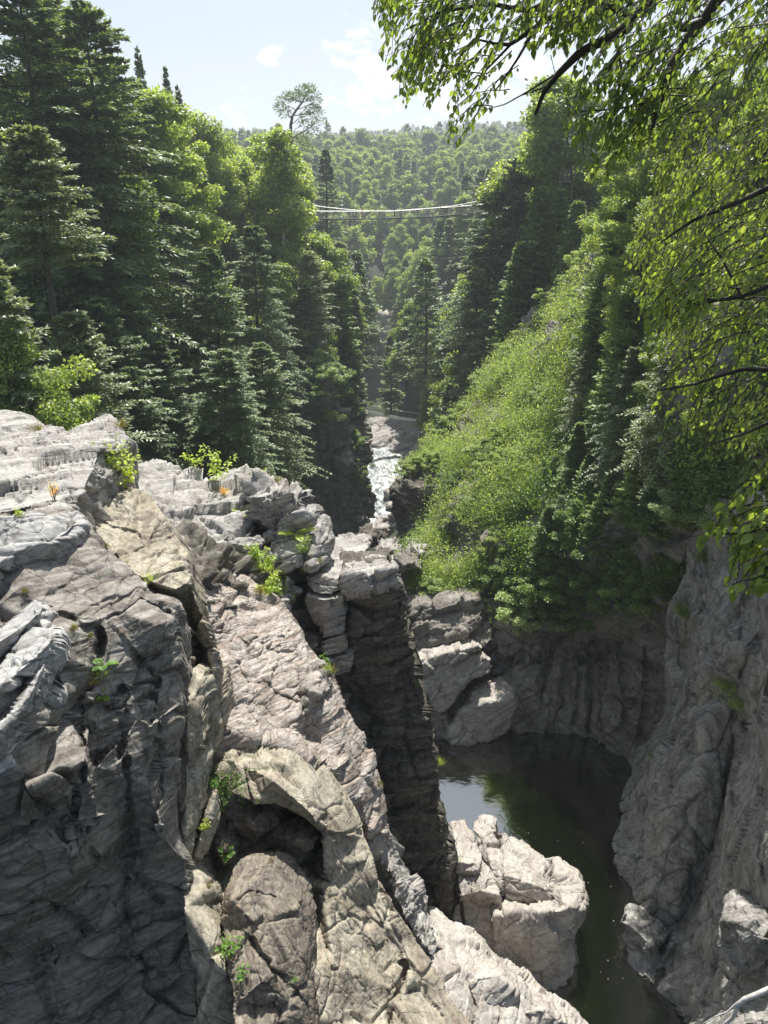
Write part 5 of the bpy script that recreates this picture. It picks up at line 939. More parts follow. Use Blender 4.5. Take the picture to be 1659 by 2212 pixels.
by_tip('ced_near', 'cedar_tree', 125, 690, 44, 'dark cedar behind the sunny left edge hemlock', v=0, H=11, wide=1.2)
for k, (x, y, Y, kd, H, w, lb) in enumerate([(610, 560, 88, 'bir_mid', 13, 1.1, 'leafy birch above the cliff, below the big birch'), (655, 610, 88, 'hem_mid', 11, 1.1, 'lit hemlock on the cliff brow, the middle one'), (700, 560, 96, 'bir_mid', 13, .9, 'pale leafy tree on the cliff point above the gap'),
     (735, 590, 98, 'ced_mid', 12, 1.2, 'slender cedar on the cliff point'), (765, 620, 104, 'hem_mid', 11, .9, 'ragged hemlock leaning over the gap at the cliff point'), (590, 650, 80, 'hem_near', 11, 1.2, 'bright hemlock at the upper left of the cliff'),
     (640, 700, 86, 'ced_mid', 8, 1.3, 'small cedar on the cliff ledge'), (690, 690, 90, 'dec_mid', 8, 1.3, 'round leafy bush tree topping the cliff'), (740, 700, 98, 'hem_mid', 9, 1.2, 'hemlock draping the right shoulder of the cliff'), (770, 760, 105, 'ced_mid', 8, 1.1, 'hanging cedar on the far right shoulder of the cliff')]):
    by_tip(kd, {'b': 'birch_tree', 'h': 'hemlock_tree', 'c': 'cedar_tree', 'd': 'broadleaf_tree'}[kd[0]], x, y, Y, lb, H=H, wide=w, v=k)
# hand placed, right bank
by_tip('dec_mid', 'broadleaf_tree', 1128, 240, 92, 'tall leafy tree rising to the skyline under the overhanging branch', v=1, H=15, wide=1.15, mat=L_dec2)
by_tip('dec_mid', 'broadleaf_tree', 1262, 150, 84, 'big leafy tree right of the skyline tree, behind the branch', v=2, H=16, wide=1.2, mat=L_dec2)
by_tip('hem_near', 'hemlock_tree', 1065, 400, 92, 'big dark hemlock right of the high bridge end', v=0, H=21, wide=1.2)
by_tip('hem_near', 'hemlock_tree', 1130, 330, 90, 'dark hemlock above the cedar group on the right slope', v=2, H=20, wide=1.2)
by_tip('ced_near', 'cedar_tree', 1172, 398, 80, 'pointed green cedar just left of the wooden platform', v=0, H=14, wide=1.0)
by_tip('ced_near', 'cedar_tree', 1215, 405, 79, 'cedar directly below the wooden platform', v=1, H=12, wide=1.1)
by_tip('ced_near', 'cedar_tree', 1255, 430, 74, 'cedar right of the wooden platform above the crag', v=0, H=11, wide=1.1)
by_tip('ced_near', 'cedar_tree', 1130, 520, 80, 'cedar leaning out of the shade above the grassy ridge', v=1, H=12, wide=1.2)
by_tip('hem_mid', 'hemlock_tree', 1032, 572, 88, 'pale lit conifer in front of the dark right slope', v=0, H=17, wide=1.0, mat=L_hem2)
by_tip('hem_mid', 'hemlock_tree', 925, 552, 118, 'conifer standing left of the pale lit one on the right slope', v=1, H=19, wide=1.0)
by_tip('dec_mid', 'broadleaf_tree', 880, 640, 138, 'light leafy tree at the left foot of the right slope', v=0, H=17, wide=.9)
by_tip('ced_mid', 'cedar_tree', 845, 720, 148, 'slim cedar closest to the gap over the low bridge', v=1, H=16, wide=.9)
by_tip('hem_mid', 'hemlock_tree', 1085, 620, 84, 'shaded hemlock just behind the grassy brow', v=0, H=14, wide=1.1)

# twisted pine
def pine():
    rs = np.random.RandomState(4); cr_, wd = Acc(), Acc(); Y = 118
    b = np.array(P(640, 330, Y)); pts = np.array([P(x, y, Y+d) for x, y, d in ((640, 420, 0), (634, 350, 0), (628, 300, 0), (628, 270, .3), (632, 250, .6), (640, 238, 1.0), (652, 222, 1.2), (662, 205, 1))]); tube(wd, pts, .30, .08, 8)
    ends = [(612, 215), (606, 232), (640, 205), (655, 195), (667, 190), (676, 205), (680, 218), (674, 235), (685, 240), (664, 250), (660, 268), (672, 282), (650, 212), (625, 208), (690, 262), (655, 300), (668, 318), (615, 245)]
    for x, y in ends:
        s = pts[min(7, max(2, int(7-(y-200)/16)))] if y < 262 else pts[2]
        e = np.array(P(x, y, Y+rs.uniform(-1.5, 1.5))); tube(wd, [s, (s+e)/2+rs.normal(0, .2, 3), e], .07, .03, 4)
        n = 150; u = nrm(rs.normal(0, 1, (n, 3))); pos = e+u*(rs.rand(n)**.4*np.array((1.05)))[:, None]*np.array((1, 1, .5)); cr_.add(*inst(DIA, DIAF, pos, u+np.array((0, 0, .4)), rs.normal(0, 1, (n, 3)), np.array([(.12, .34, .3)]*n)))
    org = b.copy(); org[2] = pts[:, 2].min()
    r = empty('pine_tree', org.tolist()); tag(r, 'lone twisted pine with a forked bare trunk standing above the left skyline', 'tree')
    for a, nm, m in ((wd, 'trunk', M_bark), (cr_, 'crown', L_spr)):
        a.V = [v-org for v in a.V]; a.mesh(nm, m, nm == 'trunk', r)
pine()

# fill: woods on both sides, each tree its own
rsF = np.random.RandomState(12); nfill = {}
def keep_out(x, ytip, ybase, Y):
    if x < 120 and Y < 60 and ytip > 180: return True
    if 772 < x < 838 and ybase > 700 and Y < 226: return True
    if 780 < x < 960 and ybase > 800 and Y < 105: return True
    if 600 < x < 840 and ybase > 830 and Y < 112: return True
    if Y < 139 and 650 < x < 1010 and ytip < 500: return True       # open air around the high bridge
    if Y < 190 and 790 < x < 945 and ybase > 893: return True
    return False
def fill(x0, x1, y0, y1, step, kinds, hr, group, labels):
    n = 0
    for Yc in np.arange(y0, y1, step):
        row = int(round((Yc-y0)/step)) % 2
        for Xc in np.arange(x0, x1, step):
            X = Xc+row*step*.5+rsF.uniform(-.45, .45)*step; Y = Yc+rsF.uniform(-.45, .45)*step
            if Y < 46 and X > -14: continue
            z = float(terrain(X, Y)[0]); zz = [float(terrain(X+1.5, Y)[0]), float(terrain(X-1.5, Y)[0])]
            if z < -59: continue
            H = rsF.uniform(*hr)
            if abs(zz[0]-zz[1]) > 7: H *= .7
            xt, yt = proj(X, Y, z+H); xb, yb = proj(X, Y, z)
            if xt < -110 or xt > 1500 or yb < 100: continue
            sk = np.interp(xt, *zip(*SKY))
            if yt < sk+8: H -= (sk+14-yt)*Y/F0; yt = sk+14
            if Y > 140 and not 600 < xt < (1130 if Y > 205 else 1300): continue
            if H < 6 or keep_out(xt, yt, yb, Y): continue
            kd = kinds[rsF.randint(len(kinds))]
            if X < 0 and Y < 58 and kd[:3] in ('dec', 'bir'): kd = 'hem_near'
            nm = {'h': 'hemlock_tree', 's': 'spruce_tree', 'c': 'cedar_tree', 'd': 'broadleaf_tree', 'b': 'birch_tree'}[kd[0]] if kd != 'con_far' else 'conifer_tree'
            lab = labels[0 if nm in ('hemlock_tree', 'spruce_tree', 'cedar_tree', 'conifer_tree') else 1]
            if kd != 'con_far' and kd != 'dec_far': lab = lab.replace('conifer', nm.split('_')[0]).replace('leafy tree', 'birch' if nm[0] == 'b' and nm[1] == 'i' else 'leafy tree')
            tier = 'high on' if yt < 430 else ('midway down' if yt < 640 else 'low on')
            if Y < 112 and X < 0: lab = lab.replace('in the packed stand on', tier).replace('in the mixed wood of', tier)+(' near the frame edge' if xt < 140 else ' over the big tilted boulder' if xt < 290 else ' over the crest outcrop' if xt < 480 else ' left of the cliff' if xt < 600 else ' by the cliff')
            elif Y < 215: lab = lab.replace(' beside and under the high bridge', '').replace('in the mixed wood of', 'in').replace('in the shaded wood behind', 'behind')+', '+tier.replace(' on', '').replace(' down', '')+(', nearer the bridge' if abs(xt-850) < 220 else ', farther from the bridge')
            else: lab = lab.replace(' beyond the high bridge', '')+(', above the high bridge' if yt < 440 else ', below the high bridge')+(' at its left' if xt < 780 else ' at its middle' if xt < 920 else ' at its right')
            tree(kd, nm, (X, Y, z-.3), H, lab if 1 else labels[0 if nm in ('hemlock_tree', 'spruce_tree', 'cedar_tree', 'conifer_tree') else 1], group=group[0 if nm in ('hemlock_tree', 'spruce_tree', 'cedar_tree', 'conifer_tree') else 1], wide=rsF.uniform(.9, 1.2)); n += 1
    return n
c = []
c.append(fill(-46, -9, 44, 84, 4.6, ['hem_near', 'hem_near', 'hem_grey', 'hem_grey', 'dec_mid', 'bir_mid'], (11, 18), ('dark conifers packed on the left slope', 'leafy trees on the left slope'), ('dark conifer in the packed stand on the near left slope', 'leafy tree in the packed stand on the near left slope')))
c.append(fill(-62, -8, 84, 140, 6.6, ['hem_mid', 'dec_mid', 'bir_mid', 'bir_mid', 'spr_mid'], (12, 17), ('conifers of the farther left slope', 'leafy trees of the farther left slope'), ('conifer in the mixed wood of the farther left slope', 'leafy tree in the mixed wood of the farther left slope')))
c.append(fill(8, 44, 84, 112, 5.6, ['hem_grey', 'hem_mid', 'ced_mid', 'ced_near', 'bir_mid', 'bir_mid'], (13, 18), ('conifers behind the right ridge', 'leafy trees behind the right ridge'), ('conifer in the shaded wood behind the grassy right ridge', 'leafy tree in the shaded wood behind the grassy right ridge')))
c.append(fill(2, 74, 110, 204, 6.4, ['hem_mid', 'hem_mid', 'ced_mid', 'dec_mid', 'dec_mid', 'bir_mid'], (13, 18), ('conifers of the farther right slope', 'leafy trees of the farther right slope'), ('conifer on the farther right slope beside and under the high bridge', 'leafy tree on the farther right slope beside and under the high bridge')))
c.append(fill(-84, -6, 146, 215, 9.5, ['dec_far', 'con_far'], (12, 16), ('conifers behind the left end of the high bridge', 'leafy trees behind the left end of the high bridge'), ('distant conifer left of the high bridge', 'distant leafy tree left of the high bridge')))
c.append(fill(-60, 90, 214, 425, 8.6, ['dec_far', 'dec_mid', 'con_far', 'dec_mid', 'bir_mid'], (12, 17), ('conifers up the valley', 'leafy trees up the valley'), ('distant conifer up the valley beyond the high bridge', 'distant leafy tree up the valley beyond the high bridge')))
print('fill', c)
# the wooded spur behind the low footbridge, its ground and its ranks of trees
SPUR = [(842, 890, 203), (836, 800, 209), (842, 740, 214), (866, 680, 219), (905, 610, 224), (960, 540, 228), (1040, 470, 226), (1110, 430, 205), (1150, 640, 140), (1100, 860, 128), (1000, 897, 165), (940, 897, 192)]
Vs, Ts, _ = sheet([(x, y+22, Y) for x, y, Y in SPUR], sp=6); tag(mesh_np('hillside', Vs, Ts, M_soil, True), 'steep wooded spur rising behind the low footbridge', kind='structure')
rq = np.random.RandomState(77); tiers = [(885, 880, 950), (815, 862, 960), (745, 856, 1070), (680, 876, 1080), (615, 915, 1090), (560, 958, 1095), (515, 1005, 1100)]
RK = ['the lowest rank', 'second rank from the bottom', 'third rank from the bottom', 'the middle rank', 'third rank from the top', 'second rank from the top', 'the topmost rank']
for ti, (yb, xa, xb) in enumerate(tiers):
    for x in np.arange(xa, xb, 27):
        x = x+rq.uniform(-6, 6); kd = ['hem_mid', 'hem_mid', 'ced_mid', 'ced_mid', 'dec_mid', 'bir_mid', 'hem_grey'][rq.randint(7)]
        Y = (213+ti if ti < 2 else 206-(x-845)*.30+ti*5); p = P(x, yb+rq.uniform(-12, 12)+(12 if ti else 0), Y); H = rq.uniform(12.5, 18)*(.55+.45*Y/200)*(.8 if ti == 0 else 1)
        xt, yt = proj(p[0], p[1], p[2]+H)
        nm = {'h': 'hemlock_tree', 'c': 'cedar_tree', 'd': 'broadleaf_tree', 'b': 'birch_tree'}[kd[0]]
        tree(kd, nm, p, H, f"{nm.split('_')[0].replace('broadleaf', 'leafy tree')} on the spur over the low bridge, {RK[ti]}"+(', left part' if x < xa+80 else ', right part'), group='trees on the spur over the low footbridge', wide=rq.uniform(1.0, 1.3))
for k, (x, y, Y, H, kd, lb) in enumerate([(610, 830, 84, 4, 'bush_near', 'bush on the upper left ledge of the cliff'), (655, 860, 84, 3.5, 'bush_near', 'bush on the cliff below the small cedar'), (690, 825, 86, 4.5, 'bush_pale', 'pale bush on the top ledge of the cliff'), (728, 850, 92, 3.2, 'bush_near', 'big bush spilling over the cliff top'),
    (752, 880, 97, 3, 'bush_near', 'bush spilling down the right shoulder of the cliff'), (772, 935, 102, 2.2, 'bush_near', 'lowest bush draping the right shoulder of the cliff'), (745, 960, 93, 3.5, 'bush_near', 'bush hanging midway down the cliff face'), (757, 1020, 93, 3, 'bush_near', 'small bush low on the cliff face'),
    (768, 840, 102, 5, 'ced_mid', 'short cedar on the upper right shoulder of the cliff'), (705, 905, 86, 2.5, 'bush_pale', 'pale tuft of bush in the middle of the cliff'), (655, 960, 83, 3.0, 'bush_near', 'dark bush at the left foot of the cliff'), (772, 1045, 97, 2.5, 'bush_near', 'lowest small bush near the cliff foot')]):
    p = P(x, y+14, Y-1.5); tree(kd, 'shrub' if kd != 'ced_mid' else 'cedar_tree', p, H, lb, 'shrub' if kd != 'ced_mid' else 'tree', wide=1.25)
for k, (x, y, Y, H, w) in enumerate([(878, 1012, 58.5, .9, 1.5), (900, 1003, 58.6, 1.2, 1.4), (922, 997, 58.8, 1.3, 1.4), (948, 995, 58.5, 1.3, 1.4), (930, 1035, 56, .8, 1.3)]):
    tree('bush_near', 'shrub', P(x, y+12, Y), H, ['grassy tuft of leaves at the left end of the cap on the dark square boulder', 'second leafy tuft from the left on the dark square boulder', 'highest leafy tuft on top of the dark square boulder', 'leafy tuft at the right end of the dark square boulder', 'small leafy tuft hanging on the face of the dark square boulder'][k], 'shrub', wide=w, mat=MAT_RO)
for k, (x, yt, Y, H, kd, lb) in enumerate([(700, 500, 112, 12, 'bir_mid', 'leafy birch under the left end of the high bridge'), (690, 500, 100, 13, 'dec_mid', 'light leafy tree below the bridge end above the cliff'), (735, 520, 112, 13, 'hem_grey', 'grey green hemlock at the edge of the gap under the bridge'), (770, 540, 118, 13, 'hem_mid', 'hemlock deepest in the gap under the high bridge'),
    (665, 540, 90, 13, 'hem_grey', 'grey green hemlock above the small cliff cedar'), (755, 640, 104, 11, 'bir_mid', 'leafy birch leaning from the cliff point'), (790, 620, 130, 14, 'hem_mid', 'dark hemlock filling the notch beyond the cliff point')]):
    by_tip(kd, {'b': 'birch_tree', 'd': 'broadleaf_tree', 'h': 'hemlock_tree'}[kd[0]], x, yt, Y, lb, H=H, wide=1.15)

# the far-off wood
def far_wood():
    rs = np.random.RandomState(8); acc = Acc(); pr = []
    for k in range(5):
        if k < 3:
            cc, ww = decid(90+k, 14, 3.8, 7, 26, 1.5, lob=.24)
        else: cc, ww = conifer(94+k, 16, 3.0, 30, 5, 1.7, 1.0, clear=.03, k2=1)
        pr.append(cc.arr())
    pts = []
    for y0, y1, st in ((425, 520, 10.5), (520, 800, 13), (800, 1120, 15)):
        for Y in np.arange(y0, y1, st):
            for X in np.arange(-.42*Y, .30*Y, st): pts.append((X+rs.uniform(-.45, .45)*st, Y+rs.uniform(-.45, .45)*st))
    pts = np.array(pts); z = terrain(pts[:, 0], pts[:, 1]); n = len(pts); kd = rs.choice(5, n, p=[.27, .27, .22, .12, .12])
    for k in range(5):
        m = kd == k; Vp, Fp = pr[k]; q = m.sum(); a = rs.rand(q)*6.28; s = rs.uniform(.55, 1.35, q)
        ca, sa = np.cos(a), np.sin(a)
        V = np.stack([(Vp[None, :, 0]*ca[:, None]-Vp[None, :, 1]*sa[:, None])*s[:, None]+pts[m, 0, None], (Vp[None, :, 0]*sa[:, None]+Vp[None, :, 1]*ca[:, None])*s[:, None]+pts[m, 1, None], Vp[None, :, 2]*s[:, None]+z[m, None]], 2)
        for f in Fp: acc.add(V.reshape(-1, 3), (f[None]+(np.arange(q)*len(Vp))[:, None, None]).reshape(-1, f.shape[1])) if f is Fp[0] else None
    M = leaf_mat('far_wood_leaves', (0.05, 0.08, 0.04), (0.17, 0.20, 0.085), 0.3, 0.5, 0.0, 0.07)
    tag(acc.mesh('far_forest', M), 'mass of mixed trees covering the distant hills', kind='stuff'); print('far', n)
far_wood()
# ------------------------------------------------------------------ greenery on the right hillside
def hill(px, py):
    d = (HPX[:, 0]-px)**2+(HPX[:, 1]-py)**2; k = int(np.argmin(d)); return HV[k]
HN = vnormals(HV, HT); HN *= np.sign(-(HV*HN).sum(1))[:, None]
ZA = [(1262, 545), (1165, 690), (1060, 800), (1000, 880), (880, 995), (868, 1030), (905, 1045), (960, 1040), (935, 1130), (925, 1180), (880, 1215), (885, 1300), (1000, 1285), (1060, 1260), (1085, 1150), (1160, 1020), (1245, 860), (1300, 720), (1310, 600)]
BARE = [(960, 1165), (1010, 1120), (1050, 1130), (1062, 1190), (1040, 1225), (985, 1230), (955, 1205)]
def hill_points(n, rs, poly=None, inv=False, extra=None):
    a, b, c = HV[HT[:, 0]], HV[HT[:, 1]], HV[HT[:, 2]]
    ar = np.linalg.norm(np.cross(b-a, c-a), axis=1); q = HPX[HT].mean(1)
    w = np.minimum(ar, np.percentile(ar, 92))**.6
    if poly is not None:
        m = in_poly(q[:, 0], q[:, 1], poly); w = w*(~m if inv else m)
    w = w*~in_poly(q[:, 0], q[:, 1], BARE)*np.clip(1.0+2.2*fbm(np.stack([q[:, 0]/60, q[:, 1]/45, 0*q[:, 0]], 1), 2), .03, 2)
    if extra is not None: w = w*extra(q[:, 0], q[:, 1])
    k = rs.choice(len(HT), n, p=w/w.sum()); r1 = np.sqrt(rs.rand(n))[:, None]; r2 = rs.rand(n)[:, None]
    return a[k]*(1-r1)+b[k]*r1*(1-r2)+c[k]*r1*r2, HN[HT[k, 0]], q[k]
def cover(name, label, mat, n, per, hgt, lw, ll, seed, poly=None, inv=False, spread=.3, upright=.6, extra=None, mat2=None, n2=0):
    rs = np.random.RandomState(seed); p, nn, q = hill_points(n, rs, poly, inv, extra)
    clump = fbm(p/2.2+seed, 3); hh = hgt*(0.75+.5*np.clip(clump+.3, 0, 1.4))*rs.uniform(.7, 1.3, n)
    k = np.repeat(np.arange(n), per); N_ = len(k); t = rs.rand(N_)**.7
    up = nrm(np.array((0, 0, 1.))+nn[k]*.45); pos = p[k] - nn[k]*.1 + up*(hh[k]*t)[:, None] + rs.normal(0, spread*.5, (N_, 3))*(.4+t[:, None])
    D = up*upright + rs.normal(0, 1, (N_, 3))*(1-upright)
    s = rs.uniform(.6, 1.35, N_); acc = Acc(); acc.add(*inst(DIA, DIAF, pos, D, rs.normal(0, 1, (N_, 3))+(0, 0, .8), np.stack([s*lw, s*ll, s*ll], 1)))
    tag(acc.mesh(name, mat), label, kind='stuff')
    if n2:
        j = rs.choice(n, n2, p=np.clip(fbm(p/1.5, 2)+.1, .001, 1)/np.clip(fbm(p/1.5, 2)+.1, .001, 1).sum()); kk = np.repeat(j, 7); M_ = len(kk)
        up2 = nrm(np.array((0, 0, 1.))+nn[kk]*.3); pos = p[kk]+up2*(hh[kk]*rs.uniform(.95, 1.25, M_))[:, None]+rs.normal(0, .09, (M_, 3)); a2 = Acc()
        a2.add(*inst(DIA, DIAF, pos, rs.normal(0, 1, (M_, 3))+(0, 0, .6), rs.normal(0, 1, (M_, 3)), np.stack([np.full(M_, .05)]*1+[np.full(M_, .11)]*2, 1)))
        tag(a2.mesh('goldenrod_flowers', mat2), 'yellow goldenrod blooms over the sunny hillside', kind='stuff')
L_gr = leaf_mat('meadow_blades', (0.14, 0.19, 0.06), (0.22, 0.265, 0.085), 0.4, 0.5, 0.0, 0.7, c3=(0.34, 0.27, 0.12))
L_ro = MAT_RO
M_fl = plain_mat('goldenrod_yellow', (0.60, 0.50, 0.05), .7, .15)
cover('grass', 'sunlit tall grass over the hillside brow', L_gr, 4200, 9, .45, .035, .42, 1, ZA, spread=.3, upright=.85)
cover('goldenrod', 'bright yellow green goldenrod covering the sunny hillside', L_ro, 3200, 16, .62, .075, .19, 2, ZA, spread=.34, upright=.45, mat2=M_fl, n2=420)
cover('undergrowth', 'leafy undergrowth clothing the shaded part of the hillside', L_shr, 8500, 18, .75, .10, .18, 3, ZA, inv=True, spread=.45, upright=.3)

def clumps(name, label, mat, n, per, rmin, rmax, lw, ll, seed, poly, inv, hfac=.8):
    rs = np.random.RandomState(seed); p, nn, q = hill_points(n, rs, poly, inv); r = rs.uniform(rmin, rmax, n)**1.0
    k = np.repeat(np.arange(n), (per*(r/rmax)**1.6).astype(int)+20); N_ = len(k); u = nrm(rs.normal(0, 1, (N_, 3))+(0, -.25, .45)); lob = 1+.35*fbm(u*2.2+k[:, None]*1.7, 2)
    pos = p[k]+(0, 0, .1)+u*(r[k]*lob*rs.rand(N_)**.3)[:, None]*np.array((1.0, .8, hfac)); s = rs.uniform(.6, 1.35, N_); a = Acc()
    a.add(*inst(DIA, DIAF, pos, u*.5+rs.normal(0, .7, (N_, 3)), u+rs.normal(0, .5, (N_, 3))+(0, 0, .5), np.stack([s*lw, s*ll, s*ll], 1)))
    tag(a.mesh(name, mat), label, kind='stuff')
clumps('undergrowth', 'bright lumpy thicket on the sunny hillside', L_ro, 420, 620, .6, 2.1, .085, .17, 21, ZA, False, 1.0)
clumps('undergrowth', 'mid green bushes dotting the sunny hillside', L_shr, 130, 420, .5, 1.6, .085, .17, 25, ZA, False, 1.0)
clumps('undergrowth', 'pale leaved thicket mixed through the hillside', L_pale, 110, 300, .4, 1.1, .075, .14, 22, ZA, False)
clumps('undergrowth', 'green thicket of the shaded hillside', L_shr, 330, 420, .6, 1.5, .10, .18, 23, ZA, True)
clumps('undergrowth', 'yellow green thicket of the upper right hillside', L_dec2, 200, 420, .6, 1.5, .10, .18, 24, [(1250, 480), (1700, 200), (1700, 1000), (1480, 1050), (1300, 900), (1220, 820)], False)
def on_hill(kind, name, px, py, H, label, cat='shrub', group=None, wide=1.0, dY=0.0, v=None, sink=.3, mat=None):
    p = hill(px, py); n_ = np.array((0, -1, .3)); return tree(kind, name, (p[0], p[1]-dY, p[2]-sink), H, label, cat, group, wide=wide, v=v, mat=mat)
HAND = [('bush_pale', 1135, 1335, 2.6, 1.3, 'large pale silvery shrub above the end of the pool ledges'), ('bush_pale', 1040, 1265, 1.5, 1.3, 'small greyish shrub beside the goldenrod clump'), ('bush_near', 1090, 1250, 2.2, 1.2, 'bluish green bush behind the small greyish shrub'),
        ('bush_near', 1235, 1345, 2.0, 1.5, 'low wide bush hanging at the top of the shaded pool wall'), ('bush_near', 1180, 1280, 2.6, 1.2, 'dense green bush right of the silvery shrub'), ('bush_near', 1300, 1290, 2.8, 1.2, 'round dark bush over the middle of the pool wall'),
        ('bush_near', 1375, 1300, 2.6, 1.0, 'drooping bush in the corner between pool wall and right wall'), ('bush_near', 945, 1290, 1.9, 1.5, 'bushy goldenrod clump on the ledge right of the pinnacle'), ('bush_near', 1000, 1120, 1.6, 1.6, 'rounded yellow green bush on the lower grassy slope'),
        ('bush_near', 1000, 1055, 1.8, 1.5, 'bush with bare twigs behind the dark square boulder'), ('bush_near', 930, 1010, 1.0, 1.8, 'bushy grass cap growing on the dark square boulder'), ('bush_pale', 1115, 1010, 1.8, 1.3, 'pale shrub in the middle of the hillside'),
        ('bush_near', 1440, 1240, 2.2, 1.0, 'hanging bush at the edge of the right wall'), ('bush_near', 1500, 1290, 1.3, 1.2, 'small tufted bush clinging to the right wall'), ('bush_pale', 1180, 860, 1.6, 1.4, 'pale shrub high on the grassy slope'), ('bush_near', 1250, 1180, 3.0, 1.3, 'tall leafy bush above the low wide one')]
for kd, x, y, H, w, lb in HAND:
    on_hill(kd, 'shrub', x, y, H, lb, wide=w, mat=L_ro if ('goldenrod' in lb or 'yellow' in lb or 'cap' in lb) else None, dY=.3)
CED = [(1290, 800, 7, 'ced_near', 'tall cedar at the head of the grassy slope beside the crag'), (1330, 690, 8, 'ced_near', 'cedar behind and right of the crag'), (1345, 930, 8, 'ced_near', 'dark cedar right of the bright fir boughs'), (1240, 1060, 4.6, 'ced_near', 'dark cedar in the middle of the hillside'),
       (1300, 1180, 4.6, 'ced_near', 'dark cedar over the pool wall'), (1380, 1120, 5.8, 'ced_near', 'broad cedar left of the right wall top'), (1430, 1150, 5.4, 'ced_near', 'tall cedar touching the right wall top'), (1360, 1230, 4.0, 'ced_near', 'short cedar drooping over the shaded pool corner'),
       (1250, 930, 5.5, 'hem_near', 'small fir with bright layered boughs on the upper hillside'), (1340, 1050, 8, 'hem_near', 'fir with pale layered boughs above the dark cedars'), (1200, 1170, 3.2, 'hem_near', 'short fir beside the bushes of the lower hillside'), (1440, 1010, 9, 'hem_near', 'fir half hidden by the overhanging leaves'),
       (1480, 1120, 5, 'ced_near', 'cedar in the shade beside the top of the right wall')]
for x, y, H, kd, lb in CED:
    on_hill(kd, 'cedar_tree' if kd == 'ced_near' else 'fir_tree', x, y, H, lb, cat='tree', wide=1.25 if kd == 'ced_near' else 1.0, mat=L_hem2 if kd == 'hem_near' else None)
BRO = [(1340, 560, 7, 'bright leafy tree on the ridge right of the crag'), (1400, 640, 7, 'bright leafy tree below the ridge, left of the near leaves'), (1380, 780, 6.5, 'sunny leafy tree in the middle of the upper right hillside'), (1440, 860, 7, 'leafy tree half behind the overhanging leaves'),
       (1420, 480, 8, 'leafy tree behind the overhanging branch tips'), (1520, 560, 8, 'leafy tree at the back of the upper right corner'), (1520, 760, 7.5, 'leafy tree behind the middle of the near leaves'), (1560, 940, 7, 'leafy tree above the right wall near the frame edge'),
       (1620, 700, 8, 'leafy tree at the right frame edge behind the near leaves'), (1620, 460, 8, 'leafy tree filling the right edge below the corner'), (1640, 1000, 6, 'leafy tree over the right wall at the frame edge'), (1450, 360, 9, 'tall leafy tree topping the ridge at upper right'), (1560, 300, 9, 'tall leafy tree in the upper right corner')]
for x, y, H, lb in BRO: on_hill('dec_near', 'broadleaf_tree', x, y, H*(.62 if x > 1430 else 1), lb, cat='tree', wide=1.1, sink=.5)
RID = [(905, 985), (945, 945), (985, 905), (1015, 862), (1045, 820), (1078, 785), (1110, 755), (1142, 715), (1172, 672), (1205, 628), (1232, 592), (1255, 555)]
for k, (x, y) in enumerate(RID):
    on_hill('bush_near' if k % 4 else 'bush_pale', 'shrub', x+8, y+10, 1.6+.9*((k*7) % 5)/5, 'bush breaking the skyline of the grassy ridge, '+['the lowest one', 'second from its lower end', 'third from its lower end', 'fourth from its lower end', 'fifth from its lower end', 'just below its middle', 'just above its middle', 'fifth from its upper end', 'fourth from its upper end', 'third from its upper end', 'second from its upper end', 'the highest one'][k], wide=1.5, mat=L_ro if k % 4 else None, sink=.5)
rs = np.random.RandomState(44); LN = 0
for k in range(60):
    p, nn, q = hill_points(1, rs, ZA, inv=True if k % 3 else False)
    x, y = q[0]
    if x > 1640 or y > 1330 or y < 330: continue
    kd = ['bush_near', 'bush_near', 'bush_pale', 'ced_near'][rs.randint(4)]
    if not k % 3 and kd == 'ced_near': kd = 'bush_near'
    p = p[0]; sunny = not k % 3
    tree(kd, 'shrub' if kd != 'ced_near' else 'cedar_tree', (p[0], p[1], p[2]-.25), rs.uniform(1.2, 2.4) if kd != 'ced_near' else rs.uniform(2.5, 4.5),
         {'bush_near': 'green bush among the hillside undergrowth', 'bush_pale': 'pale leaved bush among the hillside undergrowth', 'ced_near': 'small cedar among the hillside undergrowth'}[kd] if not sunny else ('leafy bush standing in the sunny goldenrod slope' if kd == 'bush_near' else 'pale leaved bush standing in the sunny goldenrod slope'),
         'shrub' if kd != 'ced_near' else 'tree', ('bushes of the hillside undergrowth' if kd != 'ced_near' else 'small cedars of the hillside') if not sunny else 'bushes of the sunny slope', wide=rs.uniform(1, 1.4), mat=L_ro if sunny and kd == 'bush_near' else None)

# ------------------------------------------------------------------ overhanging near trees
def px_in(poly, rs):
    xs = [p[0] for p in poly]; ys = [p[1] for p in poly]
    while True:
        x = rs.uniform(min(xs), max(xs)); y = rs.uniform(min(ys), max(ys))
        if in_poly(np.array([x]), np.array([y]), poly)[0]: return x, y
def sprays(poly, n, Y0, Y1, seed, leaf, L0=.35, dirx=-1.0, droop=-.25, per=13, skip=None):
    rs = np.random.RandomState(seed); out = []
    for k in range(n):
        x, y = px_in(poly, rs)
        if skip and in_poly(np.array([x]), np.array([y]), skip)[0] and rs.rand() < .8: continue
        Y = rs.uniform(Y0, Y1); tip = np.array(P(x, y, Y))
        d = np.array((dirx*rs.uniform(.4, 1.1), rs.normal(0, .5), rs.uniform(-.8, .15)))
        w = walk(rs, (0, 0, 0), d, L0*rs.uniform(.6, 1.7), 7, .14, droop*.6); w = w-w[-1]+tip
        out.append((w, leaf, per))
    return out
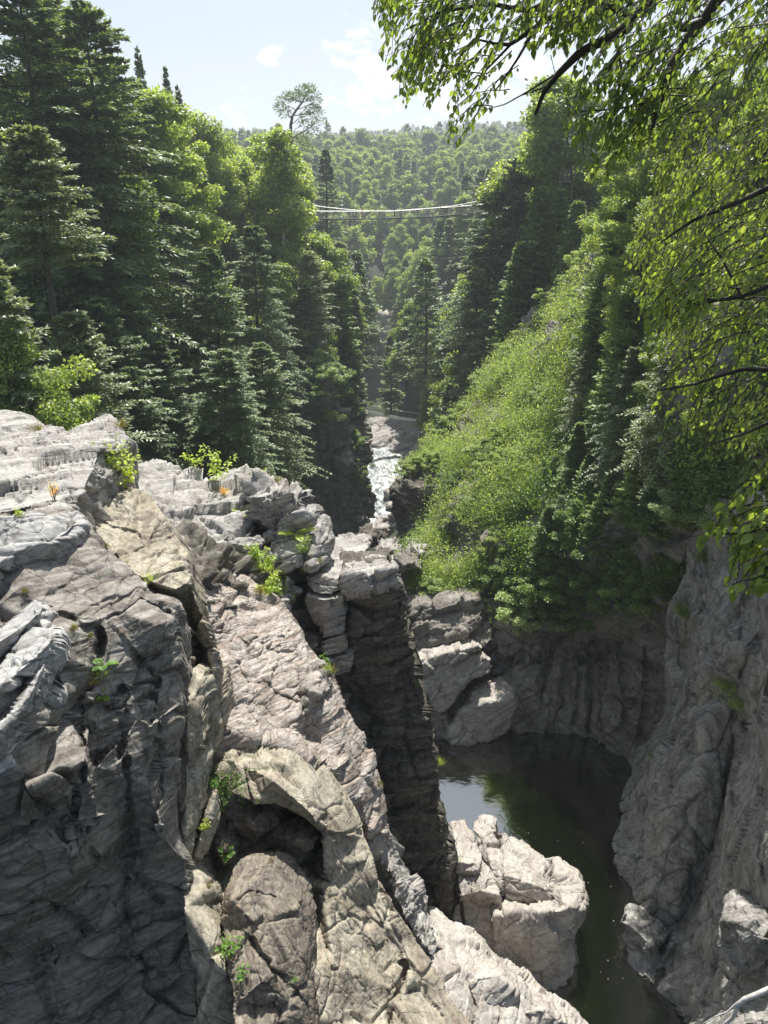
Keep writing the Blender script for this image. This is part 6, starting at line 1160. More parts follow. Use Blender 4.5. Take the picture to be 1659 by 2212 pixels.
def leafy(parent, sp, mat, seed, twigmat):
    rs = np.random.RandomState(seed); tw, lf = Acc(), Acc(); PP, DD, NN, SS = [], [], [], []
    for w, leaf, per in sp:
        tube(tw, w, .0045, .0016, 4); n = len(w)-1
        for j in range(per):
            t = (j+rs.rand()*.7)/per*n; i = min(int(t), n-1); p = w[i]*(1-(t-i))+w[i+1]*(t-i); T = w[i+1]-w[i]; T = T/(np.linalg.norm(T)+1e-9)
            sd = np.cross(T, (0, 0, 1)); sd = sd/(np.linalg.norm(sd)+1e-9)*(1 if j % 2 else -1)
            d = T*.5+sd*.75+np.array((0, 0, -.75))+rs.normal(0, .35, 3); d /= np.linalg.norm(d)
            q = p+d*leaf*.28; PP.append(q); DD.append(d+np.array((0, 0, -.25))); NN.append(np.array((0, -.25, .8))+sd*.3+rs.normal(0, .4, 3)); SS.append(leaf*rs.uniform(.45, 1.25))
            if j % 2 == 0: tube(tw, [p, q], .0013, .001, 3)
    lf.add(*inst(LEAF, LEAFT, np.array(PP), np.array(DD), np.array(NN), np.array(SS)))
    org = np.array(parent.location)
    for a, nm, m in ((tw, 'twigs', twigmat), (lf, 'leaves', mat)):
        a.V = [v-org for v in a.V]; tag(a.mesh(nm, m, False, parent), kind='stuff')
    print('leaves', len(PP))
def limbs(parent, lst, mat, name='limb'):
    org = np.array(parent.location)
    for pts, r0, r1 in lst:
        a = Acc(); pp = np.array([np.array(P(*p)) if len(p) == 3 and p[0] > 30 else np.array(p) for p in pts])
        # resample with a little wander
        t = np.linspace(0, len(pp)-1, 5*len(pp)); q = np.stack([np.interp(t, range(len(pp)), pp[:, j]) for j in range(3)], 1)
        q += np.stack([vnoise(q*3.1+k*7) for k in range(3)], 1)*.035*np.minimum(1, r0/.04)
        tube(a, q-org, r0, r1, 8); a.mesh(name, mat, True, parent)
T1 = empty('overhanging_tree', (4.6, 5.2, -5.0)); tag(T1, 'near tree reaching in from upper right with dark limbs and hanging oval leaves', 'tree')
a = Acc(); tube(a, [(0, 0, 0), (-.1, 0, 2.5), (-.25, .05, 5), (-.5, .1, 7.2), (-.7, .1, 9)], .24, .12, 10); a.mesh('trunk', M_bark, True, T1)
limbs(T1, [([(3.95, 5.28, 2.6), (1560, -60, 5.3), (1420, -8, 5.2), (1385, 40, 5.2), (1330, 78, 5.2), (1262, 112, 5.3), (1212, 152, 5.4), (1178, 186, 5.4), (1150, 238, 5.5)], .05, .010),
           ([(4.0, 5.28, 2.0), (1640, -20, 5.0), (1546, 0, 4.9), (1518, 52, 4.9), (1450, 145, 4.8), (1432, 205, 4.8), (1408, 272, 4.8)], .045, .010), ([(1518, 52, 4.9), (1495, 62, 4.9), (1466, 66, 4.9)], .028, .022),
           ([(1385, 40, 5.2), (1260, 0, 5.6), (1180, 45, 5.7), (1105, 96, 5.8), (1070, 96, 5.8), (1025, 88, 5.9)], .024, .006), ([(1262, -30, 5.7), (1150, 20, 5.8), (1060, 15, 5.9), (950, 30, 6), (870, 70, 6.1)], .022, .005),
           ([(1150, 75, 5.8), (1120, 125, 5.7), (1090, 168, 5.7), (1068, 195, 5.7)], .011, .003), ([(1105, 96, 5.8), (1050, 150, 5.8), (1020, 200, 5.8), (985, 230, 5.8)], .009, .002), ([(1212, 152, 5.4), (1150, 190, 5.5), (1090, 225, 5.6), (1030, 240, 5.7)], .007, .002),
           ([(1178, 186, 5.4), (1140, 200, 5.5), (1110, 212, 5.5)], .005, .0015), ([(1432, 205, 4.8), (1380, 225, 4.9), (1320, 235, 5), (1250, 240, 5)], .010, .003), ([(1330, 78, 5.2), (1345, 150, 5.1), (1330, 230, 5.1), (1300, 330, 5.1)], .010, .003),
           ([(1190, 118, 5.5), (1200, 160, 5.5), (1230, 200, 5.5)], .003, .001), ([(960, 40, 6), (900, 120, 6), (870, 200, 6)], .007, .002), ([(1025, 88, 5.9), (985, 130, 5.9), (990, 250, 5.8)], .006, .002)], M_twig)
LL = [(835, -20), (806, 20), (796, 60), (800, 105), (832, 135), (838, 175), (848, 240), (862, 258), (885, 215), (905, 205), (930, 240), (945, 285), (975, 320), (992, 318), (1000, 250), (1050, 215), (1085, 200), (1060, 130), (1130, 60), (1130, 150), (1160, 60), (1290, 40), (1290, -20)]
GAP = [(1010, 105), (1100, 60), (1160, 75), (1190, 130), (1150, 190), (1060, 225), (1005, 200)]
sp = sprays(LL, 190, 5.2, 6.4, 1, .046, skip=GAP, L0=.34)
sp += sprays([(1205, 240), (1225, 205), (1300, 175), (1385, 160), (1400, 300), (1365, 345), (1335, 392), (1290, 385), (1262, 378), (1245, 330), (1210, 285)], 60, 4.7, 5.3, 2, .048)
sp += sprays([(1180, -20), (1180, 90), (1290, 150), (1340, 190), (1400, 400), (1470, 480), (1700, 520), (1700, -20)], 280, 4.5, 6.4, 3, .041)
sp += sprays([(1120, 60), (1300, 60), (1260, 110), (1150, 120)], 40, 5.2, 5.8, 4, .052)
leafy(T1, sp, L_near, 5, M_twig)
T2 = empty('overhanging_tree', (3.6, 3.6, -5.5)); tag(T2, 'nearest tree at the right edge with larger leaves hanging down to the rock wall', 'tree')
a = Acc(); tube(a, [(0, 0, 0), (-.05, 0, 2.5), (-.1, .05, 5), (-.2, .1, 7.5)], .16, .08, 10); a.mesh('trunk', M_bark, True, T2)
limbs(T2, [([(3.55, 3.62, -.6), (1700, 380, 4.2), (1600, 430, 4.2), (1500, 470, 4.3), (1430, 520, 4.4)], .022, .005), ([(3.55, 3.62, -1.0), (1700, 600, 3.9), (1600, 640, 4.0), (1500, 660, 4.1), (1420, 690, 4.2)], .020, .004),
           ([(3.52, 3.62, -1.6), (1700, 800, 3.8), (1600, 800, 3.9), (1500, 830, 4.0), (1420, 840, 4.1)], .018, .004), ([(3.5, 3.6, -2.2), (1690, 900, 3.6), (1600, 940, 3.7), (1520, 965, 3.8)], .014, .003), ([(3.5, 3.6, -2.9), (1700, 1120, 3.3), (1620, 1150, 3.3), (1540, 1155, 3.4), (1470, 1160, 3.5)], .009, .002),
           ([(1640, 1145, 3.3), (1610, 1200, 3.3), (1575, 1280, 3.3)], .005, .0015), ([(1600, 640, 4.0), (1560, 560, 4.1), (1520, 500, 4.2)], .009, .003)], M_twig)
sp = sprays([(1440, 420), (1480, 520), (1430, 640), (1400, 720), (1395, 800), (1420, 860), (1395, 900), (1430, 960), (1520, 990), (1600, 1030), (1700, 1050), (1700, 400)], 150, 3.8, 5.2, 6, .041)
sp += sprays([(1400, 640), (1480, 600), (1480, 720), (1390, 730)], 16, 4, 4.4, 7, .05) + sprays([(1600, 1040), (1700, 1040), (1700, 1140), (1600, 1130)], 14, 3.3, 3.6, 8, .055)
sp += sprays([(1475, 1150), (1560, 1130), (1700, 1090), (1700, 1200), (1600, 1215), (1540, 1190)], 30, 3.2, 3.5, 9, .058, L0=.22, per=9) + sprays([(1560, 1285), (1590, 1200), (1650, 1190), (1660, 1280), (1600, 1290)], 20, 3.2, 3.4, 10, .058, L0=.22, per=8)
leafy(T2, sp, L_near, 11, M_twig)
# yellower spray of a sapling between the two
T3 = empty('leafy_sapling', (5.3, 8.6, -6.5)); tag(T3, 'yellow green leafy sapling showing between the near trees and the hillside', 'tree')
a = Acc(); tube(a, [(0, 0, 0), (-.1, 0, 2.5), (-.2, .05, 5), (-.35, .1, 7.2)], .07, .02, 8); a.mesh('trunk', M_bark, True, T3)
sp = sprays([(1340, 520), (1420, 440), (1500, 400), (1600, 450), (1560, 700), (1480, 900), (1400, 760), (1350, 640)], 240, 6.8, 8.6, 12, .046, L0=.5)
leafy(T3, sp, L_neary, 13, M_twig)

# bare white branch low on the right
T4 = empty('bare_branch', P(1680, 2150, 4.0)); tag(T4, 'bare whitish branch poking in at the lower right corner', 'branch')
limbs(T4, [([(1700, 2118, 3.6), (1655, 2136, 3.6), (1625, 2148, 3.6), (1602, 2156, 3.6), (1590, 2166, 3.6), (1578, 2195, 3.6), (1545, 2230, 3.6)], .022, .012), ([(1592, 2164, 3.6), (1570, 2185, 3.6), (1545, 2196, 3.6), (1520, 2212, 3.6)], .008, .003)], M_birch, 'limb')

# ------------------------------------------------------------------ bridges, platform, people
M_steel = plain_mat('galvanised_steel', (0.30, 0.30, 0.30), 0.4, 0.15, 8, metal=0.4); M_wood = plain_mat('weathered_boards', (0.28, 0.23, 0.19), .85, .3, 4); M_deck = plain_mat('dark_deck_boards', (0.12, 0.11, 0.10), .85, .3, 4); M_pale = plain_mat('pale_painted_boards', (0.82, 0.82, 0.78), .7, .15, 4)
def curve3(pl, n=60):
    w = np.array([P(*p) for p in pl]); t = np.linspace(0, len(w)-1, n)
    # smooth Catmull-Rom through the points
    i = np.clip(t.astype(int), 0, len(w)-2); u = (t-i)[:, None]; W_ = np.vstack([2*w[0]-w[1], w, 2*w[-1]-w[-2]])
    p0, p1, p2, p3 = W_[i], W_[i+1], W_[i+2], W_[i+3]
    return .5*((2*p1)+(-p0+p2)*u+(2*p0-5*p1+4*p2-p3)*u*u+(-p0+3*p1-3*p2+p3)*u**3)
def part(parent, acc, name, mat, smooth=False):
    org = np.array(parent.location); acc.V = [v-org for v in acc.V]; return acc.mesh(name, mat, smooth, parent)
def boxes(acc, C, T, up, l, w, h):
    """boxes at centres C along T"""
    C = np.asarray(C, float); T = nrm(np.asarray(T, float)); S = nrm(np.cross(T, up)); U = np.cross(S, T)
    V = []
    for a in (-1, 1):
        for b in (-1, 1):
            for c_ in (-1, 1): V.append(C+T*a*l/2+S*b*w/2+U*c_*h/2)
    V = np.stack(V, 1); f = np.array([(0, 1, 3, 2), (4, 6, 7, 5), (0, 4, 5, 1), (2, 3, 7, 6), (0, 2, 6, 4), (1, 5, 7, 3)])
    acc.add(V.reshape(-1, 3), (f[None]+(np.arange(len(C))*8)[:, None, None]).reshape(-1, 4))
B1 = empty('suspension_bridge', P(850, 472, 139)); tag(B1, 'high footbridge on cables spanning the whole gorge with people crossing', 'bridge')
dk = curve3([(600, 470, 138), (705, 473, 138), (786, 473, 139), (853, 471.5, 139), (946, 467.5, 139), (1022, 460, 139), (1080, 453, 139)], 90)
a = Acc(); boxes(a, (dk[:-1]+dk[1:])/2, np.diff(dk, axis=0), (0, 0, 1), 1.0, 1.1, .16); part(B1, a, 'deck', M_deck)
for s_, nm, lift in ((-.55, 'handrail', 0), (.55, 'handrail', .05)):
    hr = curve3([(600, 452, 138), (655, 456, 138), (786, 457, 139), (853, 455.5, 139), (946, 449.5, 139), (1043, 442, 139), (1090, 438, 139)], 90)+np.array((0, s_, lift)); a = Acc(); tube(a, hr, .05, .05, 6); part(B1, a, nm, M_steel, True)
for s_ in (-.6, .6):
    for pl in ([(600, 432, 138), (677, 444, 138), (730, 450.5, 138.5), (800, 456, 139), (870, 455, 139), (967, 446.5, 139), (1020, 437, 139), (1058, 428, 139), (1110, 414, 139)],):
        a = Acc(); tube(a, curve3(pl, 90)+np.array((0, s_, 0)), .045, .045, 5); part(B1, a, 'cable', M_steel, True)
a = Acc()
for s_ in (-.56, .56):
    hr = curve3([(600, 452, 138), (655, 456, 138), (786, 457, 139), (853, 455.5, 139), (946, 449.5, 139), (1043, 442, 139), (1090, 438, 139)], 160); d2 = curve3([(600, 470, 138), (705, 473, 138), (786, 473, 139), (853, 471.5, 139), (946, 467.5, 139), (1022, 460, 139), (1080, 453, 139)], 160)
    for q in hr[::2]:
        k = int(np.argmin(abs(d2[:, 0]-q[0]))); e = d2[k].copy(); boxes(a, [(q+e)/2+np.array((0, s_, 0))], [q-e], (0, 1, 0), np.linalg.norm(q-e), .012, .012)
    for f in (.25, .5, .75):
        m = np.array([q*(1-f)+d2[int(np.argmin(abs(d2[:, 0]-q[0])))]*f for q in hr[::3]])+np.array((0, s_, 0)); tube(a, m, .006, .006, 3)
part(B1, a, 'netting', M_steel)
B2 = empty('suspension_bridge', P(870, 905, 180)); tag(B2, 'low footbridge sagging over the white river deep in the gorge', 'bridge')
dk = curve3([(750, 882, 178), (799, 891, 179), (850, 901, 180), (899, 907.5, 180), (948, 912, 180), (985, 913, 180)], 70)
a = Acc(); boxes(a, (dk[:-1]+dk[1:])/2, np.diff(dk, axis=0), (0, 0, 1), .9, 1.2, .14); part(B2, a, 'deck', M_pale)
a = Acc(); m = dk[8:46:1]; boxes(a, m+np.array((0, -.65, .16)), np.gradient(m, axis=0), (0, 0, 1), .42, .06, .75); part(B2, a, 'kick_boards', M_pale)
for s_, o_ in ((-.6, 0), (.6, 3)):
    a = Acc(); tube(a, curve3([(750, 862+o_, 178), (790, 872+o_*.9, 179), (835, 881+o_*.7, 180), (880, 889+o_*.5, 180), (919, 894.5, 180), (950, 896, 180), (985, 896, 180)], 70)+np.array((0, s_, 0)), .08, .08, 5); part(B2, a, 'handrail', M_steel, True)
a = Acc(); hr = curve3([(750, 862, 178), (790, 872, 179), (835, 881, 180), (880, 889, 180), (919, 894.5, 180), (950, 896, 180), (985, 896, 180)], 70)
for q, e in zip(hr[::1], dk[::1]): boxes(a, [(q+e)/2+np.array((0, -.6, 0))], [q-e], (0, 1, 0), np.linalg.norm(q-e), .02, .02)
part(B2, a, 'netting', M_steel)
# lookout platform
p0 = np.array(P(1224, 392, 82)); LK = empty('lookout_platform', p0.tolist()); tag(LK, 'small brown wooden lookout with railing among the trees high on the right', 'platform')
a = Acc(); boxes(a, [p0+np.array((0, 1.0, 0))], [(1, 0, 0)], (0, 0, 1), 1.6, 2.2, .16); part(LK, a, 'floor', M_wood)
for dx in (-.72, -.2, .25, .72):
    a = Acc(); boxes(a, [p0+np.array((dx, -.08, .52))], [(0, 0, 1)], (0, 1, 0), 1.0, .09, .09); part(LK, a, 'post', M_wood)
a = Acc(); boxes(a, [p0+np.array((-.1, -.1, 1.04))], [(1, 0, 0.03)], (0, 0, 1), 1.9, .12, .07); part(LK, a, 'handrail', M_wood)
a = Acc(); boxes(a, [p0+np.array((x_, 0, -.9)) for x_ in (-.6, .6)], [(0, 0, 1)]*2, (0, 1, 0), 1.7, .14, .14); part(LK, a, 'supports', M_wood)
a = Acc(); boxes(a, [p0+np.array((-.45+.06*k, -.05, .55)) for k in range(10)], [(0, 0, 1)]*10, (0, 1, 0), .9, .03, .045); part(LK, a, 'balusters', M_wood)

M_skin = plain_mat('skin', (0.45, 0.28, 0.20), .6, .1)
def skinned(name, joints, edges, mat, parent=None, sub=1):
    me = bpy.data.meshes.new(name); me.from_pydata([j[:3] for j in joints], edges, []); o = bpy.data.objects.new(name, me); COL.objects.link(o)
    if parent: o.parent = parent
    sk = o.modifiers.new('skin', 'SKIN'); sk.use_smooth_shade = True
    for v, j in zip(me.skin_vertices[0].data, joints): v.radius = (j[3], j[4] if len(j) > 4 else j[3])
    me.skin_vertices[0].data[0].use_root = True
    o.modifiers.new('sub', 'SUBSURF').levels = sub; o.modifiers['sub'].render_levels = sub; me.materials.append(mat); return o
def person(loc, rz, label, top, bottom, hairc, H=1.7, pose='stand', group=None):
    e = empty('person', loc, rz, H/1.75); tag(e, label, 'person', group)
    dz = -.42 if pose == 'crouch' else 0; kb = .38 if pose == 'crouch' else .03; w = .16 if pose == 'walk' else .03
    J = [(0, 0, .95+dz, .13, .10), (0, -.01, 1.12+dz, .12, .09), (0, 0, 1.32+dz, .15, .10), (0, 0, 1.45+dz, .08, .07), (0, .01, 1.53+dz, .05), (0, .02, 1.60+dz, .075, .085), (0, .01, 1.68+dz, .078, .095), (0, 0, 1.74+dz, .05, .06)]
    E = [(0, 1), (1, 2), (2, 3), (3, 4), (4, 5), (5, 6), (6, 7)]
    for s, ph in ((-1, 1), (1, -1)):
        b = len(J); J += [(s*.10, 0, .88+dz, .085), (s*.11, kb+ph*w*.6, .50+dz*.45, .06), (s*.11, -ph*w*(1.2), .11, .04), (s*.11, .13-ph*w*1.2, .04, .032)]; E += [(0, b), (b, b+1), (b+1, b+2), (b+2, b+3)]
        b = len(J); ay = -ph*w*.8 + (.12 if pose != 'walk' else .05)
        J += [(s*.20, 0, 1.40+dz, .055), (s*.25, ay*.3, 1.13+dz, .042), (s*.24, .10+ay, .92+dz, .032), (s*.24, .13+ay, .86+dz, .030, .018)]; E += [(3, b), (b, b+1), (b+1, b+2), (b+2, b+3)]
        for k, fl in enumerate((.065, .075, .07, .055)):
            f = len(J); J += [(s*.24-.024+.016*k, .14+ay, .80+dz, .009), (s*.24-.026+.018*k, .155+ay, .80-fl+.03+dz, .008)]; E += [(b+3, f), (f, f+1)]
        f = len(J); J += [(s*.24-s*.03, .165+ay, .84+dz, .010), (s*.24-s*.035, .185+ay, .81+dz, .009)]; E += [(b+3, f), (f, f+1)]
    skinned('body', J, E, M_skin, e)
    TJ = [(0, 0, .93+dz, .155, .125), (0, -.01, 1.12+dz, .145, .11), (0, 0, 1.32+dz, .172, .12), (0, 0, 1.43+dz, .10, .09)]; TE = [(0, 1), (1, 2), (2, 3)]
    for s, ph in ((-1, 1), (1, -1)):
        b = len(TJ); ay = -ph*w*.8 + (.12 if pose != 'walk' else .05); TJ += [(s*.20, 0, 1.40+dz, .075), (s*.25, ay*.3, 1.13+dz, .058)]; TE += [(3, b), (b, b+1)]
    skinned('shirt', TJ, TE, top, e)
    BJ = [(0, 0, .95+dz, .145, .12), (0, 0, .88+dz, .14, .12)]; BE = [(0, 1)]
    for s, ph in ((-1, 1), (1, -1)):
        b = len(BJ); BJ += [(s*.10, 0, .84+dz, .10), (s*.11, kb+ph*w*.6, .50+dz*.45, .078), (s*.11, -ph*w*.6, .30, .062)]; BE += [(1, b), (b, b+1), (b+1, b+2)]
    skinned('trousers', BJ, BE, bottom, e)
    skinned('hair', [(0, -.02, 1.66+dz, .088, .09), (0, -.025, 1.73+dz, .085, .09), (0, -.02, 1.77+dz, .05, .05)], [(0, 1), (1, 2)], hairc, e)
    return e
mc = lambda n, c_: plain_mat(n, c_, .8, .1)
blk = mc('black_cloth', (.02, .02, .022)); pnk = mc('pink_cloth', (.72, .42, .44)); red = mc('red_cloth', (.55, .09, .05)); wht = mc('pale_grey_cloth', (.55, .58, .6)); hb = mc('brown_hair', (.06, .035, .02)); kh = mc('khaki_cloth', (.30, .26, .2))
PP_ = 'people crossing the high bridge'
def deck_at(x, y, Y=139): p = P(x, y, Y); return (p[0], p[1], p[2]+.06)
person(deck_at(770, 472.6), 1.6, 'person in black crouching on the high bridge beside the one in pink', blk, blk, hb, 1.65, 'crouch', PP_)
person(deck_at(783, 472.8), 3.3, 'person in pink standing at the left part of the high bridge', pnk, pnk, hb, 1.72, 'stand', PP_)
person(deck_at(852, 471.4), -1.4, 'person in black walking in the middle of the high bridge', blk, blk, hb, 1.75, 'walk', PP_)
person(deck_at(867, 470.9), -1.5, 'person in pale grey following the walker in black', wht, wht, hb, 1.72, 'walk', PP_)
person(deck_at(951, 467), 1.5, 'person in a red top nearest the right end of the high bridge', red, kh, hb, 1.72, 'walk', PP_)
person((P(920, 909.5, 180)[0], 180, P(920, 909.5, 180)[2]+.08), 1.5, 'person with a white top crossing the low footbridge', wht, kh, hb, 1.72, 'walk')

# ------------------------------------------------------------------ small plants on the rocks
def rock_at(px, py):
    """nearest rock surface point along that sight line"""
    best = None
    for nm, L in ROCKS.items():
        for V, T, q in L:
            d = (q[:, 0]-px)**2+(q[:, 1]-py)**2; k = int(np.argmin(d))
            if d[k] < 25 and (best is None or V[k, 1] < best[1]): best = V[k]
    return np.array(best if best is not None else P(px, py, 14))
def fern(px, py, size, n, label, seed, mat=None, droop=.6):
    p = rock_at(px, py); e = empty('fern', p.tolist()); tag(e, label, 'fern'); rs = np.random.RandomState(seed)
    for k in range(n):
        a = k*2.4+rs.rand(); L = size*rs.uniform(.7, 1.15); t = np.linspace(0, 1, 14); el = rs.uniform(.35, 1.0)
        c_ = np.stack([np.cos(a)*t*L*math.cos(el), np.sin(a)*t*L*math.cos(el)-.15*t*L, t*L*math.sin(el)-droop*L*t*t*.75], 1)
        acc = Acc(); tube(acc, c_, .004, .0015, 3); T = nrm(np.gradient(c_, axis=0)); S = nrm(np.cross(T, (0, 0, 1.)))
        for sg in (-1, 1):
            m = t > .14; l = L*.27*np.sin(np.clip(t[m], 0, 1)*math.pi*.92+.12)**.8; 
            for off in (0, .5/14):
                acc.add(*inst(DIA, DIAF, c_[m]+T[m]*L*off, S[m]*sg+T[m]*.35, np.tile((0, 0, 1.), (m.sum(), 1))+rs.normal(0, .15, (m.sum(), 3)), np.stack([np.full(m.sum(), L*.055), l, l], 1)))
        acc.mesh('frond', mat or L_fern, False, e)
def grass_tuft(px, py, size, n, label, seed, mat=None):
    p = rock_at(px, py); rs = np.random.RandomState(seed); a = Acc(); pos = rs.normal(0, size*.22, (n, 3))*np.array((1, 1, .2))
    D = rs.normal(0, .42, (n, 3))+np.array((0, -.1, 1)); s = rs.uniform(.5, 1.1, n)*size; a.add(*inst(DIA, DIAF, pos, D, rs.normal(0, 1, (n, 3)), np.stack([s*.035+.003, s, s*2], 1)))
    o = a.mesh('grass_tuft', mat or L_gr); o.location = p.tolist(); tag(o, label, 'grass tuft')
def leaf_plant(px, py, size, stems, per, leaf, label, seed, mat, cat='plant', lean=(0, 0), name='leafy_plant', spread=.35):
    p = rock_at(px, py); e = empty(name, p.tolist()); tag(e, label, cat); rs = np.random.RandomState(seed); st, lf = Acc(), Acc(); PP, DD, NN, SS = [], [], [], []
    for k in range(stems):
        w = walk(rs, rs.normal(0, size*.06, 3)*np.array((1, 1, 0)), np.array((lean[0]+rs.normal(0, spread), lean[1]+rs.normal(0, spread), 1.0)), size*rs.uniform(.6, 1.1), 8, .10); tube(st, w, .004+size*.004, .002, 4)
        for j in range(per):
            t = rs.uniform(.3, 1.0)*8; i = min(int(t), 7); q = w[i]*(1-t+i)+w[i+1]*(t-i); d = rs.normal(0, 1, 3)*np.array((1, 1, .3)); d /= np.linalg.norm(d)
            q = q+d*leaf*.5; PP.append(q); DD.append(d+np.array((0, 0, -.3))); NN.append(np.array((0, -.2, 1.))+rs.normal(0, .35, 3)); SS.append(leaf*rs.uniform(.6, 1.2))
    lf.add(*inst(LEAF, LEAFT, np.array(PP), np.array(DD), np.array(NN), np.array(SS))); st.mesh('stems', M_twig, True, e); tag(lf.mesh('leaves', mat, False, e), kind='stuff')
fern(428, 1445, .42, 9, 'broad green fern in the dark cleft under the rounded nose', 1)
fern(408, 1490, .30, 7, 'smaller sunlit fern just below the broad one in the cleft', 2, L_gold)
fern(236, 1440, .28, 7, 'dull olive fern on the shaded face of the near rock', 3)
fern(498, 1850, .28, 8, 'small fern at the mouth of the dark hollow', 4)
fern(548, 1105, .8, 12, 'tall yellow green fern clump in the crest outcrop crevice', 5, L_gold, .4)
fern(640, 1150, .75, 10, 'yellow green fern at the foot of the leaning slab', 6, L_gold, .4)
fern(548, 1145, .5, 8, 'little fern below the tall clump in the crevice', 7, L_gold, .4)
grass_tuft(315, 1250, .22, 60, 'moss green grass tuft wedged under the sunlit boulder', 8, L_gold)
grass_tuft(232, 1465, .2, 40, 'thin grass tuft on the shaded near rock', 9)
grass_tuft(710, 1446, .3, 60, 'tiny grass tuft at the edge of the pink slab', 10)
grass_tuft(944, 1650, .35, 160, 'hanging grass strip down the sunny edge of the pinnacle', 11)
grass_tuft(912, 1480, .4, 60, 'small grass tuft on the pinnacle edge above the pool', 12)
grass_tuft(1575, 1480, .9, 260, 'green grass tussock on the right wall shelf', 13, L_ro)
grass_tuft(1600, 1530, .7, 180, 'drooping grass below the tussock on the right wall', 14, L_ro)
grass_tuft(978, 1860, .35, 60, 'small tuft between the pinnacle foot and the pale boulder', 15)
grass_tuft(700, 760, 1.0, 200, 'rusty green grass on the top ledge of the dark cliff', 16)
for k, (x, y, s_, lb) in enumerate([(250, 1020, .9, 'leafy yellow green plant in the gap right of the tilted boulder'), (268, 1045, .7, 'lower leafy plant at the foot of the tilted boulder gap'), (285, 1005, .7, 'slim leafy plant at the left start of the crest outcrop')]):
    leaf_plant(x+4, y+8, s_*1.25, 7, 26, .11, lb, 20+k, L_gold)
leaf_plant(468, 1035, 1.9, 4, 50, .14, 'maple sapling spreading pale leaves over the crest outcrop', 24, L_gold, 'sapling', (.1, 0), 'maple_sapling')
leaf_plant(430, 1025, 1.0, 4, 26, .12, 'short sapling left of the maple sapling', 25, L_gold, 'sapling', (-.2, 0), 'maple_sapling')
leaf_plant(485, 1050, .4, 4, 14, .10, 'orange brown seedling beside the maple sapling', 26, L_oran, 'seedling')
leaf_plant(562, 1040, .6, 6, 20, .10, 'bushy sprig on top of the squat knob', 27, L_gold)
leaf_plant(118, 1084, .34, 7, 12, .042, 'orange yellow seedling below the big tilted boulder', 28, L_oran, 'seedling', name='seedling')
leaf_plant(45, 1108, .16, 5, 10, .045, 'tiny yellow seedling on top of the near rock', 29, L_gold, 'seedling', name='seedling')
leaf_plant(240, 1515, .20, 5, 9, .085, 'long leaved green plant on the shaded near rock', 30, L_fern)
leaf_plant(495, 2060, .46, 7, 9, .075, 'tall green leafy stems in front of the brown pointed block', 31, L_fern, name='leafy_plant')
leaf_plant(520, 2110, .26, 5, 8, .06, 'low leafy stems beside the taller ones', 32, L_fern)
leaf_plant(445, 1790, .3, 7, 16, .04, 'mossy sprig on the thin slanting fin', 33, L_gold)
leaf_plant(470, 1700, .3, 6, 14, .045, 'green sprig at the top of the slanting fin', 34, L_fern)
leaf_plant(706, 1440, .5, 5, 16, .06, 'leafy sprig hanging beside the upper pinnacle ledges', 35, L_fern)
leaf_plant(640, 2120, .12, 4, 8, .03, 'tiny sprig on the tan slab edge', 36, L_fern)
for k, (x, y) in enumerate([(575, 1225), (592, 1262), (560, 1250), (607, 1290), (622, 1310), (640, 1245), (650, 1200), (545, 1215), (585, 1290)]):
    leaf_plant(x, y, .7, 7, 30, .10, ['yellow green plant at the head of the leafy gully', 'plant in the upper middle of the leafy gully', 'plant against the pink slab side of the gully', 'plant in the lower middle of the leafy gully', 'lowest plant at the foot of the leafy gully',
               'plant on the pinnacle side of the gully', 'plant below the leaning slab in the gully', 'small plant under the cracked block of the gully', 'bushy plant filling the centre of the leafy gully'][k], 40+k, L_gold if k % 3 else L_ro)
# spindly juniper over the hollow
def spindly():
    p = rock_at(500, 1660); e = empty('twiggy_shrub', p.tolist()); tag(e, 'spindly half bare shrub drooping over the dark hollow', 'shrub'); rs = np.random.RandomState(3); w_, l_ = Acc(), Acc(); PP, DD = [], []
    for k in range(46):
        w = walk(rs, (rs.normal(0, .12), rs.normal(-.1, .05), rs.normal(0, .05)), (rs.normal(0, .5), -.5, rs.uniform(-.6, .7)), rs.uniform(.4, 1.1), 10, .22, -.09); tube(w_, w, .006, .0015, 4)
        for j in range(3, 11):
            for q in range(3 if w[j, 2] > -.25 else 1): PP.append(w[j]+rs.normal(0, .02, 3)); DD.append(rs.normal(0, .6, 3)+(w[j]-w[j-1])*8)
    n = len(PP); l_.add(*inst(DIA, DIAF, np.array(PP), np.array(DD), rs.normal(0, 1, (n, 3)), np.tile((.02, .07, .07), (n, 1)))); w_.mesh('stems', M_twig, True, e); tag(l_.mesh('leaves', L_fern, False, e), kind='stuff')
spindly()

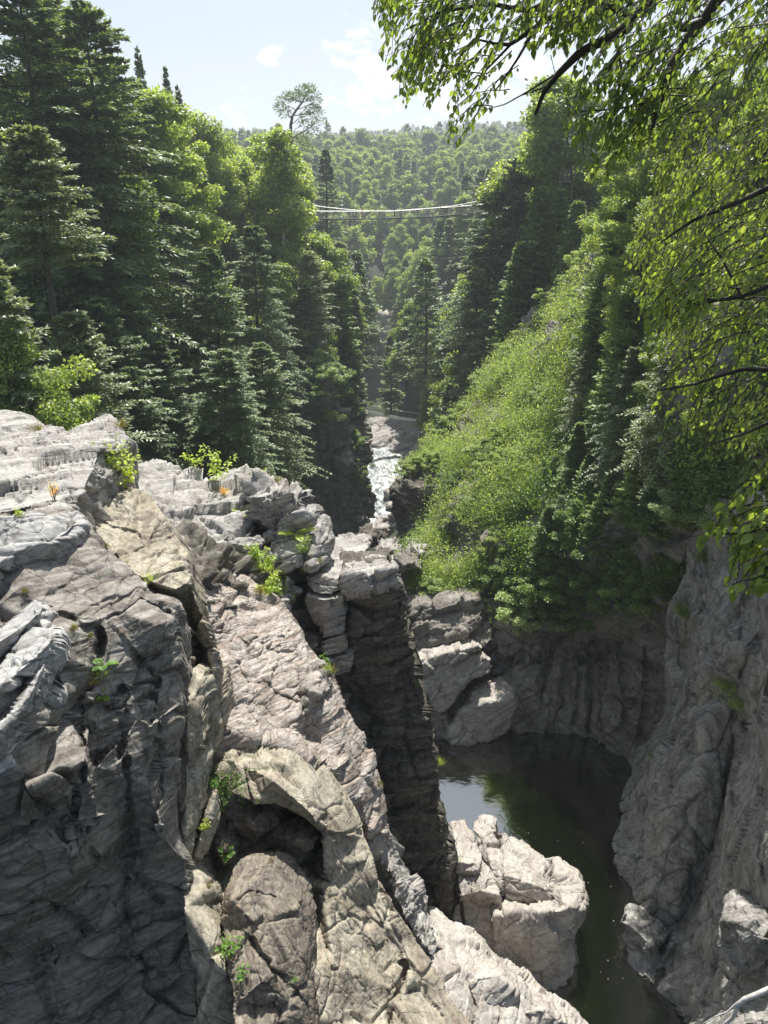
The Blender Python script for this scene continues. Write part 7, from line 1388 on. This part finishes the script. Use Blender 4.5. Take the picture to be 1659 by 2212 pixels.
L_olive = leaf_mat('dry_olive_grass', (0.085, 0.085, 0.03), (0.14, 0.125, 0.05), 0.3, 0.6, 0.0, 2.0)
for k, (x, y, s_, n, lb) in enumerate([(196, 1128, .12, 90, 'olive moss tuft at the head of the joint beside the sunlit boulder'), (232, 1182, .12, 90, 'olive moss tuft midway down the joint beside the sunlit boulder'), (270, 1222, .13, 100, 'olive moss tuft near the lower end of the joint beside the sunlit boulder'),
    (168, 1352, .13, 110, 'dark olive moss in the crevice of the near rock'), (205, 1372, .12, 100, 'dark olive moss at the corner of the crevice of the near rock'), (60, 1270, .12, 70, 'dry olive tuft above the upper sunlit ledge'), (222, 1480, .13, 90, 'olive grass in the vertical joint of the near rock'),
    (262, 1600, .12, 90, 'olive tuft low in the vertical joint of the shaded near rock'), (78, 925, .3, 90, 'dry grass in the notch of the low pale boulder'), (262, 925, .3, 80, 'mossy grass on the upper right corner of the big tilted boulder'), (600, 1045, .3, 70, 'dry tuft on the rear edge of the squat knob'),
    (470, 1035, .3, 90, 'dry tuft at the root of the maple sapling'), (520, 1100, .3, 90, 'dry tuft in the crest outcrop joint'), (690, 1215, .25, 70, 'dry tuft at the rear corner of the notched pale block'), (560, 1290, .4, 120, 'dry grass along the upper edge of the pink slab'),
    (718, 1450, .3, 90, 'dry grass on the lower right rim of the pink slab'), (815, 1700, .25, 80, 'thin dry grass low on the rim of the pink slab'), (588, 1866, .12, 60, 'dead leaves and moss on the tip of the brown pointed block'), (690, 1975, .12, 80, 'olive moss in the joint right of the brown pointed block'),
    (440, 1925, .12, 80, 'olive moss at the left edge of the tan slab')]):
    grass_tuft(x, y, s_, n, lb, 60+k, L_olive)
for k, (x, y, s_, n, lb) in enumerate([(1455, 1235, 1.1, 260, 'long grass hanging at the corner where the right wall begins'), (1470, 1330, .9, 220, 'long grass hanging lower on the edge of the right wall'), (1520, 1215, .8, 180, 'grass tuft on the upper ledge of the right wall'),
    (1560, 1120, .9, 220, 'grass spilling over the top of the right wall'), (1400, 1290, 1.0, 240, 'grass hanging over the right end of the pool wall'), (1290, 1330, 1.0, 240, 'grass hanging over the middle of the pool wall'), (1190, 1350, .9, 200, 'grass hanging over the left part of the pool wall'), (1420, 1640, .4, 90, 'small fern green tuft on the right wall above the water')]):
    grass_tuft(x, y, s_, n, lb, 90+k, L_shr)
# ------------------------------------------------------------------ air
bm = bmesh.new(); bmesh.ops.create_cube(bm, size=1.0)
me = bpy.data.meshes.new('haze'); bm.to_mesh(me); bm.free(); hz = bpy.data.objects.new('haze', me); COL.objects.link(hz)
hz.scale = (6400, 4300, 250); hz.location = (0, 2050, 40); tag(hz, 'thin pale summer haze filling the valley', kind='stuff')
m, nt = newmat('haze_air'); pv = nt.nodes.new('ShaderNodeVolumePrincipled'); pv.inputs['Color'].default_value = (0.84, 0.91, 1.0, 1); pv.inputs['Density'].default_value = 0.0005; pv.inputs['Anisotropy'].default_value = 0.3
oo = nt.nodes.new('ShaderNodeOutputMaterial'); nt.links.new(pv.outputs[0], oo.inputs['Volume']); me.materials.append(m)
